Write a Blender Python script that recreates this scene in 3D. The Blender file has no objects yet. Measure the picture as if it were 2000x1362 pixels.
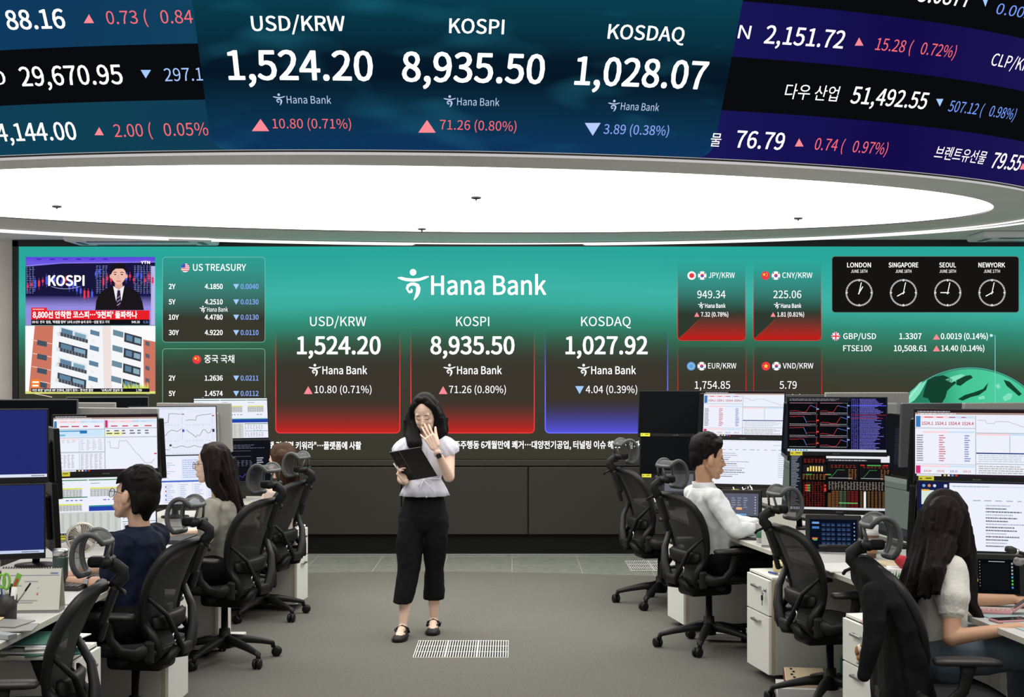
import bpy, bmesh, math, random, os
import numpy as np
from mathutils import Vector, Matrix, Quaternion

# ---------------------------------------------------------------- camera, world, exposure
SC = bpy.context.scene
COL = SC.collection
F, CX, HZ, CAMZ = 2778.0, 1000.0, 728.0, 1.76      # focal length in photo pixels, principal column, horizon row, eye height

cam_data = bpy.data.cameras.new('camera')
cam_data.sensor_width = 36.0
cam_data.lens = F * 36.0 / 2000.0
cam_data.shift_y = (HZ - 681.0) / 2000.0
cam_data.clip_start, cam_data.clip_end = 0.05, 100
cam = bpy.data.objects.new('camera', cam_data)
cam.location = (0, 0, CAMZ)
cam.rotation_euler = (math.pi / 2, 0, 0)
COL.objects.link(cam)
SC.camera = cam

world = bpy.data.worlds.new('room_ambient')
SC.world = world
world.use_nodes = True
wb = world.node_tree.nodes['Background']
wb.inputs[0].default_value = (1.0, 0.985, 0.96, 1)
wb.inputs[1].default_value = 0.55

def area_lamp(name, loc, size, power, target=None):
    d = bpy.data.lights.new(name, 'AREA')
    d.shape = 'RECTANGLE'; d.size, d.size_y = size; d.energy = power
    d.color = (1.0, 0.97, 0.93)
    o = bpy.data.objects.new(name, d); COL.objects.link(o)
    o.location = loc
    return o
# unseen fill lights added before the drum to brighten people and nearer desks
area_lamp('added_fill_light', (-2.2, 4.6, 5.2), (2.0, 3.0), 150)
area_lamp('added_fill_light.001', (2.6, 4.6, 5.2), (2.0, 3.0), 150)

SC.view_settings.view_transform = 'Standard'
SC.view_settings.look = 'None'
SC.view_settings.exposure = 0.0
SC.view_settings.gamma = 1.0
SC.view_settings.use_curve_mapping = False
SC.cycles.max_bounces = 6
SC.cycles.transparent_max_bounces = 16
SC.cycles.use_denoising = True

R = math.radians
def at(px, py, Y):
    return Vector(((px - CX) / F * Y, Y, CAMZ - (py - HZ) / F * Y))
def lin(c):
    c = c / 255.0
    return c / 12.92 if c <= 0.04045 else ((c + 0.055) / 1.055) ** 2.4
def rgb(r, g, b):
    return (lin(r), lin(g), lin(b), 1.0)

# ---------------------------------------------------------------- materials
MATS = {}
def mat(name, col, rough=0.5, metal=0.0, bump=0.0, bscale=200.0, var=0.0, vscale=4.0, spec=0.5, alpha=1.0, coat=0.0):
    """plain procedural surface: colour with optional noise variation and noise bump"""
    if name in MATS: return MATS[name]
    m = bpy.data.materials.new(name); m.use_nodes = True
    nt = m.node_tree; b = nt.nodes['Principled BSDF']
    b.inputs['Base Color'].default_value = col
    b.inputs['Roughness'].default_value = rough
    b.inputs['Metallic'].default_value = metal
    b.inputs['Specular IOR Level'].default_value = spec
    b.inputs['Alpha'].default_value = alpha
    if coat: b.inputs['Coat Weight'].default_value = coat
    tc = None
    if var or bump:
        tc = nt.nodes.new('ShaderNodeTexCoord')
    if var:
        n = nt.nodes.new('ShaderNodeTexNoise'); n.inputs['Scale'].default_value = vscale; n.inputs['Detail'].default_value = 6
        nt.links.new(tc.outputs['Object'], n.inputs['Vector'])
        r = nt.nodes.new('ShaderNodeValToRGB')
        r.color_ramp.elements[0].position = 0.3; r.color_ramp.elements[1].position = 0.7
        r.color_ramp.elements[0].color = tuple(max(0, c * (1 - var)) for c in col[:3]) + (1,)
        r.color_ramp.elements[1].color = tuple(min(1, c * (1 + var)) for c in col[:3]) + (1,)
        nt.links.new(n.outputs['Fac'], r.inputs['Fac'])
        nt.links.new(r.outputs['Color'], b.inputs['Base Color'])
    if bump:
        n2 = nt.nodes.new('ShaderNodeTexNoise'); n2.inputs['Scale'].default_value = bscale; n2.inputs['Detail'].default_value = 3
        nt.links.new(tc.outputs['Object'], n2.inputs['Vector'])
        bp = nt.nodes.new('ShaderNodeBump'); bp.inputs['Strength'].default_value = bump; bp.inputs['Distance'].default_value = 0.01
        nt.links.new(n2.outputs['Fac'], bp.inputs['Height'])
        nt.links.new(bp.outputs['Normal'], b.inputs['Normal'])
    MATS[name] = m
    return m
def glow(r, g, b, strength=1.0):
    """light-emitting display or lamp colour (sRGB 0-255)"""
    k = 'glow_%d_%d_%d_%g' % (r, g, b, strength)
    if k in MATS: return MATS[k]
    m = bpy.data.materials.new(k); m.use_nodes = True
    nt = m.node_tree; nt.nodes.clear()
    e = nt.nodes.new('ShaderNodeEmission'); o = nt.nodes.new('ShaderNodeOutputMaterial')
    e.inputs['Color'].default_value = rgb(r, g, b); e.inputs['Strength'].default_value = strength
    nt.links.new(e.outputs[0], o.inputs['Surface'])
    MATS[k] = m
    return m
def glow_ramp(name, stops, axis='Z', noise=0.0, nscale=1.5, sidelow=0.0):
    """display whose shown picture is a colour gradient along a world axis: stops = [(coord, (r,g,b)) ...] ascending"""
    m = bpy.data.materials.new(name); m.use_nodes = True
    nt = m.node_tree; nt.nodes.clear()
    e = nt.nodes.new('ShaderNodeEmission'); o = nt.nodes.new('ShaderNodeOutputMaterial')
    tc = nt.nodes.new('ShaderNodeTexCoord'); sp = nt.nodes.new('ShaderNodeSeparateXYZ')
    nt.links.new(tc.outputs['Object'], sp.inputs[0])
    src = sp.outputs[axis]
    if sidelow:
        ab = nt.nodes.new('ShaderNodeMath'); ab.operation = 'ABSOLUTE'; nt.links.new(sp.outputs['X'], ab.inputs[0])
        ma = nt.nodes.new('ShaderNodeMath'); ma.operation = 'MULTIPLY_ADD'; nt.links.new(ab.outputs[0], ma.inputs[0])
        ma.inputs[1].default_value = sidelow; nt.links.new(src, ma.inputs[2]); src = ma.outputs[0]
    if noise:
        n = nt.nodes.new('ShaderNodeTexNoise'); n.inputs['Scale'].default_value = nscale; n.inputs['Detail'].default_value = 2
        nt.links.new(tc.outputs['Object'], n.inputs['Vector'])
        ma = nt.nodes.new('ShaderNodeMath'); ma.operation = 'MULTIPLY_ADD'
        nt.links.new(n.outputs['Fac'], ma.inputs[0]); ma.inputs[1].default_value = noise
        nt.links.new(src, ma.inputs[2]); src = ma.outputs[0]
    mr = nt.nodes.new('ShaderNodeMapRange')
    a, b = stops[0][0], stops[-1][0]
    mr.inputs['From Min'].default_value = a; mr.inputs['From Max'].default_value = b
    nt.links.new(src, mr.inputs['Value'])
    r = nt.nodes.new('ShaderNodeValToRGB'); cr = r.color_ramp
    while len(cr.elements) < len(stops): cr.elements.new(0.5)
    for el, (p, c) in zip(cr.elements, stops):
        el.position = (p - a) / (b - a)
    for el, (p, c) in zip(cr.elements, stops):
        el.color = rgb(*c)
    nt.links.new(mr.outputs[0], r.inputs['Fac'])
    nt.links.new(r.outputs['Color'], e.inputs['Color'])
    nt.links.new(e.outputs[0], o.inputs['Surface'])
    return m
def glow_fade(name, col, z_full, z_none, power=1.0):
    """display graphic that fades out into the picture behind it"""
    m = bpy.data.materials.new(name); m.use_nodes = True
    nt = m.node_tree; nt.nodes.clear()
    e = nt.nodes.new('ShaderNodeEmission'); o = nt.nodes.new('ShaderNodeOutputMaterial'); t = nt.nodes.new('ShaderNodeBsdfTransparent')
    mx = nt.nodes.new('ShaderNodeMixShader')
    e.inputs['Color'].default_value = rgb(*col)
    tc = nt.nodes.new('ShaderNodeTexCoord'); sp = nt.nodes.new('ShaderNodeSeparateXYZ')
    nt.links.new(tc.outputs['Object'], sp.inputs[0])
    mr = nt.nodes.new('ShaderNodeMapRange')
    mr.inputs['From Min'].default_value = z_none; mr.inputs['From Max'].default_value = z_full
    nt.links.new(sp.outputs['Z'], mr.inputs['Value'])
    pw = nt.nodes.new('ShaderNodeMath'); pw.operation = 'POWER'; pw.inputs[1].default_value = power
    nt.links.new(mr.outputs[0], pw.inputs[0])
    nt.links.new(pw.outputs[0], mx.inputs[0]); nt.links.new(t.outputs[0], mx.inputs[1]); nt.links.new(e.outputs[0], mx.inputs[2])
    nt.links.new(mx.outputs[0], o.inputs['Surface'])
    return m

# ---------------------------------------------------------------- object helpers
def tag(o, label=None, cat=None, group=None, kind=None):
    if label: o['label'] = label
    if cat: o['category'] = cat
    if group: o['group'] = group
    if kind: o['kind'] = kind
    return o
def thing(name, label, cat, loc=(0, 0, 0), rz=0.0, group=None):
    o = bpy.data.objects.new(name, None); COL.objects.link(o)
    o.empty_display_size = 0.1
    o.location = loc; o.rotation_euler = (0, 0, rz)
    return tag(o, label, cat, group)
def copy_tree(o, parent=None):
    c = o.copy(); COL.objects.link(c)
    if parent is not None: c.parent = parent
    for ch in list(o.children): copy_tree(ch, c)
    return c

class MB:
    """collects shapes into one mesh (several material slots allowed)"""
    def __init__(s):
        s.v, s.f, s.mi, s.sm, s.mats = [], [], [], [], []
        s.M = Matrix.Identity(4)
    def mid(s, m):
        if m not in s.mats: s.mats.append(m)
        return s.mats.index(m)
    def add(s, vs, fs, m=None, smooth=False):
        k = len(s.v); i = s.mid(m) if m is not None else 0
        s.v += [tuple(s.M @ Vector(p)) for p in vs]
        for f in fs:
            s.f.append([k + j for j in f]); s.mi.append(i); s.sm.append(smooth)
        return s
    def bm(s, bm, m=None, smooth=False):
        bm.verts.index_update()
        s.add([v.co[:] for v in bm.verts], [[v.index for v in f.verts] for f in bm.faces], m, smooth)
        bm.free(); return s
    def box(s, c, size, m=None, rot=None, bev=0.0, seg=2, smooth=False):
        bm = bmesh.new(); bmesh.ops.create_cube(bm, size=1.0)
        bmesh.ops.scale(bm, vec=Vector(size), verts=bm.verts)
        if bev > 0:
            bmesh.ops.bevel(bm, geom=bm.edges[:], offset=min(bev, min(size) * 0.49), segments=seg, profile=0.5, affect='EDGES')
        if rot is not None: bmesh.ops.transform(bm, matrix=rot.to_4x4(), verts=bm.verts)
        bmesh.ops.translate(bm, vec=Vector(c), verts=bm.verts)
        return s.bm(bm, m, smooth)
    def tube(s, pts, r, m=None, seg=8, closed=False, flat=None, smooth=True):
        """swept round (or flattened) bar; r is a number or one per point; flat=(wide, thin) scales the two section axes; thin follows the curve's normal"""
        P = [Vector(p) for p in pts]; n = len(P)
        rs = r if isinstance(r, (list, tuple)) else [r] * n
        T = []
        for i in range(n):
            a = P[(i - 1) % n] if (closed or i > 0) else P[i]
            b = P[(i + 1) % n] if (closed or i < n - 1) else P[i]
            T.append((b - a).normalized())
        up = Vector((0, 0, 1)) if abs(T[0].z) < 0.9 else Vector((0, 1, 0))
        if flat and len(flat) > 2: up = Vector(flat[2])
        N = (up - T[0] * up.dot(T[0])).normalized()
        vs, fs = [], []
        for i in range(n):
            N = (N - T[i] * N.dot(T[i])).normalized()
            B = T[i].cross(N)
            fa, fb = (flat[0], flat[1]) if flat else (1, 1)
            for k in range(seg):
                a = 2 * math.pi * k / seg
                vs.append(P[i] + (B * math.cos(a) * fa + N * math.sin(a) * fb) * rs[i])
        for i in range(n if closed else n - 1):
            j = (i + 1) % n
            for k in range(seg):
                l = (k + 1) % seg
                fs.append((i * seg + k, i * seg + l, j * seg + l, j * seg + k))
        if not closed:
            fs.append(tuple(reversed(range(seg)))); fs.append(tuple(range((n - 1) * seg, n * seg)))
        return s.add(vs, fs, m, smooth)
    def lathe(s, prof, m=None, seg=24, c=(0, 0, 0), rot=None, smooth=True):
        """prof: [(radius, height)...] round the local z axis"""
        vs, fs = [], []
        n = len(prof)
        for (r, z) in prof:
            for k in range(seg):
                a = 2 * math.pi * k / seg
                p = Vector((r * math.cos(a), r * math.sin(a), z))
                if rot is not None: p = rot @ p
                vs.append(p + Vector(c))
        for i in range(n - 1):
            for k in range(seg):
                l = (k + 1) % seg
                fs.append((i * seg + k, i * seg + l, (i + 1) * seg + l, (i + 1) * seg + k))
        if prof[0][0] > 1e-6: fs.append(tuple(reversed(range(seg))))
        if prof[-1][0] > 1e-6: fs.append(tuple(range((n - 1) * seg, n * seg)))
        return s.add(vs, fs, m, smooth)
    def loft(s, rings, m=None, smooth=True, caps=True):
        """rings: lists of equal length of points"""
        n = len(rings[0]); vs = [p for r in rings for p in r]; fs = []
        for i in range(len(rings) - 1):
            for k in range(n):
                l = (k + 1) % n
                fs.append((i * n + k, i * n + l, (i + 1) * n + l, (i + 1) * n + k))
        if caps:
            fs.append(tuple(reversed(range(n)))); fs.append(tuple(range((len(rings) - 1) * n, len(rings) * n)))
        return s.add(vs, fs, m, smooth)
    def ell(s, c, r, m=None, rot=None, seg=16, smooth=True):
        bm = bmesh.new(); bmesh.ops.create_uvsphere(bm, u_segments=seg, v_segments=max(6, seg // 2 + 2), radius=1.0)
        M = Matrix.Diagonal((r[0], r[1], r[2])).to_4x4()
        if rot is not None: M = rot.to_4x4() @ M
        M = Matrix.Translation(Vector(c)) @ M
        bmesh.ops.transform(bm, matrix=M, verts=bm.verts)
        return s.bm(bm, m, smooth)
    def cap(s, a, b, ra, rb, m=None, seg=12, sq=1.0, side=None):
        """tapered limb with round ends; sq flattens it along the axis 'side'"""
        a, b = Vector(a), Vector(b); d = b - a; L = d.length
        z = d / L if L > 1e-6 else Vector((0, 0, 1))
        x = Vector(side) if side is not None else (Vector((0, 0, 1)) if abs(z.z) < .9 else Vector((1, 0, 0)))
        x = (x - z * x.dot(z)).normalized(); y = z.cross(x)
        rings = []
        for k in range(5):
            t = math.pi / 2 * (1 - k / 4.5)
            rings.append((-math.sin(t) * ra, math.cos(t) * ra))
        for k in range(5):
            t = math.pi / 2 * ((k + .5) / 4.5) 
            rings.append((L + math.sin(t) * rb, max(1e-4, math.cos(t) * rb)))
        rr = []
        for (h, r) in rings:
            rr.append([a + z * h + (x * math.cos(2 * math.pi * k / seg) * sq + y * math.sin(2 * math.pi * k / seg)) * r for k in range(seg)])
        return s.loft(rr, m)
    def mesh(s, name):
        me = bpy.data.meshes.new(name)
        me.from_pydata(s.v, [], s.f)
        me.polygons.foreach_set('material_index', s.mi)
        me.polygons.foreach_set('use_smooth', s.sm)
        for m in s.mats: me.materials.append(m)
        me.update()
        return me
    def build(s, name, parent=None, m=None, label=None, cat=None, group=None, kind=None, loc=None, rz=None):
        if m is not None and not s.mats: s.mats = [m]
        me = s.mesh(name)
        o = bpy.data.objects.new(name, me); COL.objects.link(o)
        if parent is not None: o.parent = parent
        if loc is not None: o.location = loc
        if rz is not None: o.rotation_euler = (0, 0, rz)
        return tag(o, label, cat, group, kind)
    def fused(s, name, voxel, parent=None, m=None, smooth=3, **kw):
        """one continuous skin grown over all the collected volumes"""
        me = bpy.data.meshes.new('vol'); me.from_pydata(s.v, [], s.f); me.update()
        o = bpy.data.objects.new('vol', me); COL.objects.link(o)
        rm = o.modifiers.new('r', 'REMESH'); rm.mode = 'VOXEL'; rm.voxel_size = voxel; rm.use_smooth_shade = True
        if smooth:
            sm = o.modifiers.new('s', 'SMOOTH'); sm.iterations = smooth; sm.factor = 0.5
        dg = bpy.context.evaluated_depsgraph_get()
        out = bpy.data.meshes.new_from_object(o.evaluated_get(dg))
        bpy.data.objects.remove(o); bpy.data.meshes.remove(me)
        out.name = name
        fold = kw.get('fold')
        if fold:                                                    # creases pressed into cloth
            amp, fr = fold
            from mathutils import noise as mn
            n_ = len(out.vertices); co = np.empty(n_ * 3, 'f'); nr = np.empty(n_ * 3, 'f')
            out.vertices.foreach_get('co', co); out.vertex_normals.foreach_get('vector', nr)
            co = co.reshape(-1, 3); nr = nr.reshape(-1, 3)
            dsp = np.array([(.5 - abs(mn.noise(Vector((p[0] * fr, p[1] * fr, p[2] * fr * .7)) + Vector((3.1, 1.7, .4)))) * 2) + .5 * (mn.noise(Vector(p * fr * 2.1))) for p in co])
            co += nr * (dsp * amp)[:, None]
            out.vertices.foreach_set('co', co.astype('f').ravel()); out.update()
        out.materials.clear()
        if m is not None: out.materials.append(m)
        r = bpy.data.objects.new(name, out); COL.objects.link(r)
        if parent is not None: r.parent = parent
        return tag(r, kw.get('label'), kw.get('cat'), kw.get('group'), kw.get('kind'))

# ---------------------------------------------------------------- lettering and display graphics
FONT = None
try:
    FONT = bpy.data.fonts.load(os.path.join(bpy.utils.system_resource('DATAFILES', path='fonts'), 'Noto Sans CJK Regular.woff2'))
except Exception:
    FONT = None
_tx = {}
FSC = 1.0
def glyphs(body, bold=0.0):
    k = (body, round(bold, 4))
    if k not in _tx:
        c = bpy.data.curves.new('lettering', 'FONT'); c.body = body; c.resolution_u = 3
        if FONT: c.font = FONT
        o = bpy.data.objects.new('lettering', c)
        me = o.to_mesh()
        vs = np.array([v.co[:2] for v in me.vertices]) if len(me.vertices) else np.zeros((1, 2))
        fs = [list(p.vertices) for p in me.polygons]
        o.to_mesh_clear(); bpy.data.objects.remove(o); bpy.data.curves.remove(c)
        if bold:                                                    # heavier strokes: overprinted with small offsets
            q = bold * FSC; n = len(vs); V, G = [], []
            for i, (dx, dy) in enumerate(((q, 0), (-q, 0), (q * .7, q * .7), (-q * .7, -q * .7), (q * .7, -q * .7), (-q * .7, q * .7))):
                V.append(vs + (dx, dy)); G += [[j + i * n for j in f] for f in fs]
            vs, fs = np.concatenate(V), G
        _tx[k] = (vs, fs)
    return _tx[k]
CAPH = glyphs('H')[0][:, 1].max()
FSC = CAPH / 0.73

class Canvas:
    """graphics laid on a display: fn(u, v, lift) gives the point of the display surface"""
    def __init__(s, fn, step=0.0004):
        s.fn, s.b, s.step = fn, MB(), step
    def raw(s, pts, faces, m, d):
        s.b.add([s.fn(u, v, d * s.step) for u, v in pts], faces, m)
    def poly(s, pts, m, d=1): s.raw(pts, [tuple(range(len(pts)))], m, d)
    def rect(s, x0, y0, x1, y1, m, d=1): s.poly([(x0, y0), (x1, y0), (x1, y1), (x0, y1)], m, d)
    def grid(s, x0, y0, x1, y1, nx, ny, m, d=0):
        pts = [(x0 + (x1 - x0) * i / nx, y0 + (y1 - y0) * j / ny) for j in range(ny + 1) for i in range(nx + 1)]
        fs = [(j * (nx + 1) + i, j * (nx + 1) + i + 1, (j + 1) * (nx + 1) + i + 1, (j + 1) * (nx + 1) + i) for j in range(ny) for i in range(nx)]
        s.raw(pts, fs, m, d)
    def circle(s, x, y, r, m, d=1, n=24, ry=None):
        ry = ry or r
        s.poly([(x + r * math.cos(2 * math.pi * k / n), y + ry * math.sin(2 * math.pi * k / n)) for k in range(n)], m, d)
    def line(s, pts, w, m, d=1, closed=False):
        """stroke of constant or per-point width"""
        n = len(pts); ws = w if isinstance(w, (list, tuple)) else [w] * n
        L, Rr = [], []
        for i in range(n):
            a = pts[(i - 1) % n] if (closed or i) else pts[i]
            b = pts[(i + 1) % n] if (closed or i < n - 1) else pts[i]
            dx, dy = b[0] - a[0], b[1] - a[1]; q = math.hypot(dx, dy) or 1
            nx, ny = -dy / q * ws[i] / 2, dx / q * ws[i] / 2
            L.append((pts[i][0] + nx, pts[i][1] + ny)); Rr.append((pts[i][0] - nx, pts[i][1] - ny))
        fs = [(i, (i + 1) % n, n + (i + 1) % n, n + i) for i in range(n if closed else n - 1)]
        s.raw(L + Rr, fs, m, d)
    def rrect(s, x0, y0, x1, y1, r, m=None, d=1, w=None):
        pts = []
        for (cx, cy, a0) in ((x1 - r, y1 - r, 0), (x0 + r, y1 - r, 90), (x0 + r, y0 + r, 180), (x1 - r, y0 + r, 270)):
            for k in range(6):
                a = R(a0 + 18 * k); pts.append((cx + r * math.cos(a), cy + r * math.sin(a)))
        if w: s.line(pts, w, m, d, closed=True)
        else: s.poly(pts, m, d)
    def tri(s, x0, y0, x1, y1, m, d=2, down=False):
        xm = (x0 + x1) / 2
        s.poly([(x0, y0), (x1, y0), (xm, y1)] if down else [(x0, y1), (x1, y1), (xm, y0)], m, d)
    def text(s, body, xl, xr, base, cap, m, d=2, bold=0.0, base_r=None, flip=-1, slant=0.0):
        """lettering from xl to xr on the given baseline; flip=-1 where v grows downwards"""
        vs, fs = glyphs(body, bold)
        x0, x1 = vs[:, 0].min(), vs[:, 0].max()
        br = base if base_r is None else base_r
        pts = []
        for (x, y) in vs:
            t = (x - x0) / (x1 - x0)
            pts.append((xl + (xr - xl) * t + slant * y * cap / CAPH, base + (br - base) * t + flip * y * cap / CAPH))
        s.raw(pts, fs, m, d)
    def dashes(s, x0, y0, x1, y1, rows, m, d=2, fill=0.6, rnd=random, colw=None, hh=0.45):
        """rows of small unreadable print"""
        h = (y1 - y0) / rows
        for i in range(rows):
            y = y0 + h * (i + .3)
            if colw:
                x = x0
                while x < x1 - colw * .5:
                    w = colw * (0.35 + 0.4 * rnd.random())
                    s.rect(x, y, x + w, y + h * hh, m, d); x += colw
            else:
                x = x0; xe = x0 + (x1 - x0) * (fill + (1 - fill) * rnd.random())
                while x < xe:
                    w = min((0.02 + .07 * rnd.random()) * (x1 - x0), xe - x)
                    s.rect(x, y, x + w, y + h * hh, m, d); x += w + (x1 - x0) * .012
    def build(s, name, parent=None, **k): return s.b.build(name, parent, **k)

WHITE = glow(255, 255, 255, 1.25)
PINK, SKYB = glow(255, 140, 150), glow(165, 205, 255)
REDT, BLUT = glow(250, 110, 120), glow(120, 160, 255)

def bank_logo(c, x, y, h, m, d=2):
    """the walking figure: x,y = left, top of the mark, h = its height"""
    w = h
    c.circle(x + .49 * w, y + .10 * h, .105 * h, m, d)
    up = [(0, .26), (.12, .245), (.3, .285), (.5, .30), (.7, .285), (.88, .225), (.99, .22)]
    lo = [(1.0, .25), (.88, .315), (.7, .375), (.5, .40), (.3, .385), (.12, .345), (.0, .285)]
    c.poly([(x + a * w, y + b * h) for a, b in up + lo], m, d)
    pts, ws = [], []
    for k in range(15):                                             # hooked bow, then the tail of the 9
        a = R(150 - 292 * k / 14 + 180)
    hook = [(.33, .70), (.30, .62), (.33, .53), (.42, .48), (.53, .475), (.63, .52), (.66, .62), (.645, .74), (.60, .86), (.52, .985)]
    hw = [.04, .085, .10, .10, .10, .12, .145, .13, .10, .02]
    curl = [(.33, .70), (.385, .735), (.44, .72), (.455, .665), (.42, .62)]
    c.line([(x + a * w, y + b * h) for a, b in hook], [q * h for q in hw], m, d)
    c.line([(x + a * w, y + b * h) for a, b in curl], [q * h for q in (.06, .085, .08, .06, .02)], m, d)
def bank_word(c, x0, x1, base, cap, m, d=2, bold=.012):
    """mark plus the bank's name from x0 to x1"""
    h = cap * 1.62
    bank_logo(c, x0, base - cap * 1.32, h, m, d)
    c.text('Hana Bank', x0 + h * 1.10, x1, base, cap, m, d, bold)
# ================================================================ the setting
YW = 13.68                                                          # plane of the big video wall
def zw(py): return CAMZ - (py - HZ) / F * YW
m_carpet = mat('carpet', (0.162, 0.158, 0.142, 1), 0.95, bump=0.5, bscale=420, var=0.14, vscale=70, spec=0.1)
def tile_material():
    m = mat('stone_tile', (0.215, 0.23, 0.198, 1), 0.45, bump=0.08, bscale=60, var=0.2, vscale=14)
    nt = m.node_tree; b = nt.nodes['Principled BSDF']
    src = b.inputs['Base Color'].links[0].from_socket
    tc = nt.nodes.new('ShaderNodeTexCoord'); br = nt.nodes.new('ShaderNodeTexBrick')
    br.offset = 0.0; br.inputs['Scale'].default_value = 1.0
    br.inputs['Brick Width'].default_value = 0.62; br.inputs['Row Height'].default_value = 0.62
    br.inputs['Mortar Size'].default_value = 0.004
    br.inputs['Mortar'].default_value = (0.42, 0.42, 0.38, 1)
    nt.links.new(tc.outputs['Object'], br.inputs['Vector'])
    nt.links.new(src, br.inputs['Color1']); nt.links.new(src, br.inputs['Color2'])
    nt.links.new(br.outputs['Color'], b.inputs['Base Color'])
    return m
fl = MB()
edge = [(x, 12.57 - .07 * (x + .75) ** 2) for x in [i * .3 for i in range(-20, 21)]]
fl.add([(-6, -1, 0), (6, -1, 0)] + [(x, y, 0) for x, y in reversed(edge)], [tuple(range(2 + len(edge)))], m_carpet)
fl.add([(-9, 9.4, -.003), (9, 9.4, -.003), (9, 13.8, -.003), (-9, 13.8, -.003)], [(0, 1, 2, 3)], tile_material())
fl.add([(-9, -1, -.004), (9, -1, -.004), (9, 9.4, -.004), (-9, 9.4, -.004)], [(0, 1, 2, 3)], m_carpet)
fl.build('floor', kind='structure')

m_taupe = mat('taupe_panel', rgb(42, 38, 33), 0.45, var=0.04, vscale=2)
m_black = mat('black_plinth', rgb(12, 13, 14), 0.5, spec=.15)
m_beige = mat('beige_wall', (0.90, 0.84, 0.80, 1), 0.7, var=0.05, vscale=3)
m_grey = mat('grey_soffit', (0.78, 0.79, 0.76, 1), 0.6, var=0.02, vscale=2)
m_white = mat('white_ceiling', (0.88, 0.88, 0.86, 1), 0.7)
m_frame = mat('screen_frame_black', (0.008, 0.008, 0.009, 1), 0.35)
m_steel = mat('brushed_steel', (0.55, 0.56, 0.55, 1), 0.35, metal=1.0)

w = MB()
w.box((0, 13.85, 1.6), (18, .1, 3.2), m_beige)
w.build('wall_back', kind='structure')
s = MB()
s.box((-6.6, 13.775, zw(790)), (4.0, .06, .008), m_frame)
s.build('trim_1', kind='structure')
# dado below the video wall: ledge, panels with joints, recessed plinth
d = MB()
zl, zp, zb = zw(912), zw(1045), 0.0
xs = [-4.95, -3.45, (784 - 1000) / F * YW, (1031.5 - 1000) / F * YW, 1.37, 2.6, 3.85, 5.1]
for a, b in zip(xs[:-1], xs[1:]):
    d.box(((a + b) / 2, 13.72, (zl + zp) / 2), (b - a - .012, .08, zl - zp - .008), m_taupe, bev=.004)
d.box((0, 13.76, (zl + zp) / 2), (10, .05, zl - zp), m_frame)
d.box((0, 13.72, (zw(897.5) + zw(911)) / 2), (10, .10, zw(897.5) - zw(911) - .01), m_taupe, bev=.004)
d.build('wall_dado', kind='structure')
k = MB(); k.box((0, 13.76, zp / 2), (10, .06, zp), m_black); k.build('baseboard_back', kind='structure')
k = MB(); k.box((0, 13.715, .006), (10, .02, .012), m_steel); k.build('trim_2', kind='structure')

# ---- the drum in the ceiling: two ovals
ZS = 3.0
def oval(c, a, b, rot):
    def f(th, grow=0.0):
        x, y = (a + grow) * math.cos(th), (b + grow) * math.sin(th)
        return Vector((c[0] + x * math.cos(rot) - y * math.sin(rot), c[1] + x * math.sin(rot) + y * math.cos(rot)))
    return f
LUM = oval((-.597, 10.585), 4.294, 2.040, R(7.3))
RIM = oval((-.633, 10.811), 4.782, 2.692, R(5.24))
NT = 160
TH = [2 * math.pi * i / NT for i in range(NT)]
c = MB()
lo = [(*LUM(t), ZS) for t in TH]; hi = [(*RIM(t), ZS) for t in TH]; up = [(*LUM(t), ZS + .02) for t in TH]
mid = [(*(LUM(t) * .45 + RIM(t) * .55), ZS) for t in TH]
fs = [(i, (i + 1) % NT, NT + (i + 1) % NT, NT + i) for i in range(NT)]
c.add(hi + lo, fs, m_grey); c.add(lo + up, fs, m_frame)
c.build('ceiling_soffit', kind='structure')
c = MB()
pts, out = [], []
cc = Vector((-.633, 10.811))
for i in range(-2, NT // 2 + 3):
    t = 2 * math.pi * i / NT; p = RIM(t, .02); dv = p - cc
    kx = ((9 if dv.x > 0 else -9) - cc.x) / dv.x if abs(dv.x) > 1e-6 else 1e9
    ky = (13.8 - cc.y) / dv.y if dv.y > 1e-6 else 1e9
    q = cc + dv * min(kx, ky)
    pts.append((p.x, p.y, ZS + .035)); out.append((q.x, q.y, ZS + .035))
n = len(pts)
c.add(pts + out, [(i, n + i, n + i + 1, i + 1) for i in range(n - 1)], m_white)
c.build('ceiling', kind='structure')

lum = MB()
lum.add([(*LUM(t), ZS + .012) for t in TH], [tuple(range(NT))], glow(255, 252, 244, 3.9))
lum.build('luminous_ceiling', label='huge oval glowing white light panel filling the underside of the ceiling drum', cat='ceiling light')
for i, (gr, lb) in enumerate(((.02, 'thin curved line of light nearer the glowing oval ceiling panel'), (.17, 'thin curved line of light on the ceiling nearer the big screen wall'))):
    L = MB()
    P = [(*RIM(2 * math.pi * k / NT, gr), ZS - .012) for k in range(-4, NT // 2 + 5)]
    L.tube(P, .0075, glow(255, 252, 246, 1.35), seg=6)
    L.build('linear_light', label=lb, cat='light strip', group='light lines round the ceiling drum')
m_sprk = mat('sprinkler_grey', (.05, .05, .05, 1), .5)
m_chrome = mat('chrome', (0.6, 0.6, 0.6, 1), 0.2, metal=1)
for (px, py, lb) in ((111, 405, 'sprinkler head hanging at the left end of the glowing ceiling'), (930, 388, 'sprinkler head in the middle of the glowing ceiling'),
                     (824, 449, 'sprinkler head near the rear rim of the glowing ceiling above the logo'), (1559, 428, 'sprinkler head at the right part of the glowing ceiling')):
    Y = F * (ZS - .0 - CAMZ) / (HZ - py)
    o = MB()
    o.lathe([(.036, .012), (.037, .002), (.030, -.002), (.007, -.003), (.006, -.011), (.010, -.012), (.010, -.014), (.001, -.0145)], m_sprk, 18)
    o.build('sprinkler_head', label=lb, cat='sprinkler', group='ceiling sprinklers', loc=((px - CX) / F * Y, Y, ZS - .0))
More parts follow.
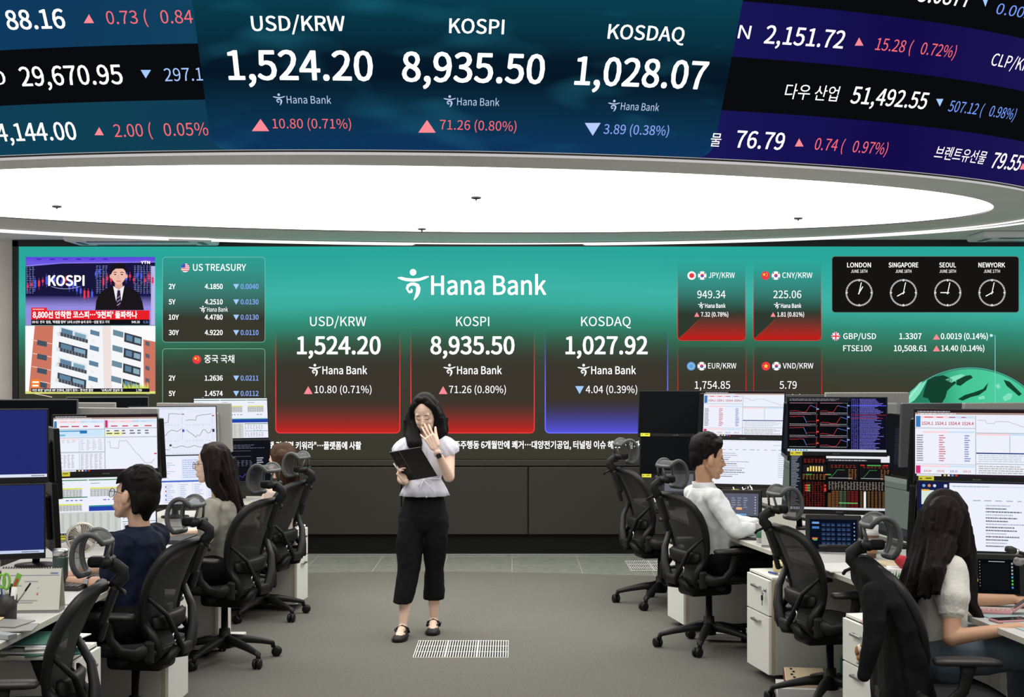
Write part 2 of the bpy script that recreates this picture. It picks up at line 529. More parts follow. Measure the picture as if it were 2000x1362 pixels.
# ceiling cassettes beyond the drum
m_ac = mat('air_conditioner_white', (0.86, 0.87, 0.9, 1), 0.4)
for (cx, cy, wd, lb) in ((-3.47, 13.36, 1.35, 'pale ceiling air conditioner panel above the news picture'), (4.78, 13.0, 1.1, 'ceiling air conditioner with dark slots at the right above the clocks')):
    t = thing('air_conditioner', lb, 'air conditioner', (cx, cy, ZS + .035), 0, 'ceiling air conditioners')
    b = MB(); b.box((0, 0, -.032), (wd, .5, .06), m_ac, bev=.025, seg=3); b.build('housing', t)
    b = MB()
    for sx, sy, lx, ly in ((0, -.17, wd * .7, .05), (0, .17, wd * .7, .05), (-wd * .42, 0, .05, .25), (wd * .42, 0, .05, .25)): b.box((sx, sy, -.063), (lx, ly, .006), m_frame)
    b.build('air_slot', t)

# ================================================================ overhead curved screen
KF = 0.5                                                            # outward flare of the drum side per metre of height
BT = np.linspace(R(-176), R(-4), 240)
bp = np.array([RIM(t)[:] for t in BT]); bs = np.concatenate([[0], np.cumsum(np.hypot(*np.diff(bp, axis=0).T))])
ZB = ZS + .03
def band(sv, v, lift=0.0):
    t = float(np.interp(sv, bs, BT)); p = RIM(t)
    dt = 1e-3; q = RIM(t + dt) - RIM(t - dt); nrm = Vector((q.y, -q.x)).normalized()
    up = Vector((nrm.x * KF, nrm.y * KF, 1)).normalized()
    out = Vector((nrm.x, nrm.y, -KF)).normalized()
    return Vector((p.x, p.y, ZB)) + up * v + out * lift
def band_inv(px, py):
    """surface coordinates of the screen point seen at a photo pixel"""
    sv, v = float(np.interp((px - CX) / F * 8.3, bp[:, 0], bs)), max(0, (305 - py) / 400)
    def pr(a, b):
        q = band(a, b); return np.array([CX + q.x / q.y * F, HZ - (q.z - CAMZ) / q.y * F])
    for _ in range(8):
        e = pr(sv, v) - (px, py); h = 1e-3
        J = np.c_[(pr(sv + h, v) - pr(sv - h, v)) / (2 * h), (pr(sv, v + h) - pr(sv, v - h)) / (2 * h)]
        st = np.linalg.solve(J, -e); sv += st[0]; v += st[1]
    return sv, v
bt = thing('ticker_screen', 'curved overhead LED display with large white currency and stock index figures', 'screen', (0, 0, 0))
bounds = [band_inv(x, y) for x, y in ((0, 95.4), (380, 87), (1430, 114.5), (2000, 176))], [band_inv(x, y) for x, y in ((0, 205), (405, 197.5), (1405, 218), (2000, 273.5))]
b1 = sum(q[1] for q in bounds[0]) / 4; b2 = sum(q[1] for q in bounds[1]) / 4
VT = b1 + (b1 - b2) * 2.2
C0 = Canvas(band, .0006)
sl = [band_inv(x, y) for x, y in ((412, 300), (388, 80))]; sr = [band_inv(x, y) for x, y in ((1388, 310), (1450, 20))]
s_l = sum(q[0] for q in sl) / 2; s_r = sum(q[0] for q in sr) / 2
S0, S1 = bs[0], bs[-1]
dv = b1 - b2
navy1 = glow_ramp('band_left_row', [(-4.5, (16, 58, 108)), (-2.4, (15, 58, 92)), (-1.6, (18, 66, 96))], 'X')
teal3 = glow_ramp('band_left_low_row', [(-4.5, (14, 60, 92)), (-2.4, (16, 64, 84)), (-1.6, (16, 58, 84))], 'X')
blackrow = glow(9, 11, 14); indigo = glow_ramp('band_right_row', [(1.2, (24, 22, 86)), (2.3, (20, 12, 74)), (3.6, (28, 22, 84))], 'X')
for (x0, x1, mm) in ((S0, s_l, (teal3, blackrow, navy1, blackrow)), (s_r, S1, (indigo, blackrow, indigo, blackrow))):
    for j, (v0, v1) in enumerate(((0, b2), (b2, b1), (b1, b1 + dv), (b1 + dv, VT))):
        C0.grid(x0, v0, x1, v1, 40, 2, mm[j], 0)
def centre_material():
    m = glow_ramp('band_centre', [(ZB, (14, 52, 94)), (ZB + .16, (11, 50, 80)), (ZB + .30, (9, 40, 60)), (ZB + .40, (6, 24, 40)), (ZB + .50, (6, 26, 42)), (ZB + .60, (8, 46, 62)), (ZB + .75, (8, 58, 74)), (ZB + 1.0, (12, 70, 88))], 'Z', noise=.04, nscale=1.2)
    nt = m.node_tree; e = nt.nodes['Emission']; src = e.inputs['Color'].links[0].from_socket
    tc = nt.nodes.new('ShaderNodeTexCoord'); mp = nt.nodes.new('ShaderNodeMapping'); mp.inputs['Scale'].default_value = (1.6, 1.6, 5.5)
    v = nt.nodes.new('ShaderNodeTexNoise'); v.inputs['Scale'].default_value = 1.2; v.inputs['Detail'].default_value = 1
    nt.links.new(tc.outputs['Object'], mp.inputs[0]); nt.links.new(mp.outputs[0], v.inputs['Vector'])
    r = nt.nodes.new('ShaderNodeValToRGB'); r.color_ramp.elements[0].position = .55; r.color_ramp.elements[1].position = .78
    r.color_ramp.elements[0].color = (0, 0, 0, 1); r.color_ramp.elements[1].color = (.004, .045, .065, 1)
    nt.links.new(v.outputs['Fac'], r.inputs['Fac'])
    ad = nt.nodes.new('ShaderNodeMixRGB'); ad.blend_type = 'ADD'; ad.inputs[0].default_value = 1
    nt.links.new(src, ad.inputs[1]); nt.links.new(r.outputs['Color'], ad.inputs[2]); nt.links.new(ad.outputs[0], e.inputs['Color'])
    return m
C0.grid(s_l, 0, s_r, VT, 60, 8, centre_material(), 0)
rr = .10                                                            # rounded lower corners of the middle panel
for (x, sg, mm) in ((s_l, 1, teal3), (s_r, -1, indigo)):
    C0.poly([(x - sg * .002, -.0)] + [(x + sg * rr * (1 - math.cos(R(a))), rr * (1 - math.sin(R(a)))) for a in range(0, 91, 15)][::1], mm, 1)
C0.build('screen_panel', bt)
def btext(items):
    for it in items:
        c = Canvas(band, .0008)
        if it[0] == 'tri':
            _, x0, y0, x1, y1, m, down = it
            a, p = band_inv(x0, y1), band_inv(x1, y1); q = band_inv((x0 + x1) / 2, y0)
            if down:
                a, p = band_inv(x0, y0), band_inv(x1, y0); q = band_inv((x0 + x1) / 2, y1)
            c.poly([a, p, q], m, 3); nm = 'arrow_mark'
        elif it[0] == 'bank':
            _, x0, y0, x1, y1, cap, m = it
            a, p = band_inv(x0, y0), band_inv(x1, y1); h = band_inv(x0, y0 - cap)[1] - a[1]
            sub = Canvas(lambda u, v, l: band(a[0] + u, a[1] + (p[1] - a[1]) * u / (p[0] - a[0]) - v, l), .0008)
            bank_word(sub, 0, p[0] - a[0], 0, h, m, 3, .0)
            c.b.add(sub.b.v, sub.b.f, m); nm = 'bank_mark'
        else:
            body, x0, y0, x1, y1, cap, m, bold = it
            a, p = band_inv(x0, y0), band_inv(x1, y1); h = band_inv(x0, y0 - cap)[1] - a[1]
            c.text(body, a[0], p[0], a[1], h, m, 3, bold, base_r=p[1], flip=1)
            nm = 'figure' if body[-1] in '0123456789' else 'caption' if body[0].isalpha() else 'change_figure'
        c.build(nm, bt)
BK = glow(185, 205, 235)
for q in (
    [('88.16', 16, 57.5, 130, 54.5, 37, WHITE, .018), ('tri', 164, 27.5, 184, 45, PINK, False), ('0.73 (   0.84', 210, 47, 378, 45, 25.5, REDT, .0)],
    [('0', -12, 166, 14, 164, 27, WHITE, 0), ('29,670.95', 44, 168, 242, 163.5, 37, WHITE, .013), ('tri', 275, 136.5, 295, 153, SKYB, True), ('297.1', 323, 158.5, 397, 157, 25, glow(165, 200, 255), .0)],
    [('4,144.00', -2, 276, 152, 272.5, 34, WHITE, .013), ('tri', 185, 248, 203, 264, PINK, False), ('2.00 (   0.05%', 225, 267.5, 408, 264, 24.5, REDT, .0)],
    [('USD/KRW', 492, 60, 674, 60, 28.5, WHITE, .015), ('1,524.20', 447, 155, 729, 157, 56, WHITE, .021), ('bank', 534, 201.5, 647, 202.5, 14.5, BK), ('tri', 492, 232, 526, 256, PINK, False), ('10.80 (0.71%)', 533, 250.5, 686, 251, 18.5, REDT, .0)],
    [('KOSPI', 877, 64, 984, 66.5, 28, WHITE, .015), ('8,935.50', 785, 158, 1062, 163, 56, WHITE, .021), ('bank', 866, 205, 975, 207, 14.5, BK), ('tri', 817, 234, 851, 259, PINK, False), ('71.26 (0.80%)', 859, 252.5, 1008, 256, 18.5, REDT, .0)],
    [('KOSDAQ', 1186, 75, 1335, 81.5, 28, WHITE, .015), ('1,028.07', 1121, 164.5, 1376, 174, 54, WHITE, .021), ('bank', 1186, 213.5, 1286, 217, 14.5, BK), ('tri', 1142, 240, 1173, 265, glow(185, 205, 255), True), ('3.89 (0.38%)', 1178, 261, 1305, 264.5, 18.5, glow(150, 170, 255), .0)],
    [('5.0877', 1790, 2, 1891, 14, 34, WHITE, .013), ('tri', 1918, -4, 1930, 13, SKYB, True), ('0.0020 (', 1943, 26.5, 2040, 42, 22, BLUT, 0)],
    [('N', 1440, 74.5, 1463, 76, 26, WHITE, 0), ('2,151.72', 1491, 84, 1645, 94.5, 35, WHITE, .013), ('tri', 1669, 73, 1686, 89, PINK, False), ('15.28 (   0.72%)', 1708, 97, 1863, 113, 24, REDT, 0), ('CLP/KRW', 1933, 127, 2022, 143, 25, WHITE, 0)],
    [('다우 산업', 1531, 190, 1634, 196, 25, WHITE, .0), ('51,492.55', 1659, 201, 1806, 213, 33, WHITE, .013), ('tri', 1828, 193, 1842, 208, SKYB, True), ('507.12 (   0.98%)', 1850, 217, 1979, 234, 22, BLUT, 0)],
    [('물', 1386, 283.5, 1406, 284.5, 22, WHITE, 0), ('76.79', 1434, 287.5, 1528, 292.5, 33, WHITE, .013), ('tri', 1552, 270, 1569, 286, PINK, False), ('0.74 (   0.97%)', 1589, 292, 1730, 302, 23, REDT, 0)],
    [('브렌트유선물', 1823, 307.5, 1921, 319, 22, WHITE, 0), ('79.55', 1932, 327, 1988, 333, 31, WHITE, .013), ('tri', 1991, 318, 2004, 331, PINK, False)],
): btext(q)
# black strip put in for the shade of the gap under the screen
g = MB(); g.tube([band(x, -.012, -.01) for x in np.linspace(S0, S1, 120)], .006, m_frame, 6); g.build('shadow_gap_strip', bt)

# ================================================================ the big video wall
vw = thing('video_wall', 'huge teal and dark LED wall with the bank logo and market figures', 'screen', (0, 0, 0))
lw = lambda x, y, l: at(x, y, YW - l)
C = Canvas(lw, .001)
bgm = glow_ramp('wall_picture', [(zw(897), (60, 57, 48)), (zw(760), (61, 59, 47)), (zw(725), (60, 62, 48)), (zw(690), (57, 72, 60)), (zw(655), (52, 104, 80)), (zw(615), (50, 140, 118)), (zw(580), (60, 173, 158)), (zw(555), (62, 178, 166)), (zw(520), (52, 172, 160)), (zw(482), (43, 166, 154))], 'Z', noise=.05, nscale=.9, sidelow=.03)
C.grid(37, 482, 2060, 897, 1, 1, bgm, 0)
C.build('screen_panel', vw)
f = MB()
x0, x1 = at(26, 0, YW).x, at(2075, 0, YW).x; xi, xj = at(37, 0, YW).x, at(2060, 0, YW).x
f.box(((x0 + xi) / 2, YW + .02, (zw(471) + zw(897)) / 2), (xi - x0, .10, zw(471) - zw(897)), m_frame)
f.box(((xj + x1) / 2, YW + .02, (zw(471) + zw(897)) / 2), (x1 - xj, .10, zw(471) - zw(897)), m_frame)
f.box(((x0 + x1) / 2, YW + .02, (zw(469) + zw(482)) / 2), (x1 - x0, .10, zw(469) - zw(482)), m_frame)
f.build('screen_frame', vw)
# headline logo
c = Canvas(lw, .001)
bank_logo(c, 776.8, 526, 61, WHITE, 3)
c.text('Hana Bank', 842, 1067, 575.5, 36.5, WHITE, 3, .016)
c.build('bank_logo', vw)
# three rate cards
def rate_card(x0, x1, title, tx, val, vx, lg, down, tri, chg, cx_, col, nm):
    c = Canvas(lw, .001)
    body = glow_fade('card_%s' % nm, (58, 53, 45), zw(735), zw(640))
    fade = glow_fade('card_glow_%s' % nm, col, zw(848), zw(775), 2.2)
    linem = glow_fade('card_line_%s' % nm, tuple(min(255, q + 30) for q in col), zw(760), zw(650))
    c.grid(x0, 640, x1, 838, 1, 1, body, 1); c.rrect(x0, 760, x1, 846, 8, fade, 2)
    c.line([(x0, 640), (x0, 838)] + [(x0 + 8 - 8 * math.cos(R(a)), 838 + 8 * math.sin(R(a))) for a in range(15, 91, 15)] + [(x1 - 8, 846)] + [(x1 - 8 + 8 * math.sin(R(a)), 838 + 8 * math.cos(R(a))) for a in range(15, 91, 15)] + [(x1, 640)], 2.0, linem, 3)
    c.text(title, tx[0], tx[1], 637, 18, WHITE, 4, .0)
    c.text(val, vx[0], vx[1], 691.5, 33.5, WHITE, 4, .024)
    bank_word(c, lg, lg + 114, 731, 15, WHITE, 4, .012)
    c.tri(tri - 8.5, 754.5, tri + 8.5, 770, SKYB if down else PINK, 4, down)
    c.text(chg, cx_[0], cx_[1], 768, 14, WHITE, 4, .0)
    return c.build('rate_card', vw)
rate_card(538.7, 781, 'USD/KRW', (605.5, 715), '1,524.20', (580, 743.5), 603, False, 602, '10.80 (0.71%)', (614.5, 725.5), (205, 32, 32), 'red')
rate_card(802.5, 1043.5, 'KOSPI', (891, 955.5), '8,935.50', (840.5, 1005), 866, False, 865.5, '71.26 (0.80%)', (877, 988), (205, 32, 32), 'crimson')
rate_card(1065, 1304, 'KOSDAQ', (1135, 1232), '1,027.92', (1104.5, 1265), 1128, True, 1132, '4.04 (0.39%)', (1144, 1244.5), (86, 86, 226), 'blue')
FR, FW, FB, FY = glow(235, 60, 70), glow(250, 250, 250), glow(70, 90, 190), glow(255, 220, 70)
def flag(c, kind, x, y, r):
    if kind == 'kr':
        c.circle(x, y, r, FW, 3); c.poly([(x + r * .42 * math.cos(R(a)), y + r * .42 * math.sin(R(a))) for a in range(180, 361, 20)], FR, 4)
        c.poly([(x + r * .42 * math.cos(R(a)), y + r * .42 * math.sin(R(a))) for a in range(0, 181, 20)], FB, 4)
        for sx in (-1, 1):
            for sy in (-1, 1): c.line([(x + sx * r * .5, y + sy * r * .7), (x + sx * r * .72, y + sy * r * .42)], r * .22, glow(60, 60, 70), 4)
    elif kind == 'jp': c.circle(x, y, r, FW, 3); c.circle(x, y, r * .58, FR, 4)
    elif kind in ('cn', 'vn'):
        c.circle(x, y, r, FR, 3)
        def star(px, py, q): c.poly([(px + q * (1 if i % 2 == 0 else .42) * math.sin(R(36 * i)), py - q * (1 if i % 2 == 0 else .42) * math.cos(R(36 * i))) for i in range(10)], FY, 4)
        if kind == 'vn': star(x, y, r * .6)
        else:
            star(x - r * .3, y - r * .25, r * .42)
            for a, b in ((.25, -.6), (.45, -.35), (.45, -.05), (.25, .2)): star(x + a * r, y + b * r, r * .14)
    elif kind == 'eu':
        c.circle(x, y, r, glow(95, 165, 235), 3)
        for i in range(12): c.circle(x + r * .62 * math.sin(R(30 * i)), y + r * .62 * math.cos(R(30 * i)), r * .09, FY, 4, 6)
    elif kind == 'us':
        c.circle(x, y, r, FW, 3)
        for i in range(4):
            yy = -.75 + .42 * i; hw = math.sqrt(max(0, 1 - (yy + .1) ** 2)); c.rect(x - r * hw, y + r * yy, x + r * hw, y + r * (yy + .2), FR, 4)
        c.poly([(x, y)] + [(x + r * math.cos(R(a)), y + r * math.sin(R(a))) for a in range(180, 271, 15)], FB, 5)
    elif kind == 'gb':
        c.circle(x, y, r, glow(45, 55, 130), 3)
        for a in (45, -45): c.line([(x - r * .97 * math.cos(R(a)), y - r * .97 * math.sin(R(a))), (x + r * .97 * math.cos(R(a)), y + r * .97 * math.sin(R(a)))], r * .34, FW, 4)
        for (dx, dy) in ((1, 0), (0, 1)):
            c.line([(x - r * dx, y - r * dy), (x + r * dx, y + r * dy)], r * .6, FW, 5); c.line([(x - r * dx, y - r * dy), (x + r * dx, y + r * dy)], r * .32, FR, 6)
def currency_card(x0, x1, y0, y1, fl, title, tx, val, vx, bx, chg, cx_, full):
    c = Canvas(lw, .001); i = '%d_%d' % (x0, y0)
    c.rrect(x0, y0, x1, y1, 8, glow_fade('cc_body_' + i, (46, 58, 48) if full else (58, 53, 45), zw(y0 + 112), zw(y0 + 10 if full else y0 - 60)), 1)
    if full:
        red = glow_fade('cc_red_' + i, (205, 22, 22), zw(y1), zw(y1 - 62), 2.0)
        c.poly([(x0 + 2, y1 - 2), (x1 - 2, y1 - 2), (x1 - 2, y1 - 62), (x0 + 62, y1 - 62)], red, 2)
        c.line([(x0 + 2, y1 - 3), (x0 + 42, y1 - 40)], 1, glow(150, 62, 40), 3)
    c.rrect(x0, y0, x1, y1, 8, glow_fade('cc_line_' + i, (225, 38, 36), zw(y0 + 150 if full else y0 + 120), zw(y0 + 30 if full else y0)), 3, 1.8)
    flag(c, fl, tx[0] - 33, y0 + 37.5, 8.4); flag(c, 'kr', tx[0] - 12.5, y0 + 37.5, 8.4)
    c.text(title, tx[0], tx[1], y0 + 42, 10.5, WHITE, 4)
    c.text(val, vx[0], vx[1], y0 + 81.5, 14.5, WHITE, 4)
    bank_word(c, bx, bx + 54, y0 + 100.5, 8, WHITE, 4)
    c.tri(cx_[0] - 13, y0 + 109, cx_[0] - 3, y0 + 118, PINK, 4)
    c.text(chg, cx_[0], cx_[1], y0 + 117.5, 8.3, WHITE, 4, .012)
    return c.build('currency_card', vw)
currency_card(1323.5, 1456, 501, 665, 'jp', 'JPY/KRW', (1384, 1435), '949.34', (1362, 1417), 1363, '7.32 (0.78%)', (1369, 1422.5), True)
currency_card(1471.5, 1604, 501, 665, 'cn', 'CNY/KRW', (1528, 1586.5), '225.06', (1510.5, 1565), 1511, '1.81 (0.81%)', (1518, 1570.5), True)
currency_card(1324, 1457, 678, 842, 'eu', 'EUR/KRW', (1383, 1438), '1,754.85', (1357, 1426), 1363, '9.62 (0.55%)', (1369, 1422.5), False)
currency_card(1472, 1605, 678, 842, 'vn', 'VND/KRW', (1529, 1588.5), '5.79', (1522.5, 1556), 1511, '0.04 (0.70%)', (1518, 1570.5), False)
# bond tables
def bond_table(y0, y1, fl, fx, title, tx, rows, bank):
    c = Canvas(lw, .001); i = '%d' % y0
    c.rrect(317.5, y0, 517.5, y1, 6, glow_fade('bt_body_' + i, (56, 56, 46), zw(y0 + 120), zw(y0 - 15)), 1)
    c.rrect(317.5, y0, 517.5, y1, 6, glow(130, 195, 172), 2, .9)
    flag(c, fl, fx, y0 + 21, 8.5)
    c.text(title, tx[0], tx[1], y0 + 26.5, 13, WHITE, 4, .006)
    for j, (a, bq, q) in enumerate(rows):
        yb = y0 + 62 + 30 * j
        c.text(a, 329.5, 329.5 + 6.6 * len(a) , yb, 9.5, WHITE, 4, .02)
        c.text(bq, 400, 435, yb, 9.5, WHITE, 4, .02)
        c.tri(455.5, yb - 9.5, 467, yb + 1, SKYB, 4, True)
        c.text(q, 470, 505, yb, 9.5, glow(140, 175, 255), 4, .018)
    if bank: bank_word(c, 389.5, 445, y0 + 106.5, 8.5, WHITE, 4, 0)
    return c.build('bond_table', vw)
bond_table(502.5, 668.5, 'us', 361.8, 'US TREASURY', (377, 480.5), [('2Y', '4.1850', '0.0040'), ('5Y', '4.2510', '0.0130'), ('10Y', '4.4780', '0.0130'), ('30Y', '4.9220', '0.0110')], True)
bond_table(681.5, 847.5, 'cn', 384.4, '중국 국채', (399, 457.5), [('2Y', '1.2636', '0.0211'), ('5Y', '1.4574', '0.0112')], True)
# world clocks
c = Canvas(lw, .001)
c.rrect(1625, 501, 1990, 610.5, 6, glow(22, 20, 18), 1); c.rrect(1625, 501, 1990, 610.5, 6, glow(95, 125, 112), 2, 1.0)
clk = c.build('clock_panel', vw)
for (x, nm, n0, n1, dt, d0, d1, hh) in ((1678, 'LONDON', 1654.5, 1701, 'JUNE 18TH', 1662, 1694, 31), (1764.5, 'SINGAPORE', 1735.5, 1793.5, 'JUNE 18TH', 1749, 1780, 241),
                                  (1851, 'SEOUL', 1834.5, 1867, 'JUNE 18TH', 1835, 1867, 271), (1937.5, 'NEWYORK', 1911, 1963, 'JUNE 17TH', 1921.5, 1953, 241)):
    c = Canvas(lw, .001)
    c.text(nm, n0, n1, 522.3, 9, WHITE, 3, .016); c.text(dt, d0, d1, 533, 6, WHITE, 3, .0)
    for k in range(60):
        a = R(6 * k); q = 22.3 if k % 15 == 0 else 23.4
        c.line([(x + q * math.sin(a), 572 - q * math.cos(a)), (x + 26.5 * math.sin(a), 572 - 26.5 * math.cos(a))], 1.9 if k % 15 == 0 else 1.0, WHITE, 3)
    for (a, L, wd) in ((12, 20.5, 1.5), (hh, 14, 1.7)):
        a = R(a); c.line([(x - 3 * math.sin(a), 572 + 3 * math.cos(a)), (x + L * math.sin(a), 572 - L * math.cos(a))], wd, WHITE, 4)
    c.build('clock_face', clk)
# pound rate and share index with pointer line, globe
c = Canvas(lw, .001)
flag(c, 'gb', 1632.3, 657, 8.4)
c.text('GBP/USD', 1647, 1711, 662.5, 11, WHITE, 4, .006); c.text('1.3307', 1756.5, 1800, 662.5, 11, WHITE, 4, .012); c.tri(1822, 652.5, 1836, 663.5, PINK, 4); c.text('0.0019 (0.14%)', 1837.5, 1929.5, 662.5, 11, WHITE, 4, .012)
c.text('FTSE100', 1647, 1702.5, 686, 11, WHITE, 4, .006); c.text('10,508.61', 1746, 1810, 686, 11, WHITE, 4, .012); c.tri(1822, 675, 1836, 686.5, PINK, 4); c.text('14.40 (0.14%)', 1838.5, 1922.5, 686, 11, WHITE, 4, .012)
c.build('quote_lines', vw)
c = Canvas(lw, .001)
gx, gy, gr = 1895, 887, 166
dome = [(gx + gr * math.cos(R(a)), gy + gr * math.sin(R(a))) for a in range(180, 361, 4)]
gm = glow_ramp('globe_sea', [(at(1765, 0, YW).x, (40, 130, 96)), (at(1810, 0, YW).x, (36, 128, 98)), (at(1880, 0, YW).x, (70, 196, 150)), (at(1960, 0, YW).x, (78, 206, 160)), (at(2060, 0, YW).x, (70, 190, 150))], 'X')
c.poly(dome, gm, 2)
c.line([(gx + (gr + 2) * math.cos(R(a)), gy + (gr + 2) * math.sin(R(a))) for a in range(200, 345, 4)], 2.2, glow(70, 170, 150), 3)
dk, lt = glow(20, 66, 46), glow(130, 225, 190)
for P in ([(1812, 743), (1826, 736), (1842, 733), (1858, 740), (1868, 748), (1858, 756), (1850, 764), (1846, 778), (1838, 790), (1820, 790), (1812, 778), (1802, 776), (1806, 760)],
          [(1868, 742), (1880, 735), (1896, 733), (1900, 738), (1888, 745), (1876, 754), (1868, 752)],
          [(1871, 780), (1884, 772), (1904, 766), (1920, 760), (1930, 748), (1926, 762), (1912, 772), (1896, 776), (1880, 783)],
          [(1960, 742), (1972, 746), (1982, 756), (1996, 770), (1990, 774), (1976, 762), (1966, 754)]): c.poly(P, dk, 3)
for P in ([(1770, 784), (1780, 764), (1796, 748), (1811, 742), (1804, 756), (1796, 770), (1786, 782), (1774, 790)], [(1846, 742), (1862, 735), (1878, 731), (1886, 734), (1872, 741), (1858, 748)],
          [(1944, 752), (1952, 750), (1954, 758), (1948, 760)], [(1958, 776), (1970, 768), (1978, 770), (1974, 780), (1962, 784)], [(1910, 776), (1922, 773), (1924, 779), (1912, 781)]): c.poly(P, lt, 3)
for k in range(9): c.line([(1770 + 3 * k, 786 - 4 * k), (1776 + 3 * k, 778 - 4 * k)], 1.2, glow(200, 245, 225), 4)
c.line([(1936, 655.5), (1943.6, 655.5), (1943.6, 800)], 1.4, glow(130, 205, 215), 5); c.circle(1936, 655.5, 3, glow(190, 240, 250), 6, 12)
c.build('globe_graphic', vw)
# news ticker line
c = Canvas(lw, .001)
c.text('챗 경쟁력 키워라"…플랫폼에 사활', 524, 705.5, 877, 12.5, WHITE, 4, .022)
c.text('주주행동 6개월만에 쾌거…대양전기공업, 터널링 이슈 해소…알파카', 887, 1262, 875.5, 12.5, WHITE, 4, .022)
c.build('news_ticker', vw)
# news picture: presenter before a chart wall
c = Canvas(lw, .001)
c.grid(50, 502, 303, 635.5, 1, 1, glow_ramp('studio', [(zw(635), (150, 140, 215)), (zw(600), (150, 140, 225)), (zw(578), (28, 26, 78)), (zw(518), (24, 20, 66)), (zw(516), (112, 92, 226)), (zw(502), (92, 70, 220))], 'Z'), 1)
c.poly([(50, 521), (60, 519), (120, 515), (303, 513), (303, 572), (200, 578), (50, 577)], glow(24, 22, 58), 2)
c.poly([(50, 521), (120, 515), (303, 513), (303, 511), (120, 513), (50, 518)], glow(140, 120, 240), 3)
c.rect(295, 520, 303, 635, glow(190, 185, 235), 3)
for k in range(6): c.circle(76 + 26 * k, 506.5, 6, glow(60, 44, 190), 3, 12, 1.4)
rn = random.Random(4)
for k in range(34):
    x = 52 + 7.4 * k; up_ = rn.random() < .5; h = 4 + 14 * rn.random(); y = 560 - 14 * math.sin(k * .25) - 8 * rn.random()
    if k > 17: y = 540 - 10 * rn.random() + (6 if up_ else -6)
    m = glow(225, 60, 90) if up_ else glow(80, 96, 230)
    c.rect(x, y, x + 4, y + h, m, 4); c.line([(x + 2, y - 5), (x + 2, y + h + 6)], .8, m, 4)
for (x0, x1) in ((51, 70), (188, 214), (262, 296)): c.dashes(x0, 518, x1, 574, 16, glow(120, 130, 190), 3, .7, rn, 6)
c.text('KOSPI', 94, 165, 558, 19.5, WHITE, 6, .03)
c.line([(100 + 4 * k, 560 + 4.5 * math.sin(k / 14 * math.pi)) for k in range(15)], .8, glow(190, 190, 230), 5)
# presenter
c.poly([(186, 606), (188, 588), (194, 574), (204, 566), (222, 558), (232, 562), (244, 558), (262, 566), (272, 574), (278, 590), (281, 606)], glow(26, 22, 26), 7)
c.poly([(221, 559), (232, 566), (243, 558), (238, 585), (232, 603), (226, 585)], glow(240, 238, 244), 8)
c.poly([(229.5, 567), (234.5, 567), (235, 571), (237, 590), (232, 603), (227, 590), (229, 571)], glow(52, 36, 66), 9)
for k in range(3): c.line([(228.5, 583 + 7 * k), (235.5, 578 + 7 * k)], 1.1, glow(190, 180, 205), 10)
c.poly([(226, 550), (238, 550), (240, 560), (232, 566), (224, 560)], glow(224, 168, 148), 9)
c.circle(216.5, 540, 2.6, glow(232, 178, 160), 9, 10, 4.2); c.circle(247, 540, 2.6, glow(232, 178, 160), 9, 10, 4.2)
c.poly([(231.5 + 14.4 * math.cos(R(a)) * (1 if math.sin(R(a)) < 0 else 1 - .28 * math.sin(R(a)) ** 3), 537 + (19 if math.sin(R(a)) > 0 else 17) * math.sin(R(a))) for a in range(0, 360, 12)], glow(240, 190, 172), 10)
c.poly([(216.5, 537), (216, 524), (221, 517), (232, 514), (243, 517), (248, 525), (247, 537), (244.5, 529), (240, 525), (226, 525), (220, 530)], glow(24, 20, 24), 11)
for sx in (-1, 1):
    c.line([(231.5 + sx * 3.4, 533), (231.5 + sx * 7, 531.5), (231.5 + sx * 10, 533)], 1.3, glow(50, 34, 34), 12)
    c.circle(231.5 + sx * 6.6, 536.5, 2.4, glow(40, 26, 28), 12, 10, 1.1)
c.line([(231.5, 537), (230.4, 543.5), (233, 544)], .9, glow(205, 145, 130), 12)
c.line([(227.5, 549), (231.5, 549.8), (236, 549)], 1.5, glow(200, 95, 95), 12)
c.text('YTN', 275, 293, 515.5, 5.5, WHITE, 12, .03)
c.rect(61, 601, 92, 607, glow(235, 40, 50), 12); c.dashes(64, 602, 89, 606.5, 1, glow(255, 200, 200), 13, .8, rn)
c.rect(61, 606.5, 292, 624.5, glow(232, 32, 42), 12)
c.text("8,800선 안착한 코스피…'9천피' 돌파하나", 64, 268, 620.5, 11, WHITE, 13, .03)
c.rect(61, 624.5, 292, 635.3, glow(18, 18, 26), 12)
c.text("09 02  전국  법원, '폭행물 협박' 10대 소년부 송치 유지…검찰 항고 기각", 63, 214, 631.5, 4.6, WHITE, 13, .01)
c.text('949.30', 257, 273, 631.5, 4.6, WHITE, 13, .01); c.text('0.31', 280, 290, 631.5, 4.6, glow(140, 170, 255), 13)
c.build('news_window', vw)
# second picture: apartment blocks
c = Canvas(lw, .001)
X0, X1, Y0, Y1 = 49.5, 303.5, 636.5, 769.5
c.rect(X0, Y0, X1, Y1, glow(252, 252, 253), 1)
brick, bwin, pale, shade = glow(205, 118, 98), glow(96, 132, 160), glow(226, 232, 238), glow(58, 64, 74)
c.poly([(68, 636.5), (104, 636.5), (98, 769), (56, 769), (62, 700)], brick, 2)
c.poly([(274, 662), (303.5, 668), (303.5, 769), (278, 769), (280, 700)], brick, 2)
c.poly([(98, 769), (104, 636.5), (200, 636.5), (203, 769)], glow(244, 246, 249), 3)
c.poly([(200, 636.5), (216, 636.5), (219, 769), (203, 769)], glow(240, 226, 222), 3)
c.poly([(216, 636.5), (240, 640), (280, 664), (281, 769), (218, 769)], glow(248, 248, 250), 3)
for k in range(5): c.line([(62, 664 + 26 * k), (102, 672 + 26 * k)], 1.4, glow(236, 208, 196), 4)
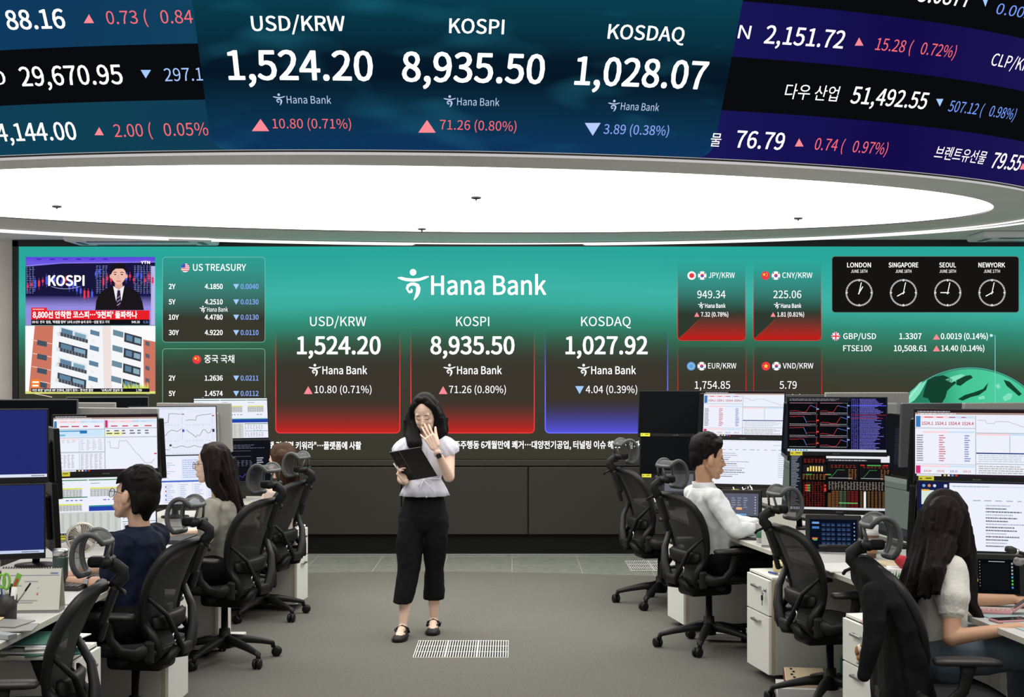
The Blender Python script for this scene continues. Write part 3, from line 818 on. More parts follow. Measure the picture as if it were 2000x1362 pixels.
for j in range(5):
    y = 640 + 30 * j
    q = lambda x, yy: (x - (yy - 640) * .04, yy + (x - 110) * .27)
    def pan(x0, x1, ya, yb, m, dd):
        P = [q(x0, ya), q(x1, ya), q(x1, yb), q(x0, yb)]
        c.poly([(min(max(a, X0), X1), min(max(b_, Y0), Y1)) for a, b_ in P], m, dd)
    pan(116, 172, y - 4, y + 12, shade if j % 2 else pale, 4); pan(120, 142, y - 2, y + 9, bwin, 5); pan(146, 168, y - 1, y + 10, glow(130, 168, 190), 5)
    pan(116, 172, y + 7, y + 14, glow(70, 76, 88), 6)
    for k in range(9): pan(118 + 6 * k, 119 + 6 * k, y + 7, y + 14, glow(150, 156, 165), 7)
    pan(176, 194, y - 14, y - 5, bwin, 5); pan(180, 186, y + 4, y + 9, glow(236, 236, 236), 6); pan(112, 118, y + 8, y + 15, glow(225, 225, 225), 8)
    pan(220, 240, y - 26, y - 15, glow(110, 140, 160), 5); pan(242, 276, y - 26, y - 8, shade, 5); pan(246, 258, y - 23, y - 12, bwin, 6); pan(262, 274, y - 22, y - 12, glow(140, 175, 190), 6)
    c.poly([(73, 664 + 27 * j), (92, 668 + 27 * j), (91, 678 + 27 * j), (72, 674 + 27 * j)], glow(70, 84, 100), 5) if j < 4 else None
    c.poly([(284, 666 + 24 * j), (292, 669 + 24 * j), (292, 677 + 24 * j), (284, 674 + 24 * j)], glow(92, 96, 110), 5)
for k in range(16): c.poly([(242 + 3 * k, 762), (240 + 3.2 * k, 745 + 9 * ((k * 37) % 5) / 5), (246 + 3 * k, 762)], glow(205, 222, 84), 9)
c.rect(X0, 764.5, X1, Y1, glow(222, 226, 120), 9)
c.rect(61, 741, 78, 758, glow(245, 128, 40), 10); c.dashes(63, 743, 76, 757, 2, WHITE, 11, .9, rn)
c.rect(61, 759, 292, 766, glow(22, 22, 28), 11)
c.text("야언 퇴장' 남아공 MF 즈와네, 3경기 정지…한국전 결장", 63, 182, 764.8, 4.4, WHITE, 12, .01); c.text("'슈퍼스타' 호날두 또", 198, 240, 764.8, 4.4, WHITE, 12, .01); c.text('1,789', 266, 277, 764.8, 4.4, WHITE, 12, .01)
c.build('news_window', vw)
# ================================================================ office chairs
m_cframe = mat('graphite_plastic', (0.007, 0.0072, 0.0078, 1), 0.5, bump=0.03, bscale=300, spec=.3)
m_csoft = mat('black_arm_pad', (0.012, 0.012, 0.013, 1), 0.5)
m_hgrey = mat('headrest_grey', (0.060, 0.064, 0.066, 1), 0.5)
m_dark = mat('dark_plastic', (0.006, 0.006, 0.0065, 1), 0.45, spec=.25)
def mesh_fabric(name, col, alpha):
    m = mat(name, col, 0.7, bump=0.2, bscale=900, alpha=alpha)
    return m
m_pell = mesh_fabric('chair_mesh', (0.021, 0.0215, 0.023, 1), 0.96)
m_hmesh = mesh_fabric('headrest_mesh_fabric', (0.075, 0.078, 0.082, 1), 0.72)
m_seat = mat('chair_seat_mesh', (0.016, 0.016, 0.018, 1), 0.75, bump=0.2, bscale=700)
def lerp_tab(tab, z):
    return float(np.interp(z, [t[0] for t in tab], [t[1] for t in tab]))
HWT = [(.455, .0), (.462, .10), (.485, .165), (.52, .195), (.60, .225), (.70, .252), (.80, .268), (.87, .265), (.92, .245), (.95, .212), (.968, .165), (.98, .09), (.984, 0)]
XT = [(.455, -.185), (.55, -.168), (.65, -.175), (.75, -.20), (.85, -.24), (.984, -.315)]
def back_pt(u, z):
    hw = lerp_tab(HWT, z) * .87
    return Vector((lerp_tab(XT, z) + .055 * u * u * hw / .26, u * hw, z))
def make_chair():
    root = thing('office_chair', 'x', 'chair')
    # five-star base
    hub = MB(); hub.lathe([(.046, .085), (.046, .155), (.036, .165), (.034, .20), (.022, .205), (.020, .36)], m_dark, 18)
    hub.build('gas_column', root)
    for k in range(5):
        a = R(72 * k + 14); dx, dy = math.cos(a), math.sin(a)
        L = MB()
        pr = [(.035, .135, .036, .030), (.12, .128, .032, .026), (.22, .108, .026, .020), (.30, .088, .022, .016), (.318, .082, .020, .014)]
        rings = []
        for (r, z, wd, ht) in pr:
            c = Vector((r * dx, r * dy, z)); sd = Vector((-dy, dx, 0)); up = Vector((0, 0, 1))
            rings.append([c + sd * wd * math.cos(R(q)) * (1 if abs(math.cos(R(q))) < .9 else .95) + up * ht * math.sin(R(q)) for q in (-55, -20, 20, 55, 90, 125, 160, 200, 235, 270)])
        L.loft(rings, m_cframe)
        L.tube([(.31 * dx, .31 * dy, .09), (.318 * dx, .318 * dy, .055)], .014, m_cframe, 10)
        leg = L.build('base_leg', root)
        W = MB(); b = a + R(55 + 31 * k); sd = Vector((-math.sin(b), math.cos(b), 0)); cc = Vector((.318 * dx, .318 * dy, 0)) - Vector((math.cos(b), math.sin(b), 0)) * .02
        rot = Vector((0, 0, 1)).rotation_difference(sd).to_matrix()
        for sgn in (-1, 1):
            W.lathe([(.001, -.011), (.022, -.011), (.0305, -.006), (.0305, .006), (.024, .011), (.001, .011)], m_dark, 18, c=cc + sd * .014 * sgn + Vector((0, 0, .0305)), rot=rot)
        W.tube([cc + Vector((0, 0, .03)), cc + Vector((.0, .0, .062))], .012, m_dark, 8)
        W.build('caster', leg)
    # seat
    t = MB()
    t.box((-.03, 0, .385), (.30, .20, .085), m_dark, bev=.03, seg=3)
    t.box((.0, .0, .43), (.34, .30, .03), m_dark, bev=.012)
    t.tube([(.02, -.18, .40), (.02, .18, .40)], .03, m_dark, 12)
    t.tube([(-.10, -.11, .39), (-.22, -.115, .41), (-.255, -.075, .47)], .026, m_cframe, 10)
    t.tube([(-.10, .11, .39), (-.22, .115, .41), (-.255, .075, .47)], .026, m_cframe, 10)
    t.build('tilt_mechanism', root)
    sp = []
    for k in range(32):
        a = 2 * math.pi * k / 32; ex = 4.2
        cx, sy = math.cos(a), math.sin(a)
        q = (abs(cx) ** ex + abs(sy) ** ex) ** (-1 / ex)
        sp.append((cx * q, sy * q))
    def seat_z(x): return .475 - .05 * max(0, (x - .10) / .17) ** 2
    P = MB(); rings = []
    for f in (1.0, .8, .55, .25, .02):
        rings.append([(.03 + .245 * u * f, .252 * v * f, seat_z(.03 + .245 * u * f) + .006 * (1 - f)) for u, v in sp])
    low = [(.03 + .24 * u, .245 * v, seat_z(.03 + .24 * u) - .03) for u, v in sp]
    P.loft([low] + rings, m_seat)
    seat = P.build('seat', root)
    fr = MB(); fr.tube([(.03 + .250 * u, .257 * v, seat_z(.03 + .25 * u) - .012) for u, v in sp], .017, m_cframe, 8, closed=True); fr.build('seat_frame', seat)
    # backrest: frame loop, mesh, yoke
    zs = [.455, .462, .485, .52, .56, .60, .65, .70, .75, .80, .84, .87, .90, .92, .937, .95, .968, .98, .984]
    loop = [back_pt(1, z) for z in zs] + [back_pt(-1, z) for z in zs[-2:0:-1]]
    rad = [.012 + .013 * max(0, min(1, (p.z - .5) / .3)) for p in loop]
    B = MB(); B.tube(loop, rad, m_cframe, 10, closed=True); back = B.build('backrest', root)
    g = MB(); us = [i / 8 - 1 for i in range(17)]; zz = zs[1:-1]
    vs = [back_pt(u, z) + Vector((0, 0, 0)) for z in zz for u in us]; nu = len(us)
    fs = [(j * nu + i, j * nu + i + 1, (j + 1) * nu + i + 1, (j + 1) * nu + i) for j in range(len(zz) - 1) for i in range(nu - 1)]
    g.add(vs, fs, m_pell, True); g.build('mesh_panel', back)
    y = MB()
    for s in (-1, 1):
        y.tube([back_pt(s * .97, .735) + Vector((-.012, 0, 0)), (-.235, s * .155, .64), (-.258, s * .115, .55), (-.268, s * .06, .475), (-.258, s * .05, .44)], [.015, .017, .02, .022, .022], m_cframe, 10, flat=(1.4, .7))
        y.tube([back_pt(s * .98, .60) + Vector((-.005, 0, 0)), (-.20, s * .205, .52), (-.205, s * .18, .455), (-.16, s * .15, .42)], [.02, .022, .024, .022], m_cframe, 10)
        tor = [(-.262 + .0 * k, s * .125 + .022 * math.cos(R(30 * k)), .53 + .022 * math.sin(R(30 * k))) for k in range(10)]
        y.tube(tor, .005, m_steel, 6)
    y.box((-.266, 0, .455), (.04, .12, .06), m_cframe, bev=.015)
    y.build('yoke', back)
    lp = MB()
    rings = []
    for u in [i / 6 - 1 for i in range(13)]:
        x = -.205 + .05 * u * u; yy = .185 * u; hh = .05 * (1 - .35 * abs(u) ** 3)
        rings.append([(x - .012, yy, .60 - hh), (x - .03, yy, .60 - hh * .6), (x - .034, yy, .60 + hh * .6), (x - .012, yy, .60 + hh)])
    lp.loft(rings, m_cframe); lp.build('lumbar_pad', back)
    # arms
    for s in (-1, 1):
        A = MB(); A.tube([(-.185, s * .258, .49), (-.13, s * .282, .465), (-.06, s * .292, .475), (-.005, s * .294, .53), (.012, s * .294, .60), (.015, s * .294, .632)], [.03, .026, .022, .021, .024, .03], m_cframe, 12, flat=(.75, 1.2))
        A.box((-.19, s * .262, .475), (.05, .035, .11), m_cframe, bev=.014)
        arm = A.build('armrest', root)
        p = MB(); rings = []
        for (x, wd, h) in ((-.125, .022, .008), (-.115, .038, .016), (-.08, .046, .019), (.04, .047, .019), (.11, .043, .018), (.145, .030, .013), (.152, .016, .007)):
            rings.append([(x, s * .292 + wd * math.cos(R(q)), .648 - .008 * max(0, (x - .05) / .1) ** 2 + h * math.sin(R(q))) for q in range(0, 360, 30)])
        p.loft(rings, m_csoft); p.build('arm_pad', arm)
    # headrest
    def hp(u, a):
        q = R(a); rr = .092
        wdt = .096 * (1 - .16 * max(0, (a - 110) / 45) ** 2 - .22 * max(0, (-a - 10) / 45) ** 2)
        return Vector((-.295 + rr * .72 * math.cos(q) + .02 * u * u, wdt * u, 1.112 + rr * 1.02 * math.sin(q)))
    angs = list(range(-52, 156, 13))
    lp = [hp(1, a) for a in angs] + [hp(u, angs[-1]) for u in (.66, .33, 0, -.33, -.66)] + [hp(-1, a) for a in reversed(angs)] + [hp(u, angs[0]) for u in (-.66, -.33, 0, .33, .66)]
    h = MB(); h.tube(lp, .0118, m_hgrey, 10, closed=True)
    head = h.build('headrest', root)
    g = MB(); uu = [i / 5 - 1 for i in range(11)]
    vs = [hp(u, a) for a in angs for u in uu]; nu = len(uu)
    g.add(vs, [(j * nu + i, j * nu + i + 1, (j + 1) * nu + i + 1, (j + 1) * nu + i) for j in range(len(angs) - 1) for i in range(nu - 1)], m_hmesh, True)
    g.build('mesh_panel', head)
    st = MB()
    st.box((-.338, 0, .905), (.034, .062, .17), m_cframe, Matrix.Rotation(R(-20), 3, 'Y'), bev=.012)
    st.box((-.315, 0, .80), (.026, .036, .09), m_cframe, Matrix.Rotation(R(-16), 3, 'Y'), bev=.01)
    st.tube([(-.362, 0, .975), (-.372, 0, 1.0), (-.392, 0, 1.02), (-.392, 0, 1.048), (-.365, 0, 1.068), (-.335, 0, 1.075)], .024, m_cframe, 12, flat=(1.2, .8))
    st.tube([(-.335, -.075, 1.085), (-.335, .075, 1.085)], .021, m_dark, 12)
    st.box((-.29, 0, 1.085), (.07, .07, .045), m_dark, bev=.015)
    for s in (-1, 1): st.tube([(-.335, s * .055, 1.09), hp(s * .42, 150)], .007, m_hgrey, 6)
    st.tube([(-.375, .02, .985), (-.41, .045, .965), (-.415, .06, .95)], .008, m_dark, 6)
    st.build('headrest_stem', root)
    return root
CH = make_chair()
CG = 'black mesh office chairs with headrests'
chairs = [  # x, y, turn in degrees, height scale, label
    (-1.885, 5.50, 185, .945, 'black mesh office chair at the bottom left corner, nearest the pen cup'),
    (-1.825, 6.90, 170, .96, 'black mesh office chair of the man in the navy polo shirt'),
    (-1.75, 8.66, 162, 1.0, 'black mesh office chair of the long haired woman in the grey tee shirt'),
    (-1.79, 10.24, 162, .985, 'black mesh office chair farthest back on the left, of the brown haired woman in beige'),
    (1.13, 10.82, 15, 1.04, 'empty black mesh office chair farthest back on the right, by the dark monitors'),
    (1.26, 9.10, 22, 1.0, 'black mesh office chair of the man in the white shirt'),
    (1.685, 7.54, 13, .96, 'empty black mesh office chair before the dark charts monitor'),
    (1.78, 5.85, -2, .97, 'black mesh office chair under the black cardigan, of the woman in white'),
]
CHAIRS = []
for i, (x, y, a, s, lb) in enumerate(chairs):
    o = CH if i == 0 else copy_tree(CH)
    o.location = (x, y, 0); o.rotation_euler = (0, 0, R(a)); o.scale = (s, s, s)
    o['label'] = lb; o['group'] = CG; CHAIRS.append(o)

# ================================================================ desks and drawer cabinets
m_desk = mat('desk_white', (0.58, 0.58, 0.56, 1), 0.4, var=0.02, vscale=3)
m_edge = mat('desk_edge', (0.55, 0.54, 0.47, 1), 0.5)
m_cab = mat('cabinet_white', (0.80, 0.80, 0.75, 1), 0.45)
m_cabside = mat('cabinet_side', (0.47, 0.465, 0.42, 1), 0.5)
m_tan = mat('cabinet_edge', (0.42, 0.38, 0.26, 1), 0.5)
def frame2(A, B):
    """A far front corner, B near front corner -> midpoint, turn, length"""
    A, B = Vector(A), Vector(B); m = (A + B) / 2; d = A - B
    return m, math.atan2(d.y, d.x) - math.pi / 2, d.length
def desk(A, B, side, lb, depth=.82):
    m, rz, L = frame2(A, B)
    t = thing('desk', lb, 'desk', (m.x, m.y, 0), rz, 'white trading desks')
    sg = side                                                      # +1: desk lies towards +x of its front edge
    b = MB(); b.box((sg * depth / 2, 0, .707), (depth, L, .026), m_desk, bev=.004); top = b.build('desktop', t)
    b = MB(); b.box((sg * -.001, 0, .707), (.004, L, .024), m_edge); b.build('edge_band', top)
    for s in (-1, 1):
        b = MB(); yy = s * (L / 2 - .05)
        b.box((sg * .34, yy, .35), (.05, .035, .69), m_cab, bev=.004); b.box((sg * .68, yy, .35), (.05, .035, .69), m_cab, bev=.004)
        b.box((sg * .50, yy, .02), (.42, .04, .03), m_cab, bev=.004); b.box((sg * .50, yy, .67), (.42, .035, .04), m_cab)
        b.build('leg', t)
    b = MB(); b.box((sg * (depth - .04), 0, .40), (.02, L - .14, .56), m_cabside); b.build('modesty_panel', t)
    return t
desk((-1.95, 6.35), (-1.98, 4.75), -1, 'white desk at the lower left corner with the pen cup and desk calendar')
desk((-1.92, 7.95), (-1.93, 6.40), -1, 'white desk in front of the man in the navy polo')
desk((-1.92, 9.55), (-1.93, 8.00), -1, 'white desk in front of the woman in the grey tee shirt')
desk((-1.78, 11.95), (-1.86, 9.60), -1, 'white desk farthest back on the left, before the brown haired woman')
desk((0.985, 11.75), (1.22, 10.00), 1, 'white desk farthest back on the right under the dark monitors')
desk((1.225, 9.93), (1.51, 8.30), 1, 'white desk in front of the man in the white shirt')
desk((1.54, 8.25), (1.77, 6.76), 1, 'white desk before the empty chair and the dark charts monitor')
desk((1.89, 6.62), (2.06, 5.10), 1, 'white desk at the lower right in front of the woman in white')
desk((-2.78, 11.2), (-2.80, 8.6), -1, 'white desk of the row behind at the left, carrying the grey screen backs')
desk((1.95, 11.8), (2.52, 7.9), 1, 'white desk of the row behind at the right, carrying the grey screen backs')
m_chrome2 = mat('handle_metal', (0.42, 0.42, 0.42, 1), 0.3, metal=1)
def cabinet(A, B, front, lb, key=False):
    m, rz, L = frame2(A, B)
    if front < 0: rz += math.pi                                    # local +x is the drawer side
    t = thing('drawer_cabinet', lb, 'cabinet', (m.x, m.y, 0), rz, 'white drawer cabinets under the desks')
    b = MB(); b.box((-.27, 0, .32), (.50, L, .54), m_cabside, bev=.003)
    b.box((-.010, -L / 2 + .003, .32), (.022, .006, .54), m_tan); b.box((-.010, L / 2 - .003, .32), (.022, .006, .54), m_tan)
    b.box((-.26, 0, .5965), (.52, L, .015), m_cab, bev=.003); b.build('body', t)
    for (z0, z1, hz) in ((.385, .585, .53), (.052, .378, .335)):
        d = MB(); d.box((.009, 0, (z0 + z1) / 2), (.018, L - .006, z1 - z0), m_cab, bev=.003); dr = d.build('drawer', t)
        h = MB(); yy = 0
        h.box((.036, yy, hz), (.012, .12, .014), m_chrome2, bev=.004)
        for s in (-1, 1): h.box((.026, yy + s * .054, hz), (.02, .010, .012), m_chrome2)
        h.build('handle', dr)
    l = MB(); l.lathe([(.011, 0), (.011, .008), (.001, .009)], m_chrome2, 12, c=(.018, -front * L * .36, .525), rot=Matrix.Rotation(R(90), 3, 'Y')); lo_ = l.build('lock', t)
    if key:
        kk = MB(); y0 = -front * L * .36 + .0
        kk.tube([(.026, y0, .525), (.04, y0, .522)], .004, m_chrome2, 6)
        kk.tube([(.038, y0 + .010 * math.cos(R(a)), .508 + .010 * math.sin(R(a)) * 1.1) for a in range(0, 360, 45)], .003, m_chrome2, 6, closed=True)
        kk.box((.040, y0, .482), (.006, .026, .030), m_dark, bev=.003); kk.box((.040, y0, .455), (.003, .008, .03), m_chrome2)
        kk.build('key', t)
    for (x, y) in ((-.08, -L / 2 + .06), (-.08, L / 2 - .06), (-.44, -L / 2 + .06), (-.44, L / 2 - .06)):
        c_ = MB(); c_.lathe([(.001, -.012), (.022, -.012), (.022, .012), (.001, .012)], m_dark, 14, c=(x, y, .022), rot=Matrix.Rotation(R(90), 3, 'X')); c_.tube([(x, y, .02), (x, y, .05)], .01, m_dark, 6)
        c_.build('caster', t)
    return t
cabinet((-1.78, 6.10), (-1.79, 5.76), 1, 'white drawer cabinet half hidden behind the bottom left corner chair')
cabinet((-1.745, 7.59), (-1.757, 7.20), 1, 'white drawer cabinet behind the navy polo man at the lower left, key in the lock', True)
cabinet((-1.815, 9.10), (-1.828, 8.76), 1, 'white drawer cabinet behind the grey tee shirt woman, papers under it')
cabinet((-1.57, 10.82), (-1.60, 10.47), 1, 'white drawer cabinet farthest back on the left beside the brown haired woman')
cabinet((1.11, 10.0), (1.178, 9.62), -1, 'white drawer cabinet right behind the chair of the white shirt man')
cabinet((1.402, 8.39), (1.466, 8.02), -1, 'white drawer cabinet with black key and a snack box on top', True)
cabinet((1.603, 6.83), (1.667, 6.45), -1, 'white drawer cabinet behind the hanging sleeve of the black cardigan')

# ================================================================ monitors
m_bez = mat('monitor_black', (0.005, 0.005, 0.0055, 1), 0.45, spec=.2)
m_backg = mat('monitor_back_grey', (0.055, 0.058, 0.06, 1), 0.45)
m_silver = mat('monitor_back_silver', (0.27, 0.27, 0.26, 1), 0.45)
m_tape = mat('yellow_tape', (0.75, 0.70, 0.03, 1), 0.6)
G_TXT = glow(95, 98, 112); G_LT = glow(196, 202, 214); G_RED = glow(200, 60, 75); G_BLU = glow(70, 95, 190)
rnd = random.Random(11)
def chart(c, x0, y0, x1, y1, m, w=.5, fn=None, d=4, n=40):
    v = .5; P = []
    for k in range(n + 1):
        if fn: v = fn(k / n) + .06 * (rnd.random() - .5)
        else: v = min(1, max(0, v + .16 * (rnd.random() - .5)))
        P.append((x0 + (x1 - x0) * k / n, y0 + (y1 - y0) * v))
    c.line(P, w, m, d)
def content(c, kind):
    """screen picture in a 160 x 90 field"""
    W = glow(238, 241, 252)
    if kind == 'off': c.rect(0, 0, 160, 90, m_off, 0); return
    if kind == 'blue':
        c.rect(0, 0, 160, 90, glow(34, 44, 110), 0); c.rect(0, 86, 160, 90, glow(222, 228, 245), 1); c.dashes(140, 86.6, 158, 89.5, 1, G_TXT, 2, .9, rnd)
        c.rect(75, 44, 81, 46, glow(205, 215, 240), 1)
        return
    if kind == 'bluelow':
        c.rect(0, 0, 160, 90, glow(36, 46, 104), 0); c.rect(0, 86, 160, 90, glow(196, 208, 238), 1); c.dashes(132, 86.8, 156, 89.6, 1, G_TXT, 2, .9, rnd); return
    if kind in ('fx', 'fxchart'):
        c.rect(0, 0, 160, 90, W, 0); c.rect(0, 0, 160, 3.4, glow(40, 26, 30), 1); c.rect(0, 3.4, 160, 6, glow(176, 150, 138), 1)
        c.dashes(3, .6, 56, 3.2, 1, G_LT, 2, .7, rnd); c.dashes(4, 3.6, 70, 5.8, 1, W, 2, .7, rnd)
        c.rect(0, 86.6, 160, 90, glow(44, 30, 42), 1); c.rect(2, 87, 34, 89.6, glow(225, 225, 232), 2)
        for k in range(4): c.rect(37 + 5 * k, 87.2, 40 + 5 * k, 89.4, (glow(230, 200, 120), glow(240, 240, 250), glow(120, 140, 220), glow(200, 70, 60))[k], 2)
    if kind == 'fx':
        c.rect(1, 8, 7, 23, glow(60, 125, 190), 2); c.rect(7, 8, 44, 11, glow(252, 214, 220), 2); c.rect(44, 8, 77, 11, glow(205, 228, 250), 2)
        c.dashes(12, 8.4, 76, 10.8, 1, G_RED, 3, .3, rnd, 16)
        for k in range(4): c.text(('1524.1', '1524.1', '1524.4', '1524.4')[k], 8.5 + 17.5 * k, 23.5 + 17.5 * k, 20, 4.0, glow(196, 62, 74), 3, .03)
        c.rect(0, 24, 78, 25.2, glow(190, 200, 214), 2); c.rect(10, 28.5, 44, 31, glow(252, 214, 220), 2); c.rect(44, 28.5, 77, 31, glow(205, 228, 250), 2)
        c.dashes(2, 33, 11, 70, 12, G_TXT, 3, .85, rnd); c.dashes(31, 33, 40, 70, 12, G_RED, 3, .55, rnd); c.dashes(64, 33, 72, 70, 12, G_BLU, 3, .55, rnd)
        c.rect(0, 73, 78, 74, glow(205, 210, 222), 2); c.rect(1, 75.5, 7, 86, glow(214, 50, 120), 2); c.rect(7, 75, 44, 77.4, glow(252, 214, 220), 2); c.rect(44, 75, 77, 77.4, glow(205, 228, 250), 2)
        for k in range(4): c.text(('225.00', '225.02', '225.15', '225.15')[k], 11 + 17 * k, 21 + 17 * k, 84, 2.6, (G_RED, G_RED, G_BLU, G_RED)[k], 3, .02)
        c.rect(78, 7, 79, 87, glow(176, 184, 198), 2)
        chart(c, 81, 11, 158, 27, glow(150, 152, 168), .5, lambda t: .15 + (.0 if t < .15 else .25 if t < .3 else .1 if t < .5 else min(.85, .1 + 1.7 * (t - .5))), 4)
        c.rect(79, 30, 160, 31.5, glow(190, 198, 210), 2); c.rect(79, 31.5, 122, 34, glow(252, 216, 222), 2); c.rect(122, 31.5, 160, 34, glow(205, 228, 250), 2); c.rect(121.5, 34, 122.3, 57, glow(170, 176, 190), 3)
        c.rect(79, 57, 160, 58.6, glow(30, 44, 120), 3); c.dashes(82, 59.5, 156, 70, 4, G_LT, 3, .7, rnd); c.rect(79, 71.5, 160, 72.8, glow(186, 196, 208), 2); c.dashes(82, 74, 157, 85.5, 4, glow(176, 172, 172), 3, .7, rnd)
    if kind == 'fxchart':
        c.rect(1, 9, 5, 19, glow(60, 125, 190), 2)
        for (x0, x1) in ((6, 76), (84, 158)):
            c.rect(x0, 8, (x0 + x1) / 2, 12, glow(252, 218, 222), 2); c.rect((x0 + x1) / 2, 8, x1, 12, glow(208, 228, 250), 2)
            c.dashes(x0 + 4, 9, x1, 11.5, 1, G_LT, 3, .4, rnd, 16); c.dashes(x0 + 4, 15.5, x1, 19.5, 1, G_RED, 3, .5, rnd, 17.5)
        c.rect(79, 8, 83, 20, glow(214, 50, 110), 2); c.rect(0, 21.5, 78, 23, glow(190, 198, 210), 2); c.rect(0, 23, 76, 34, glow(205, 232, 252), 2)
        c.rect(4, 24, 42, 26, glow(88, 160, 215), 3); c.rect(40, 24, 51, 29, glow(40, 120, 180), 4); c.rect(6, 30, 18, 33, glow(120, 190, 225), 3)
        c.rect(79, 20.5, 160, 22, glow(190, 198, 210), 2); c.rect(79, 26.5, 106, 33, glow(242, 244, 176), 2); c.dashes(81, 23, 158, 31.5, 2, G_TXT, 3, .5, rnd, 12)
        c.rect(0, 35, 78, 36.2, glow(190, 198, 210), 2); c.rect(3, 37, 38, 39, glow(250, 222, 224), 2); c.dashes(4, 39, 36, 44, 2, G_LT, 3, .6, rnd, 8); c.dashes(41, 38, 75, 56, 7, G_LT, 3, .6, rnd, 9)
        c.rect(38.5, 37, 39.3, 87, glow(186, 194, 206), 2); c.rect(0, 58, 78, 60, glow(190, 198, 210), 2); c.dashes(3, 62, 36, 84, 9, glow(172, 176, 188), 3, .6, rnd, 6); c.dashes(41, 61, 75, 86, 12, glow(178, 182, 194), 3, .6, rnd, 7)
        c.rect(77.5, 7, 78.8, 87, glow(176, 184, 198), 2); c.rect(79, 34.5, 160, 36.5, glow(200, 206, 216), 2)
        chart(c, 82, 40, 156, 84, glow(128, 128, 142), .5, lambda t: .05 if t < .06 else .3 if t < .24 else .04 if t < .4 else min(.85, .04 + 2.1 * (t - .4)) if t < .8 else .85 - .5 * max(0, t - .93) / .07 * .3, 4, 60)
        c.rect(155, 62, 159, 64, G_RED, 4)
    elif kind == 'mail':
        c.rect(0, 0, 160, 90, W, 0); c.dashes(8, 1.5, 40, 3.5, 1, G_TXT, 2, .4, rnd); c.rect(0, 4.6, 160, 5, G_LT, 2)
        c.dashes(26, 20, 150, 23, 1, glow(170, 178, 196), 2, .5, rnd, 14)
        for k in range(12):
            y = 27 + 4.2 * k; c.dashes(20, y, 20 + 20 + 46 * rnd.random(), y + 3.6, 1, G_TXT if k in (3, 5, 8, 9, 11) else glow(172, 180, 200), 3, .9, rnd); c.dashes(138, y, 152, y + 3.6, 1, glow(190, 196, 210), 3, .9, rnd)
        c.rect(150, 10, 153, 14, glow(120, 140, 160), 3); c.dashes(128, 11, 148, 13.5, 1, glow(180, 186, 200), 3, .8, rnd)
    elif kind == 'mailpart':
        c.rect(0, 0, 160, 90, glow(22, 30, 74), 0); c.rect(40, 1, 160, 90, W, 1); c.rect(4, 11, 20, 30, glow(214, 232, 220), 1)
        for k in range(3): c.circle(7 + 7 * k, 5, 2, (glow(120, 170, 220), glow(220, 140, 80), glow(210, 220, 235))[k], 2)
        c.rect(33, 3, 37, 7, glow(215, 220, 230), 2); c.rect(4, 10, 14, 12, glow(240, 180, 60), 2)
        c.rect(42, 4, 160, 6, glow(222, 228, 242), 2); c.dashes(44, 4, 110, 6.4, 1, glow(150, 180, 200), 3, .6, rnd)
        c.dashes(70, 22, 158, 25, 1, glow(170, 178, 196), 2, .5, rnd, 14)
        for k in range(14):
            y = 28 + 4.1 * k; c.dashes(86, y, 110 + 30 * rnd.random(), y + 3.6, 1, G_TXT if k % 3 else glow(172, 180, 200), 3, .9, rnd)
    elif kind in ('sheet', 'sheet2'):
        c.rect(0, 0, 160, 90, W, 0)
        gr, yl = glow(32, 122, 62), glow(222, 228, 80)
        for (x0, y0, x1, y1) in ((0, 0, 55, 52), (57, 0, 113, 44), (114, 0, 160, 40)):
            c.rect(x0, y0 + 3, x1, y0 + 4.5, gr, 2); c.rect(x0 + 2, y0 + 16, x1 - 8, y0 + 30, glow(206, 208, 210), 2); c.rect(x0 + 2, y0 + 16, x1 - 8, y0 + 18, yl, 3)
            c.dashes(x0 + 3, y0 + 18.5, x1 - 8, y0 + 30, 6, glow(150, 152, 158), 3, .6, rnd, 5); c.dashes(x0 + 3, y0 + 8, x0 + 20, y0 + 10, 1, G_TXT, 3, .8, rnd)
            c.dashes(x0 + 22, y0 + 34, x1 - 8, y0 + 37, 1, glow(80, 70, 200), 3, .9, rnd, 7)
        c.rect(0, 30, 55, 31.5, gr, 4); c.rect(2, 41, 46, 52, glow(200, 202, 206), 3); c.rect(2, 41, 46, 43, yl, 4); c.dashes(3, 43, 46, 52, 5, glow(150, 152, 158), 4, .6, rnd, 5)
        c.rect(57, 44, 160, 53, glow(40, 66, 170), 3); c.rect(57, 44, 160, 46, glow(60, 150, 150), 4)
        c.rect(0, 54, 106, 86, glow(206, 208, 206), 5)
        for k in range(9): c.rect(4 + 11.5 * k, 56, 8 + 11.5 * k, 85, glow(188, 194, 188), 6)
        c.rect(107, 53, 160, 86, W, 5); c.rect(108, 55, 160, 56.4, gr, 6); c.dashes(109, 58, 152, 68, 5, glow(150, 152, 160), 6, .6, rnd, 6); c.rect(108, 71, 160, 72, glow(60, 140, 130), 6); c.dashes(109, 74, 152, 84, 5, glow(150, 152, 160), 6, .6, rnd, 6); c.dashes(128, 69, 152, 71, 1, glow(90, 70, 200), 7, .9, rnd, 7)
        c.rect(0, 86.5, 160, 90, glow(30, 30, 38), 6); c.dashes(3, 87, 22, 89.5, 1, G_LT, 7, .9, rnd, 4)
    elif kind == 'charts':
        c.rect(0, 0, 160, 90, glow(232, 236, 250), 0); c.dashes(3, 1, 120, 5, 2, G_LT, 2, .8, rnd)
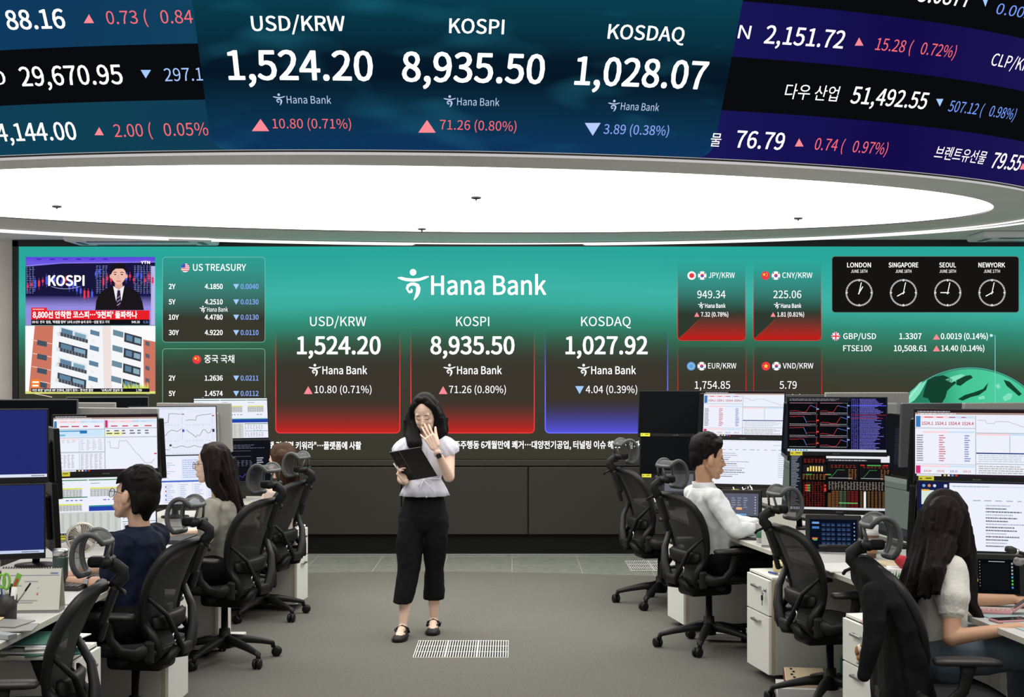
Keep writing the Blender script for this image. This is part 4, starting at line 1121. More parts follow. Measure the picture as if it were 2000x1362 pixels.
        for (x0, y0, x1, y1, f) in ((52, 10, 96, 32, lambda t: .7 + .2 * math.sin(5 * t) if t < .45 else .12 + .3 * max(0, t - .8)), (104, 10, 152, 32, lambda t: .75 - .1 * math.sin(8 * t) if t < .4 else .35 - .3 * t + .1),
                                 (52, 38, 96, 62, lambda t: .85 - .8 * t + .15 * math.sin(9 * t)), (104, 38, 152, 62, lambda t: .2 + 1.6 * t if t < .4 else .75 - .5 * t + .2 * math.sin(16 * t)),
                                 (40, 68, 72, 86, lambda t: .3 + .3 * t + .15 * math.sin(9 * t)), (78, 68, 152, 86, lambda t: .4 + .08 * math.sin(20 * t)),
                                 (4, 10, 44, 32, lambda t: .6 - .3 * math.sin(6 * t)), (4, 38, 44, 62, lambda t: .4 + .3 * math.sin(5 * t))):
            chart(c, x0, y0, x1, y1, glow(70, 52, 58), .7, f, 4, 34); c.dashes(x0, y1 + 1.2, x1, y1 + 2.8, 1, glow(170, 178, 205), 3, .6, rnd, 6)
            c.rect(x1 + 1, y0 - 2, x1 + 1.5, y1, glow(186, 192, 208), 3); c.rect(x1 + .8, y0 + 8 * rnd.random(), x1 + 5, y0 + 2 + 8 * rnd.random() + 1, rnd.choice([G_RED, G_BLU, glow(60, 60, 70)]), 5)
    elif kind == 'web':
        c.rect(0, 0, 160, 90, glow(228, 236, 255), 0); c.rect(0, 0, 24, 90, glow(214, 224, 250), 1); c.rect(24, 3, 88, 44, W, 1)
        for k in range(9): c.rect(27, 8 + 4 * k, 30, 10 + 4 * k, rnd.choice([G_BLU, G_RED, G_TXT]), 3); c.dashes(32, 7.5 + 4 * k, 80, 10.5 + 4 * k, 1, glow(170, 182, 220), 3, .3, rnd)
        c.dashes(2, 6, 20, 84, 20, glow(160, 176, 226), 2, .6, rnd); c.rect(26, 46, 160, 49, glow(64, 102, 200), 2); c.rect(26, 49, 160, 90, W, 1)
        for k in range(5): c.rect(30 + 26 * k, 49, 30.6 + 26 * k, 90, glow(200, 210, 240), 3); c.dashes(33 + 26 * k, 52, 50 + 26 * k, 88, 10, glow(180, 190, 225), 3, .5, rnd)
        for k in range(4): c.rect(58, 56 + 8 * k, 60, 59 + 8 * k, rnd.choice([G_RED, G_BLU]), 4)
        c.dashes(90, 6, 150, 42, 9, glow(176, 188, 226), 2, .6, rnd)
    elif kind == 'night':
        c.rect(0, 0, 160, 90, glow(10, 11, 14), 0); c.rect(0, 0, 102, 6, glow(34, 36, 42), 1); c.dashes(3, 1, 98, 5.5, 2, glow(130, 134, 140), 2, .8, rnd)
        up, dn = glow(200, 60, 70), glow(110, 130, 220)
        for j in range(4):
            for i in range(2):
                x0, y0 = 3 + 50 * i, 9 + 19 * j
                c.rect(x0, y0 - 1, x0 + 46, y0 + .6, glow(70, 74, 84), 2); c.dashes(x0, y0 - 1, x0 + 40, y0 + .6, 1, glow(190, 110, 120), 3, .7, rnd)
                jmp = .62 if (i + j) % 2 else .75
                if j == 0 or i == 1:
                    chart(c, x0, y0 + 2, x0 + 45 * jmp, y0 + 15, up, .6, lambda t: .92 - .08 * math.sin(7 * t) - (.7 * max(0, (t - .8) / .2)), 4, 26); chart(c, x0 + 45 * jmp, y0 + 2, x0 + 45, y0 + 15, dn, .6, lambda t: .15 + .3 * t, 4, 10)
                else:
                    chart(c, x0, y0 + 2, x0 + 23, y0 + 15, up, .6, lambda t: .12 + .03 * math.sin(6 * t), 4, 14); c.line([(x0 + 23, y0 + 3), (x0 + 25, y0 + 7), (x0 + 28, y0 + 14)], .7, dn, 4); chart(c, x0 + 28, y0 + 2, x0 + 45, y0 + 15, glow(150, 50, 60), .6, lambda t: .8 - .1 * t, 4, 12)
                c.rect(x0 + 44, y0 + 1, x0 + 44.6, y0 + 15, up if i == 0 else dn, 4); c.rect(x0 + 44, y0 + (3 if i else 9), x0 + 48, y0 + (5 if i else 11), glow(230, 80, 70) if i == 0 and j else glow(140, 175, 240), 5)
                c.dashes(x0, y0 + 15.6, x0 + 46, y0 + 17, 1, glow(190, 192, 200), 3, .9, rnd)
        c.rect(103, 0, 160, 86, glow(16, 15, 34), 1); c.dashes(104, 1, 115, 86, 36, glow(105, 100, 205), 2, .95, rnd, 3); c.dashes(117, 1, 156, 86, 36, glow(128, 122, 226), 2, .6, rnd)
        c.rect(103, 12, 160, 13.6, glow(70, 76, 220), 3); c.rect(103, 28, 160, 29, glow(140, 36, 46), 3); c.rect(103, 33, 155, 34, glow(140, 36, 46), 3)
        c.rect(0, 86, 160, 90, glow(214, 220, 226), 3)
        for k in range(7): c.rect(3 + 4.5 * k, 86.8, 5.6 + 4.5 * k, 89.2, rnd.choice([glow(60, 140, 200), glow(60, 70, 90), glow(40, 160, 140)]), 4)
    elif kind == 'terminal':
        c.rect(0, 0, 160, 90, glow(12, 11, 12), 0); c.rect(0, 0, 18, 86, glow(22, 28, 38), 1); c.dashes(1, 1, 16, 84, 34, glow(150, 155, 165), 2, .5, rnd)
        c.rect(58, 0, 160, 5, glow(236, 238, 240), 1); c.rect(58, 5, 146, 11, glow(30, 32, 36), 2); c.dashes(62, 6.5, 142, 9.5, 1, glow(190, 194, 200), 3, .6, rnd); c.rect(146, 5, 160, 11, glow(226, 230, 236), 2)
        red, org, grn = glow(150, 44, 36), glow(150, 98, 52), glow(70, 160, 80)
        c.rect(20, 3, 56, 14, glow(24, 14, 14), 1); c.dashes(22, 6, 56, 13, 3, red, 2, .8, rnd, 6); c.rect(20, 16, 58, 29, glow(28, 28, 34), 1)
        for k in range(6): c.rect(27 + 4.6 * k, 18.5 + (2.5 if k == 0 else 0), 29.6 + 4.6 * k, 27, glow(246, 214, 120), 3)
        c.dashes(20, 31, 58, 41, 4, org, 2, .8, rnd, 5.5); c.rect(25, 31.5, 35, 33, grn, 3); c.rect(57, 31, 66, 33, grn, 3); c.rect(56, 31.5, 60, 33, glow(230, 70, 50), 4)
        for (x0, x1) in ((60, 110), (112, 160)):
            c.rect(x0, 12, x1, 41, glow(20, 20, 22), 1); c.dashes(x0 + 6, 15, x1, 21, 2, red, 2, .8, rnd, 6)
            c.line([(x0 + 6, 36), (x0 + 12, 30), (x0 + 16, 24), (x0 + 28, 24)], .6, grn, 3); c.rect(x0 + 2, 37, x1 - 10, 38.2, glow(150, 154, 160), 2)
            c.dashes(x0 + 34, 22, x1, 40, 7, org, 2, .8, rnd, 5)
        c.rect(113, 15, 120, 17, glow(200, 40, 40), 3); c.rect(124, 15, 146, 17, grn, 3); c.rect(150, 15, 158, 17, glow(200, 40, 40), 3)
        c.dashes(21, 44, 58, 86, 14, glow(120, 34, 30), 2, .8, rnd, 4.6)
        for k in range(3): c.rect(24, 49 + 4.2 * k, 28, 52 + 4.2 * k, glow(226, 60, 48), 3); c.rect(28, 49 + 4.2 * k, 32, 52 + 4.2 * k, grn, 3)
        c.rect(55, 49, 58, 52, glow(226, 60, 48), 3); c.rect(55, 54, 58, 60, glow(226, 60, 48), 3)
        for k in range(8): x = 61 + 6.2 * k; c.dashes(x, 58 if k > 0 else 62, x + 5, 86, 14, (org, org, org, glow(110, 120, 90), glow(90, 110, 80), glow(120, 50, 40), glow(150, 40, 36), glow(150, 40, 36))[k], 2, 1, rnd)
        for k in range(8): x = 113 + 5.9 * k; c.dashes(x, 58, x + 3.6, 86, 14, glow(232, 232, 232) if k == 1 else glow(140, 98, 60), 2, 1, rnd)
        c.rect(118.6, 60, 122.2, 86, glow(236, 236, 236), 3); c.dashes(62, 43, 156, 57, 6, glow(150, 140, 130), 2, .8, rnd, 5); c.rect(79, 78, 109, 79.2, glow(110, 220, 120), 4)
        c.rect(0, 86.3, 160, 90, glow(218, 222, 226), 3)
        for k in range(4): c.rect(3 + 4.5 * k, 87, 5.6 + 4.5 * k, 89.2, glow(60, 120, 190), 4)
    elif kind == 'trade':
        c.rect(0, 0, 160, 90, glow(17, 18, 26), 0); c.dashes(40, 8, 150, 18, 3, glow(92, 96, 112), 2, .5, rnd); c.rect(60, 22, 118, 22.6, glow(110, 114, 130), 2); c.rect(60, 34, 118, 34.6, glow(110, 114, 130), 2)
        c.dashes(60, 42, 120, 56, 4, glow(90, 92, 110), 2, .5, rnd, 9); c.dashes(130, 36, 146, 50, 3, glow(190, 192, 205), 2, .7, rnd)
        c.line([(74, 84), (80, 78), (86, 83), (92, 76), (98, 80), (104, 72), (108, 74), (112, 68), (118, 72), (124, 66)], .9, glow(86, 84, 210), 3); c.dashes(60, 88, 150, 89.6, 1, glow(80, 80, 120), 3, .6, rnd)
    elif kind == 'dimlist':
        c.rect(0, 0, 160, 90, glow(20, 24, 28), 0); c.dashes(60, 20, 150, 80, 22, glow(48, 52, 66), 2, .4, rnd)
    elif kind == 'dimpage':
        c.rect(0, 0, 160, 90, glow(98, 108, 100), 0); c.rect(0, 0, 160, 8, glow(120, 130, 122), 1); c.rect(0, 17, 160, 18, glow(52, 60, 58), 2); c.rect(0, 78, 160, 90, glow(52, 58, 60), 1)
m_off = mat('screen_off', (0.003, 0.0035, 0.005, 1), 0.5, spec=0.04)
MW, MH = .598, .337
def monitor(px, py, Y, yaw, pitch, kind, lb, roll=0.0, tape=True, group='computer monitors on the desks', back=None, wscale=1.0, brand=True, stand=0.0):
    P = at(px, py, Y); mw = MW * wscale; mh = MH * wscale
    t = thing('monitor', lb, 'monitor', P, 0, group)
    t.rotation_euler = (Matrix.Rotation(R(yaw), 3, 'Z') @ Matrix.Rotation(R(-pitch), 3, 'X') @ Matrix.Rotation(R(roll), 3, 'Y')).to_euler()
    b = MB(); bz = .008
    b.box((0, .016, -.010), (mw + 2 * bz, .030, mh + 2 * bz + .020), back or m_bez, bev=.004)
    b.box((0, .042, -.01), (mw * .72, .034, mh * .7), back or m_bez, bev=.012)
    b.build('housing', t)
    c = Canvas(lambda u, v, l: Vector((mw * (u / 160 - .5), -l, mh * (.5 - v / 90))), .00025)
    content(c, kind); c.build('screen', t)
    if stand:
        b = MB(); Mi = t.rotation_euler.to_matrix().inverted(); top = Vector((0, .05, -.02)); ft = Mi @ Vector((0, 0, -(P.z - stand))); off = Vector((0, .05, 0))
        b.tube([top, top + off * .4, ft + off + Vector((0, .03, 0))], .02, m_bez, 10); b.lathe([(.11, 0), (.11, .012), (.02, .02)], m_bez, 18, c=ft + off + Vector((0, .03, 0)), rot=Mi)
        b.build('stand', t)
    if brand:
        c = Canvas(lambda u, v, l: Vector((u, -l, v)), .0005)
        c.text('acer', -.022, .022, -mh / 2 - .0165, .008, mat('logo_grey', (.22, .22, .22, 1), .4), 1, .03, flip=1); c.build('brand_mark', t)
    if tape:
        b = MB(); b.box((-mw * .41, -.0025, -mh / 2 - .013), (.075, .006, .026), m_tape)
        b.box((-mw * .41 + .012, -.0058, -mh / 2 - .010), (.03, .001, .004), m_dark); b.box((-mw * .41 - .026, -.0058, -mh / 2 - .012), (.012, .001, .004), m_dark)
        b.build('label_tape', t)
    return t
SIDE = 'edge-on'
# left row, near to far
monitor(-32, 868, 7.06, 18, 8, 'blue', 'upper of two blue screens at the left edge, white taskbar along its bottom', tape=False)
monitor(-39, 1017, 7.00, 18, 8, 'bluelow', 'lower of two blue screens at the left edge above the desk calendar', tape=False)
monitor(207, 866, 8.52, 20, 9, 'fxchart', 'upper screen with rate tables and a falling line chart, before the man in navy')
monitor(203, 988, 8.46, 20, 9, 'sheet', 'lower screen with spreadsheets under green bars, before the man in navy')
monitor(338, 842, 9.98, 20, 9, 'charts', 'upper screen of six small white line charts, above the woman in grey', tape=False)
monitor(346, 938, 9.92, 20, 9, 'web', 'lower screen with a pale blue web page beside the woman in grey', tape=False)
monitor(452, 819, 11.55, 24, 8, 'sheet2', 'upper white spreadsheet screen beside the red card, farthest back on the left', tape=False)
monitor(457, 902, 11.50, 24, 8, 'trade', 'lower dark trading screen farthest back on the left, below the white spreadsheet', tape=False)
monitor(103, 896, 7.75, 116, 3, 'off', 'monitor seen edge-on between the blue screens and the rate table screen, upper one', tape=False, brand=False)
monitor(100, 1000, 7.70, 116, 3, 'off', 'monitor seen edge-on between the blue screens and the spreadsheet screen, lower one', tape=False, brand=False, stand=.72)
monitor(306, 868, 9.15, 114, 3, 'off', 'black monitor seen edge-on right of the falling line chart screen', tape=False, brand=False, stand=.72)
# right row
monitor(1321, 806, 11.35, -14, 9, 'off', 'upper black switched-off screen at the far end of the right row')
monitor(1324, 886, 11.30, -14, 9, 'off', 'lower black switched-off screen at the far end of the right row')
monitor(1452, 809, 10.62, -17, 9, 'fx', 'upper screen of rates and tables before the man in the white shirt')
monitor(1462, 902, 10.56, -17, 9, 'mail', 'lower white mail list screen before the man in the white shirt', tape=False)
monitor(1634, 830, 8.85, -14, 8, 'night', 'upper black screen of red and blue charts with purple lists')
monitor(1640, 943, 8.80, -14, 8, 'terminal', 'lower black screen of dense orange and red tables', tape=False)
monitor(1908, 867, 7.16, -16, 8, 'fx', 'upper rates and tables screen above the head of the woman in white')
monitor(1916, 1010, 7.06, -16, 8, 'mailpart', 'lower screen with a white page over a navy desktop, before the woman in white', tape=False)
monitor(1367, 812, 11.0, -100, 3, 'off', 'black monitor seen edge-on left of the rates screen of the white shirt man', tape=False, brand=False, stand=.72)
monitor(1534, 838, 9.6, -97, 3, 'dimlist', 'narrow monitor seen edge-on left of the black charts screen, upper one', tape=False, brand=False)
monitor(1538, 945, 9.5, -95, 3, 'dimpage', 'narrow monitor seen edge-on left of the orange tables screen, lower one', tape=False, brand=False, stand=.72)
monitor(1757, 866, 8.6, -84, 3, 'dimlist', 'dim dark screen seen at a slant right of the black charts screen', tape=False, brand=False)
monitor(1757, 990, 8.5, -82, 3, 'dimpage', 'dim grey page screen seen at a slant right of the orange tables screen', tape=False, brand=False, stand=.72)
monitor(1779, 880, 7.6, -108, 3, 'off', 'black monitor seen edge-on left of the woman in white, upper one', tape=False, brand=False)
monitor(1778, 1005, 7.5, -108, 3, 'off', 'black monitor seen edge-on left of the woman in white, lower one', tape=False, brand=False, stand=.72)
# backs of the screens of the next row
BG = 'backs of screens in the row behind'
for (px, py, Y, yaw, kd, lb, bk) in (
    (58, 832, 9.4, 8, 'off', 'dark screen top showing over the upper blue screen', m_backg), (148, 835, 10.0, 172, 'off', 'grey screen back peeking over the rate table screen, left of the other', m_silver),
    (210, 820, 10.9, 12, 'off', 'dark screen top peeking up below the apartment picture', m_backg), (232, 848, 9.5, 165, 'off', 'grey screen back right above the rate table screen', m_silver),
    (382, 832, 10.9, 166, 'off', 'thin grey screen back above the six charts screen', m_silver),
    (1400, 808, 11.6, 190, 'off', 'grey screen back behind the top of the white shirt man\'s rates screen', m_backg), (1592, 814, 11.3, 188, 'off', 'grey screen back over the top left of the black charts screen', m_backg), (1690, 816, 9.9, 190, 'off', 'long grey screen back over the black charts screen', m_silver),
    (1852, 846, 8.3, 190, 'off', 'dark grey screen back in front of the globe picture', m_backg), (1962, 846, 8.2, 200, 'off', 'grey screen back right of the globe picture at the right edge', m_silver)):
    monitor(px, py, Y, yaw, 4, kd, lb, tape=False, group=BG, back=bk, brand=False, stand=.72)
# posts that carry each pair of screens
def post(px, Y, top, lb):
    P = at(px, 0, Y)
    t = thing('monitor_stand', lb, 'stand', (P.x, P.y, .72), 0, 'black posts carrying stacked monitors')
    b = MB(); b.lathe([(.10, 0), (.10, .012), (.03, .018), (.022, .03), (.022, top - .72)], m_dark, 16); b.build('pole', t)
    for z in (top - .82, top - 1.18):
        b = MB(); b.box((0, -.075, z), (.09, .15, .06), m_dark, bev=.01); b.build('bracket', t)
for (px, Y, tp, lb) in ((-12, 7.27, 1.5, 'black monitor post behind the two blue screens'), (212, 8.74, 1.46, 'black monitor post behind the rate table and spreadsheet screens'), (342, 10.2, 1.46, 'black monitor post behind the six charts and web page screens'),
                        (457, 11.78, 1.48, 'black monitor post behind the farthest left screens'), (1319, 11.57, 1.52, 'black monitor post behind the two switched-off screens'), (1462, 10.84, 1.54, 'black monitor post behind the mail list screen'),
                        (1642, 9.06, 1.54, 'black monitor post behind the black charts and tables screens'), (1915, 7.36, 1.5, 'black monitor post behind the screens of the woman in white')):
    post(px, Y, tp, lb)
# ================================================================ people
from mathutils.bvhtree import BVHTree
def skin(name, c): return mat(name, c, 0.5, var=0.03, vscale=30, spec=0.35)
m_skinA = skin('skin_fair', (0.86, 0.61, 0.48, 1)); m_skinB = skin('skin_warm', (0.60, 0.37, 0.26, 1)); m_skinC = skin('skin_tan', (0.54, 0.31, 0.19, 1))
m_lip = mat('lips', (0.52, 0.16, 0.15, 1), 0.4); m_eyew = mat('eye_white', (0.75, 0.73, 0.70, 1), 0.3); m_eyed = mat('eye_dark', (0.012, 0.008, 0.006, 1), 0.25)
def hair_mat(name, col):
    m = mat(name, col, 0.6, spec=0.12)
    nt = m.node_tree; b = nt.nodes['Principled BSDF']
    tc = nt.nodes.new('ShaderNodeTexCoord'); mp = nt.nodes.new('ShaderNodeMapping'); mp.inputs['Scale'].default_value = (170, 170, 9)
    n = nt.nodes.new('ShaderNodeTexNoise'); n.inputs['Scale'].default_value = 1.0; n.inputs['Detail'].default_value = 4
    nt.links.new(tc.outputs['Object'], mp.inputs[0]); nt.links.new(mp.outputs[0], n.inputs['Vector'])
    bp = nt.nodes.new('ShaderNodeBump'); bp.inputs['Strength'].default_value = .45; bp.inputs['Distance'].default_value = .004
    nt.links.new(n.outputs['Fac'], bp.inputs['Height']); nt.links.new(bp.outputs['Normal'], b.inputs['Normal'])
    r = nt.nodes.new('ShaderNodeValToRGB'); r.color_ramp.elements[0].position = .35; r.color_ramp.elements[1].position = .7
    r.color_ramp.elements[0].color = tuple(c * .6 for c in col[:3]) + (1,); r.color_ramp.elements[1].color = tuple(c * 1.35 for c in col[:3]) + (1,)
    nt.links.new(n.outputs['Fac'], r.inputs['Fac']); nt.links.new(r.outputs['Color'], b.inputs['Base Color'])
    return m
m_hblack = hair_mat('hair_black', (0.007, 0.006, 0.006, 1)); m_hdark = hair_mat('hair_dark_brown', (0.016, 0.011, 0.010, 1)); m_hbrown = hair_mat('hair_brown', (0.050, 0.024, 0.014, 1)); m_hred = hair_mat('hair_wine_brown', (0.008, 0.0045, 0.0043, 1))
def cloth(name, c, bs=22, st=.35, rough=.85, var=.05): return mat(name, c, rough, bump=st, bscale=bs, var=var, vscale=8, spec=.15)
m_blouse = cloth('blouse_lilac_white', (0.66, 0.67, 0.76, 1), 30, .35); m_trouser = cloth('trousers_black', (0.006, 0.006, 0.007, 1), 20, .3)
m_polo = cloth('polo_navy', (0.007, 0.011, 0.028, 1), 14, .3); m_tee = cloth('tee_grey', (0.30, 0.29, 0.25, 1), 14, .45); m_pink = cloth('blouse_beige_pink', (0.55, 0.44, 0.38, 1), 16, .4)
m_shirt = cloth('shirt_white', (0.74, 0.76, 0.77, 1), 12, .5); m_lace = cloth('blouse_white_lace', (0.64, 0.63, 0.58, 1), 70, .25, var=.10); m_jean = cloth('jeans_blue_grey', (0.085, 0.11, 0.135, 1), 18, .4, var=.15)
m_shoe = mat('shoe_black', (0.010, 0.010, 0.010, 1), .45, bump=.4, bscale=400); m_glass = mat('spectacle_frame', (0.05, 0.05, 0.055, 1), .3, metal=.6)
m_strap = mat('watch_strap', (0.45, 0.45, 0.52, 1), .5); m_watch = mat('watch_face', (0.008, 0.008, 0.01, 1), .15)

def basis(f, up):
    f = Vector(f).normalized(); u = Vector(up); u = (u - f * u.dot(f)).normalized(); l = u.cross(f)
    return Matrix((f, l, u)).transposed()
class Head:
    def __init__(s, c, f, up, k=1.0):
        s.M = Matrix.Translation(Vector(c)) @ basis(f, up).to_4x4() @ Matrix.Diagonal((k, k, k, 1)); s.k = k
    def p(s, x, y, z): return s.M @ Vector((x, y, z))
    def volumes(s, b, female=True):
        old = b.M; b.M = s.M
        jw = .92 if female else 1.08
        b.ell((-.012, 0, .033), (.092, .075, .083), seg=20)
        b.ell((.020, 0, -.018), (.066, .067 * (1 if female else 1.03), .088), seg=18)
        b.ell((.040, 0, -.074), (.040, .044 * jw, .036), seg=14)
        b.ell((.060, 0, -.098), (.022, .024 * jw, .017), seg=12)
        for q in (-1, 1):
            b.ell((.049, q * .033, -.032), (.031, .026, .028), seg=12); b.ell((.044, q * .034, -.058), (.030, .024, .030), seg=12)
            b.cap((.0, q * .056, -.042), (.042, q * .030, -.090), .022, .018)
            b.ell((.0885, q * .0105, -.035), (.009, .0065, .0065), seg=8)
            b.ell((.002, q * .079, -.012), (.019, .011, .032), None, Matrix.Rotation(q * .35, 3, 'Z'), seg=12)
        b.cap((.064, -.036, .022), (.064, .036, .022), .0135, .0135)
        b.cap((.080, 0, .010), (.098, 0, -.028), .0065, .0090)
        b.ell((.082, 0, -.064), (.012, .026, .018), seg=12)
        b.ell((.0895, 0, -.0585), (.0065, .018, .0045), seg=10); b.ell((.0875, 0, -.069), (.0065, .015, .005), seg=10)
        b.M = old
    def neck(s, b, base, r=.05): b.cap(s.p(-.025, 0, -.055), base, r * .95, r)
    def surf(s, body, y, z, lift=.0):
        o, d = s.p(.1125, y, z), (s.p(0, y, z) - s.p(.1125, y, z)).normalized()
        h = body.ray_cast(o, d)
        return (h[0] if h[0] is not None else s.p(.09, y, z)) - d * lift
    def features(s, body_obj, root, closed=False, glasses=False, mouth=(0, 0)):
        me = body_obj.data
        tree = BVHTree.FromPolygons([v.co for v in me.vertices], [p.vertices[:] for p in me.polygons])
        k = s.k
        for q in (-1, 1):
            e = MB()
            if closed:
                e.tube([s.surf(tree, q * y, z, .0008) for y, z in ((.016, .0), (.023, -.005), (.031, -.0065), (.039, -.005), (.046, .001))], [.0012, .0018, .002, .002, .0015], m_eyed, 6)
            else:
                c = s.surf(tree, q * .031, .0, -.0062); B = s.M.to_3x3().normalized()
                e.ell(c, (.007 * k, .0145 * k, .0065 * k), m_eyew, B); e.ell(c + B @ Vector((.003, 0, 0)), (.0052 * k, .006 * k, .006 * k), m_eyed, B, 10)
                e.tube([s.surf(tree, q * y, z, .0015) for y, z in ((.015, .001), (.023, .0075), (.031, .009), (.039, .0075), (.047, .001))], .0016, m_eyed, 6)
            e.build('eye', root)
            w = MB(); w.tube([s.surf(tree, q * y, z, .0005) for y, z in ((.014, .021), (.024, .0245), (.036, .025), (.048, .020))], [.0014, .0022, .0020, .0008], m_hdark, 6, flat=(1.0, 1.0)); w.build('eyebrow', root)
        lp = MB(); dx, dz = mouth
        lp.tube([s.surf(tree, y, -.0635 + z, -.0016) for y, z in ((-.024, .004 + dz), (-.012, .002), (0, .0), (.012, .002), (.024, .004 + dz))], [.0015, .0036, .0042, .0036, .0015], m_lip, 8); lp.build('lips', root)
        if glasses:
            g = MB(); B = s.M.to_3x3().normalized()
            for q in (-1, 1):
                c = s.p(.102, q * .033, -.006)
                g.tube([c + B @ Vector((-.004 * abs(math.cos(a)), q * .0225 * math.cos(a), .0205 * math.sin(a))) * k for a in [R(24 * i) for i in range(15)]], .0018, m_glass, 6, closed=True)
                g.tube([s.p(.098, q * .057, .002), s.p(.05, q * .079, .006), s.p(-.005, q * .083, .004)], .0016, m_glass, 6)
            g.tube([s.p(.104, -.010, -.002), s.p(.106, 0, .001), s.p(.104, .010, -.002)], .0016, m_glass, 6)
            g.build('spectacles', root)

def hand(b, wrist, d, palm, thumb, k=1.0, curl=(18, 22, 14), spread=4.0, lens=(.066, .074, .069, .054), tcurl=25, tang=38, fan=None, rk=1.0):
    """palm, four separate bent fingers, thumb from the side of the palm; palm = direction the palm faces, thumb = side of the thumb"""
    wrist = Vector(wrist); d = Vector(d).normalized(); n = Vector(palm); n = (n - d * n.dot(d)).normalized()
    t = Vector(thumb); t = (t - d * t.dot(d) - n * t.dot(n)).normalized()
    P = lambda a, c, e: wrist + (d * a + t * c + n * e) * k
    for c in (-.026, -.009, .009, .026):
        b.cap(P(.012, c * .7, 0), P(.078, c, -.002), .0145 * k, .0105 * k, seg=10)
    b.cap(P(.0, 0, 0), P(.03, 0, 0), .021 * k, .020 * k, sq=.72, side=n)
    b.cap(P(.02, .022, .006), P(.045, .026, .008), .014 * k, .012 * k)
    for i, c in enumerate((.027, .009, -.009, -.026)):
        base = P(.082 - .004 * abs(i - 1), c, -.001); ang = 0; fa = (fan[i] if fan else (1.2 - i) * spread)
        fd0 = (d * math.cos(R(fa)) + t * math.sin(R(fa))).normalized(); pos = base
        rr = (.0084, .0079, .0073, .0064) if i < 3 else (.0074, .0069, .0063, .0056)
        rr = [q * rk for q in rr]
        for j, fr in enumerate((.45, .31, .24)):
            cj = curl[j] if not isinstance(curl[0], (list, tuple)) else curl[i][j]
            ang += cj; dd = fd0 * math.cos(R(ang)) + n * math.sin(R(ang))
            nx = pos + dd * lens[i] * fr * 1.06 * k
            b.cap(pos, nx, rr[j] * k, rr[j + 1] * k, seg=10); pos = nx
    pos = P(.030, .028, .006); ang = tang
    for j, (L, r0, r1) in enumerate(((.036, .0125, .0105), (.030, .0102, .0092), (.022, .009, .0075))):
        dd = (d * math.cos(R(ang)) + t * math.sin(R(ang)) + n * .25).normalized(); nx = pos + dd * L * k
        b.cap(pos, nx, r0 * k, r1 * k, seg=10); pos = nx; ang -= tcurl
def ring(c, rx, ry, n=40, fold=0.0, nf=9, ph=0.0, ax=None, sq=2.0):
    c = Vector(c); X = Vector((1, 0, 0)) if ax is None else Vector(ax[0]); Y = Vector((0, 1, 0)) if ax is None else Vector(ax[1]); o = []
    for k in range(n):
        a = 2 * math.pi * k / n; q = 1 + fold * math.sin(nf * a + ph) + fold * .5 * math.sin((nf * 2 - 3) * a + 2 * ph)
        ca, sa = math.cos(a), math.sin(a)
        o.append(c + X * rx * q * math.copysign(abs(ca) ** (2 / sq), ca) + Y * ry * q * math.copysign(abs(sa) ** (2 / sq), sa))
    return o

def strands(h, P, r0, r1, n, rn_, thin=.0085, wob=.008):
    """thin tresses lying on the outside of a lock of hair"""
    m = len(P) - 1
    for k in range(n):
        a = 6.283 * (k + .5 * rn_.random()) / n; ph = 6.28 * rn_.random(); pts = []
        last = m + (.12 + .25 * rn_.random())
        for i in range(m * 3 + 2):
            t = min(i / 3, last); j = min(int(t), m - 1); u = t - j
            p = Vector(P[j]).lerp(Vector(P[j + 1]), u); d = (Vector(P[j + 1]) - Vector(P[j])).normalized()
            x = d.cross(Vector((.31, .2, .93)) if abs(d.z) < .8 else Vector((1, .1, 0))).normalized(); y = d.cross(x)
            rr = (r0 + (r1 - r0) * min(1, t / m)) * .97 + .002
            b_ = a + .18 * math.sin(ph + 1.7 * t)
            pts.append(p + (x * math.cos(b_) + y * math.sin(b_)) * rr + Vector((wob * math.sin(ph + 2.3 * t), 0, 0)))
        for i in range(len(pts) - 1):
            q = thin * (1 - .55 * i / len(pts)); h.cap(pts[i], pts[i + 1], q, q * .93, seg=6)
# ---------------------------------------------------------------- the woman walking in the aisle
WX, WY = -.60, 9.55
wr = thing('person', 'smiling woman standing in the aisle, hand over her mouth, pale blouse and black cropped trousers', 'person', (WX, WY, 0))
def W(px, py, dy=0.0): return at(px, py, WY + dy) - Vector((WX, WY, 0))
hd = Head(W(830, 808, -.03), (-.13, -.86, -.42), (-.12, -.40, .9), 1.0)
b = MB()
hd.volumes(b); hd.neck(b, W(833, 862, .02), .044)
b.cap(W(802, 872, .02), W(866, 872, .02), .05, .05); b.cap(W(833, 880, .02), W(831, 960, .02), .085, .075, sq=.75, side=(0, 1, 0))
# left arm raised to the mouth
sh, el, wri = W(877, 872, .0), W(877, 931, -.10), W(854, 883, -.215)
b.cap(sh, el, .042, .037); b.cap(el, wri, .038, .023, seg=14)
hand(b, W(851.5, 876, -.217), (-.52, .07, .88), (.1, 1, .05), (.9, .0, .42), 1.10, curl=((8, 12, 8), (6, 10, 8), (8, 12, 8), (18, 18, 10)), fan=(4, 1, -3, -22), rk=.88, tang=14, tcurl=-6)
b.ell((W(853, 880, -.217) + W(848, 869, -.218)) / 2, (.024, .016, .028))
# right arm with the folder
sh2, el2, wr2 = W(788, 872, .0), W(786, 936, .0), W(792, 941, -.265)
b.cap(sh2, el2, .042, .036); b.cap(el2, wr2, .036, .023, seg=14)
hand(b, wr2, (-.56, -.12, .80), (.80, -.36, .5), (.1, .9, .3), .95, curl=((62, 40, 14), (62, 40, 14), (60, 42, 16), (58, 42, 18)), spread=4, tang=22, tcurl=-4)
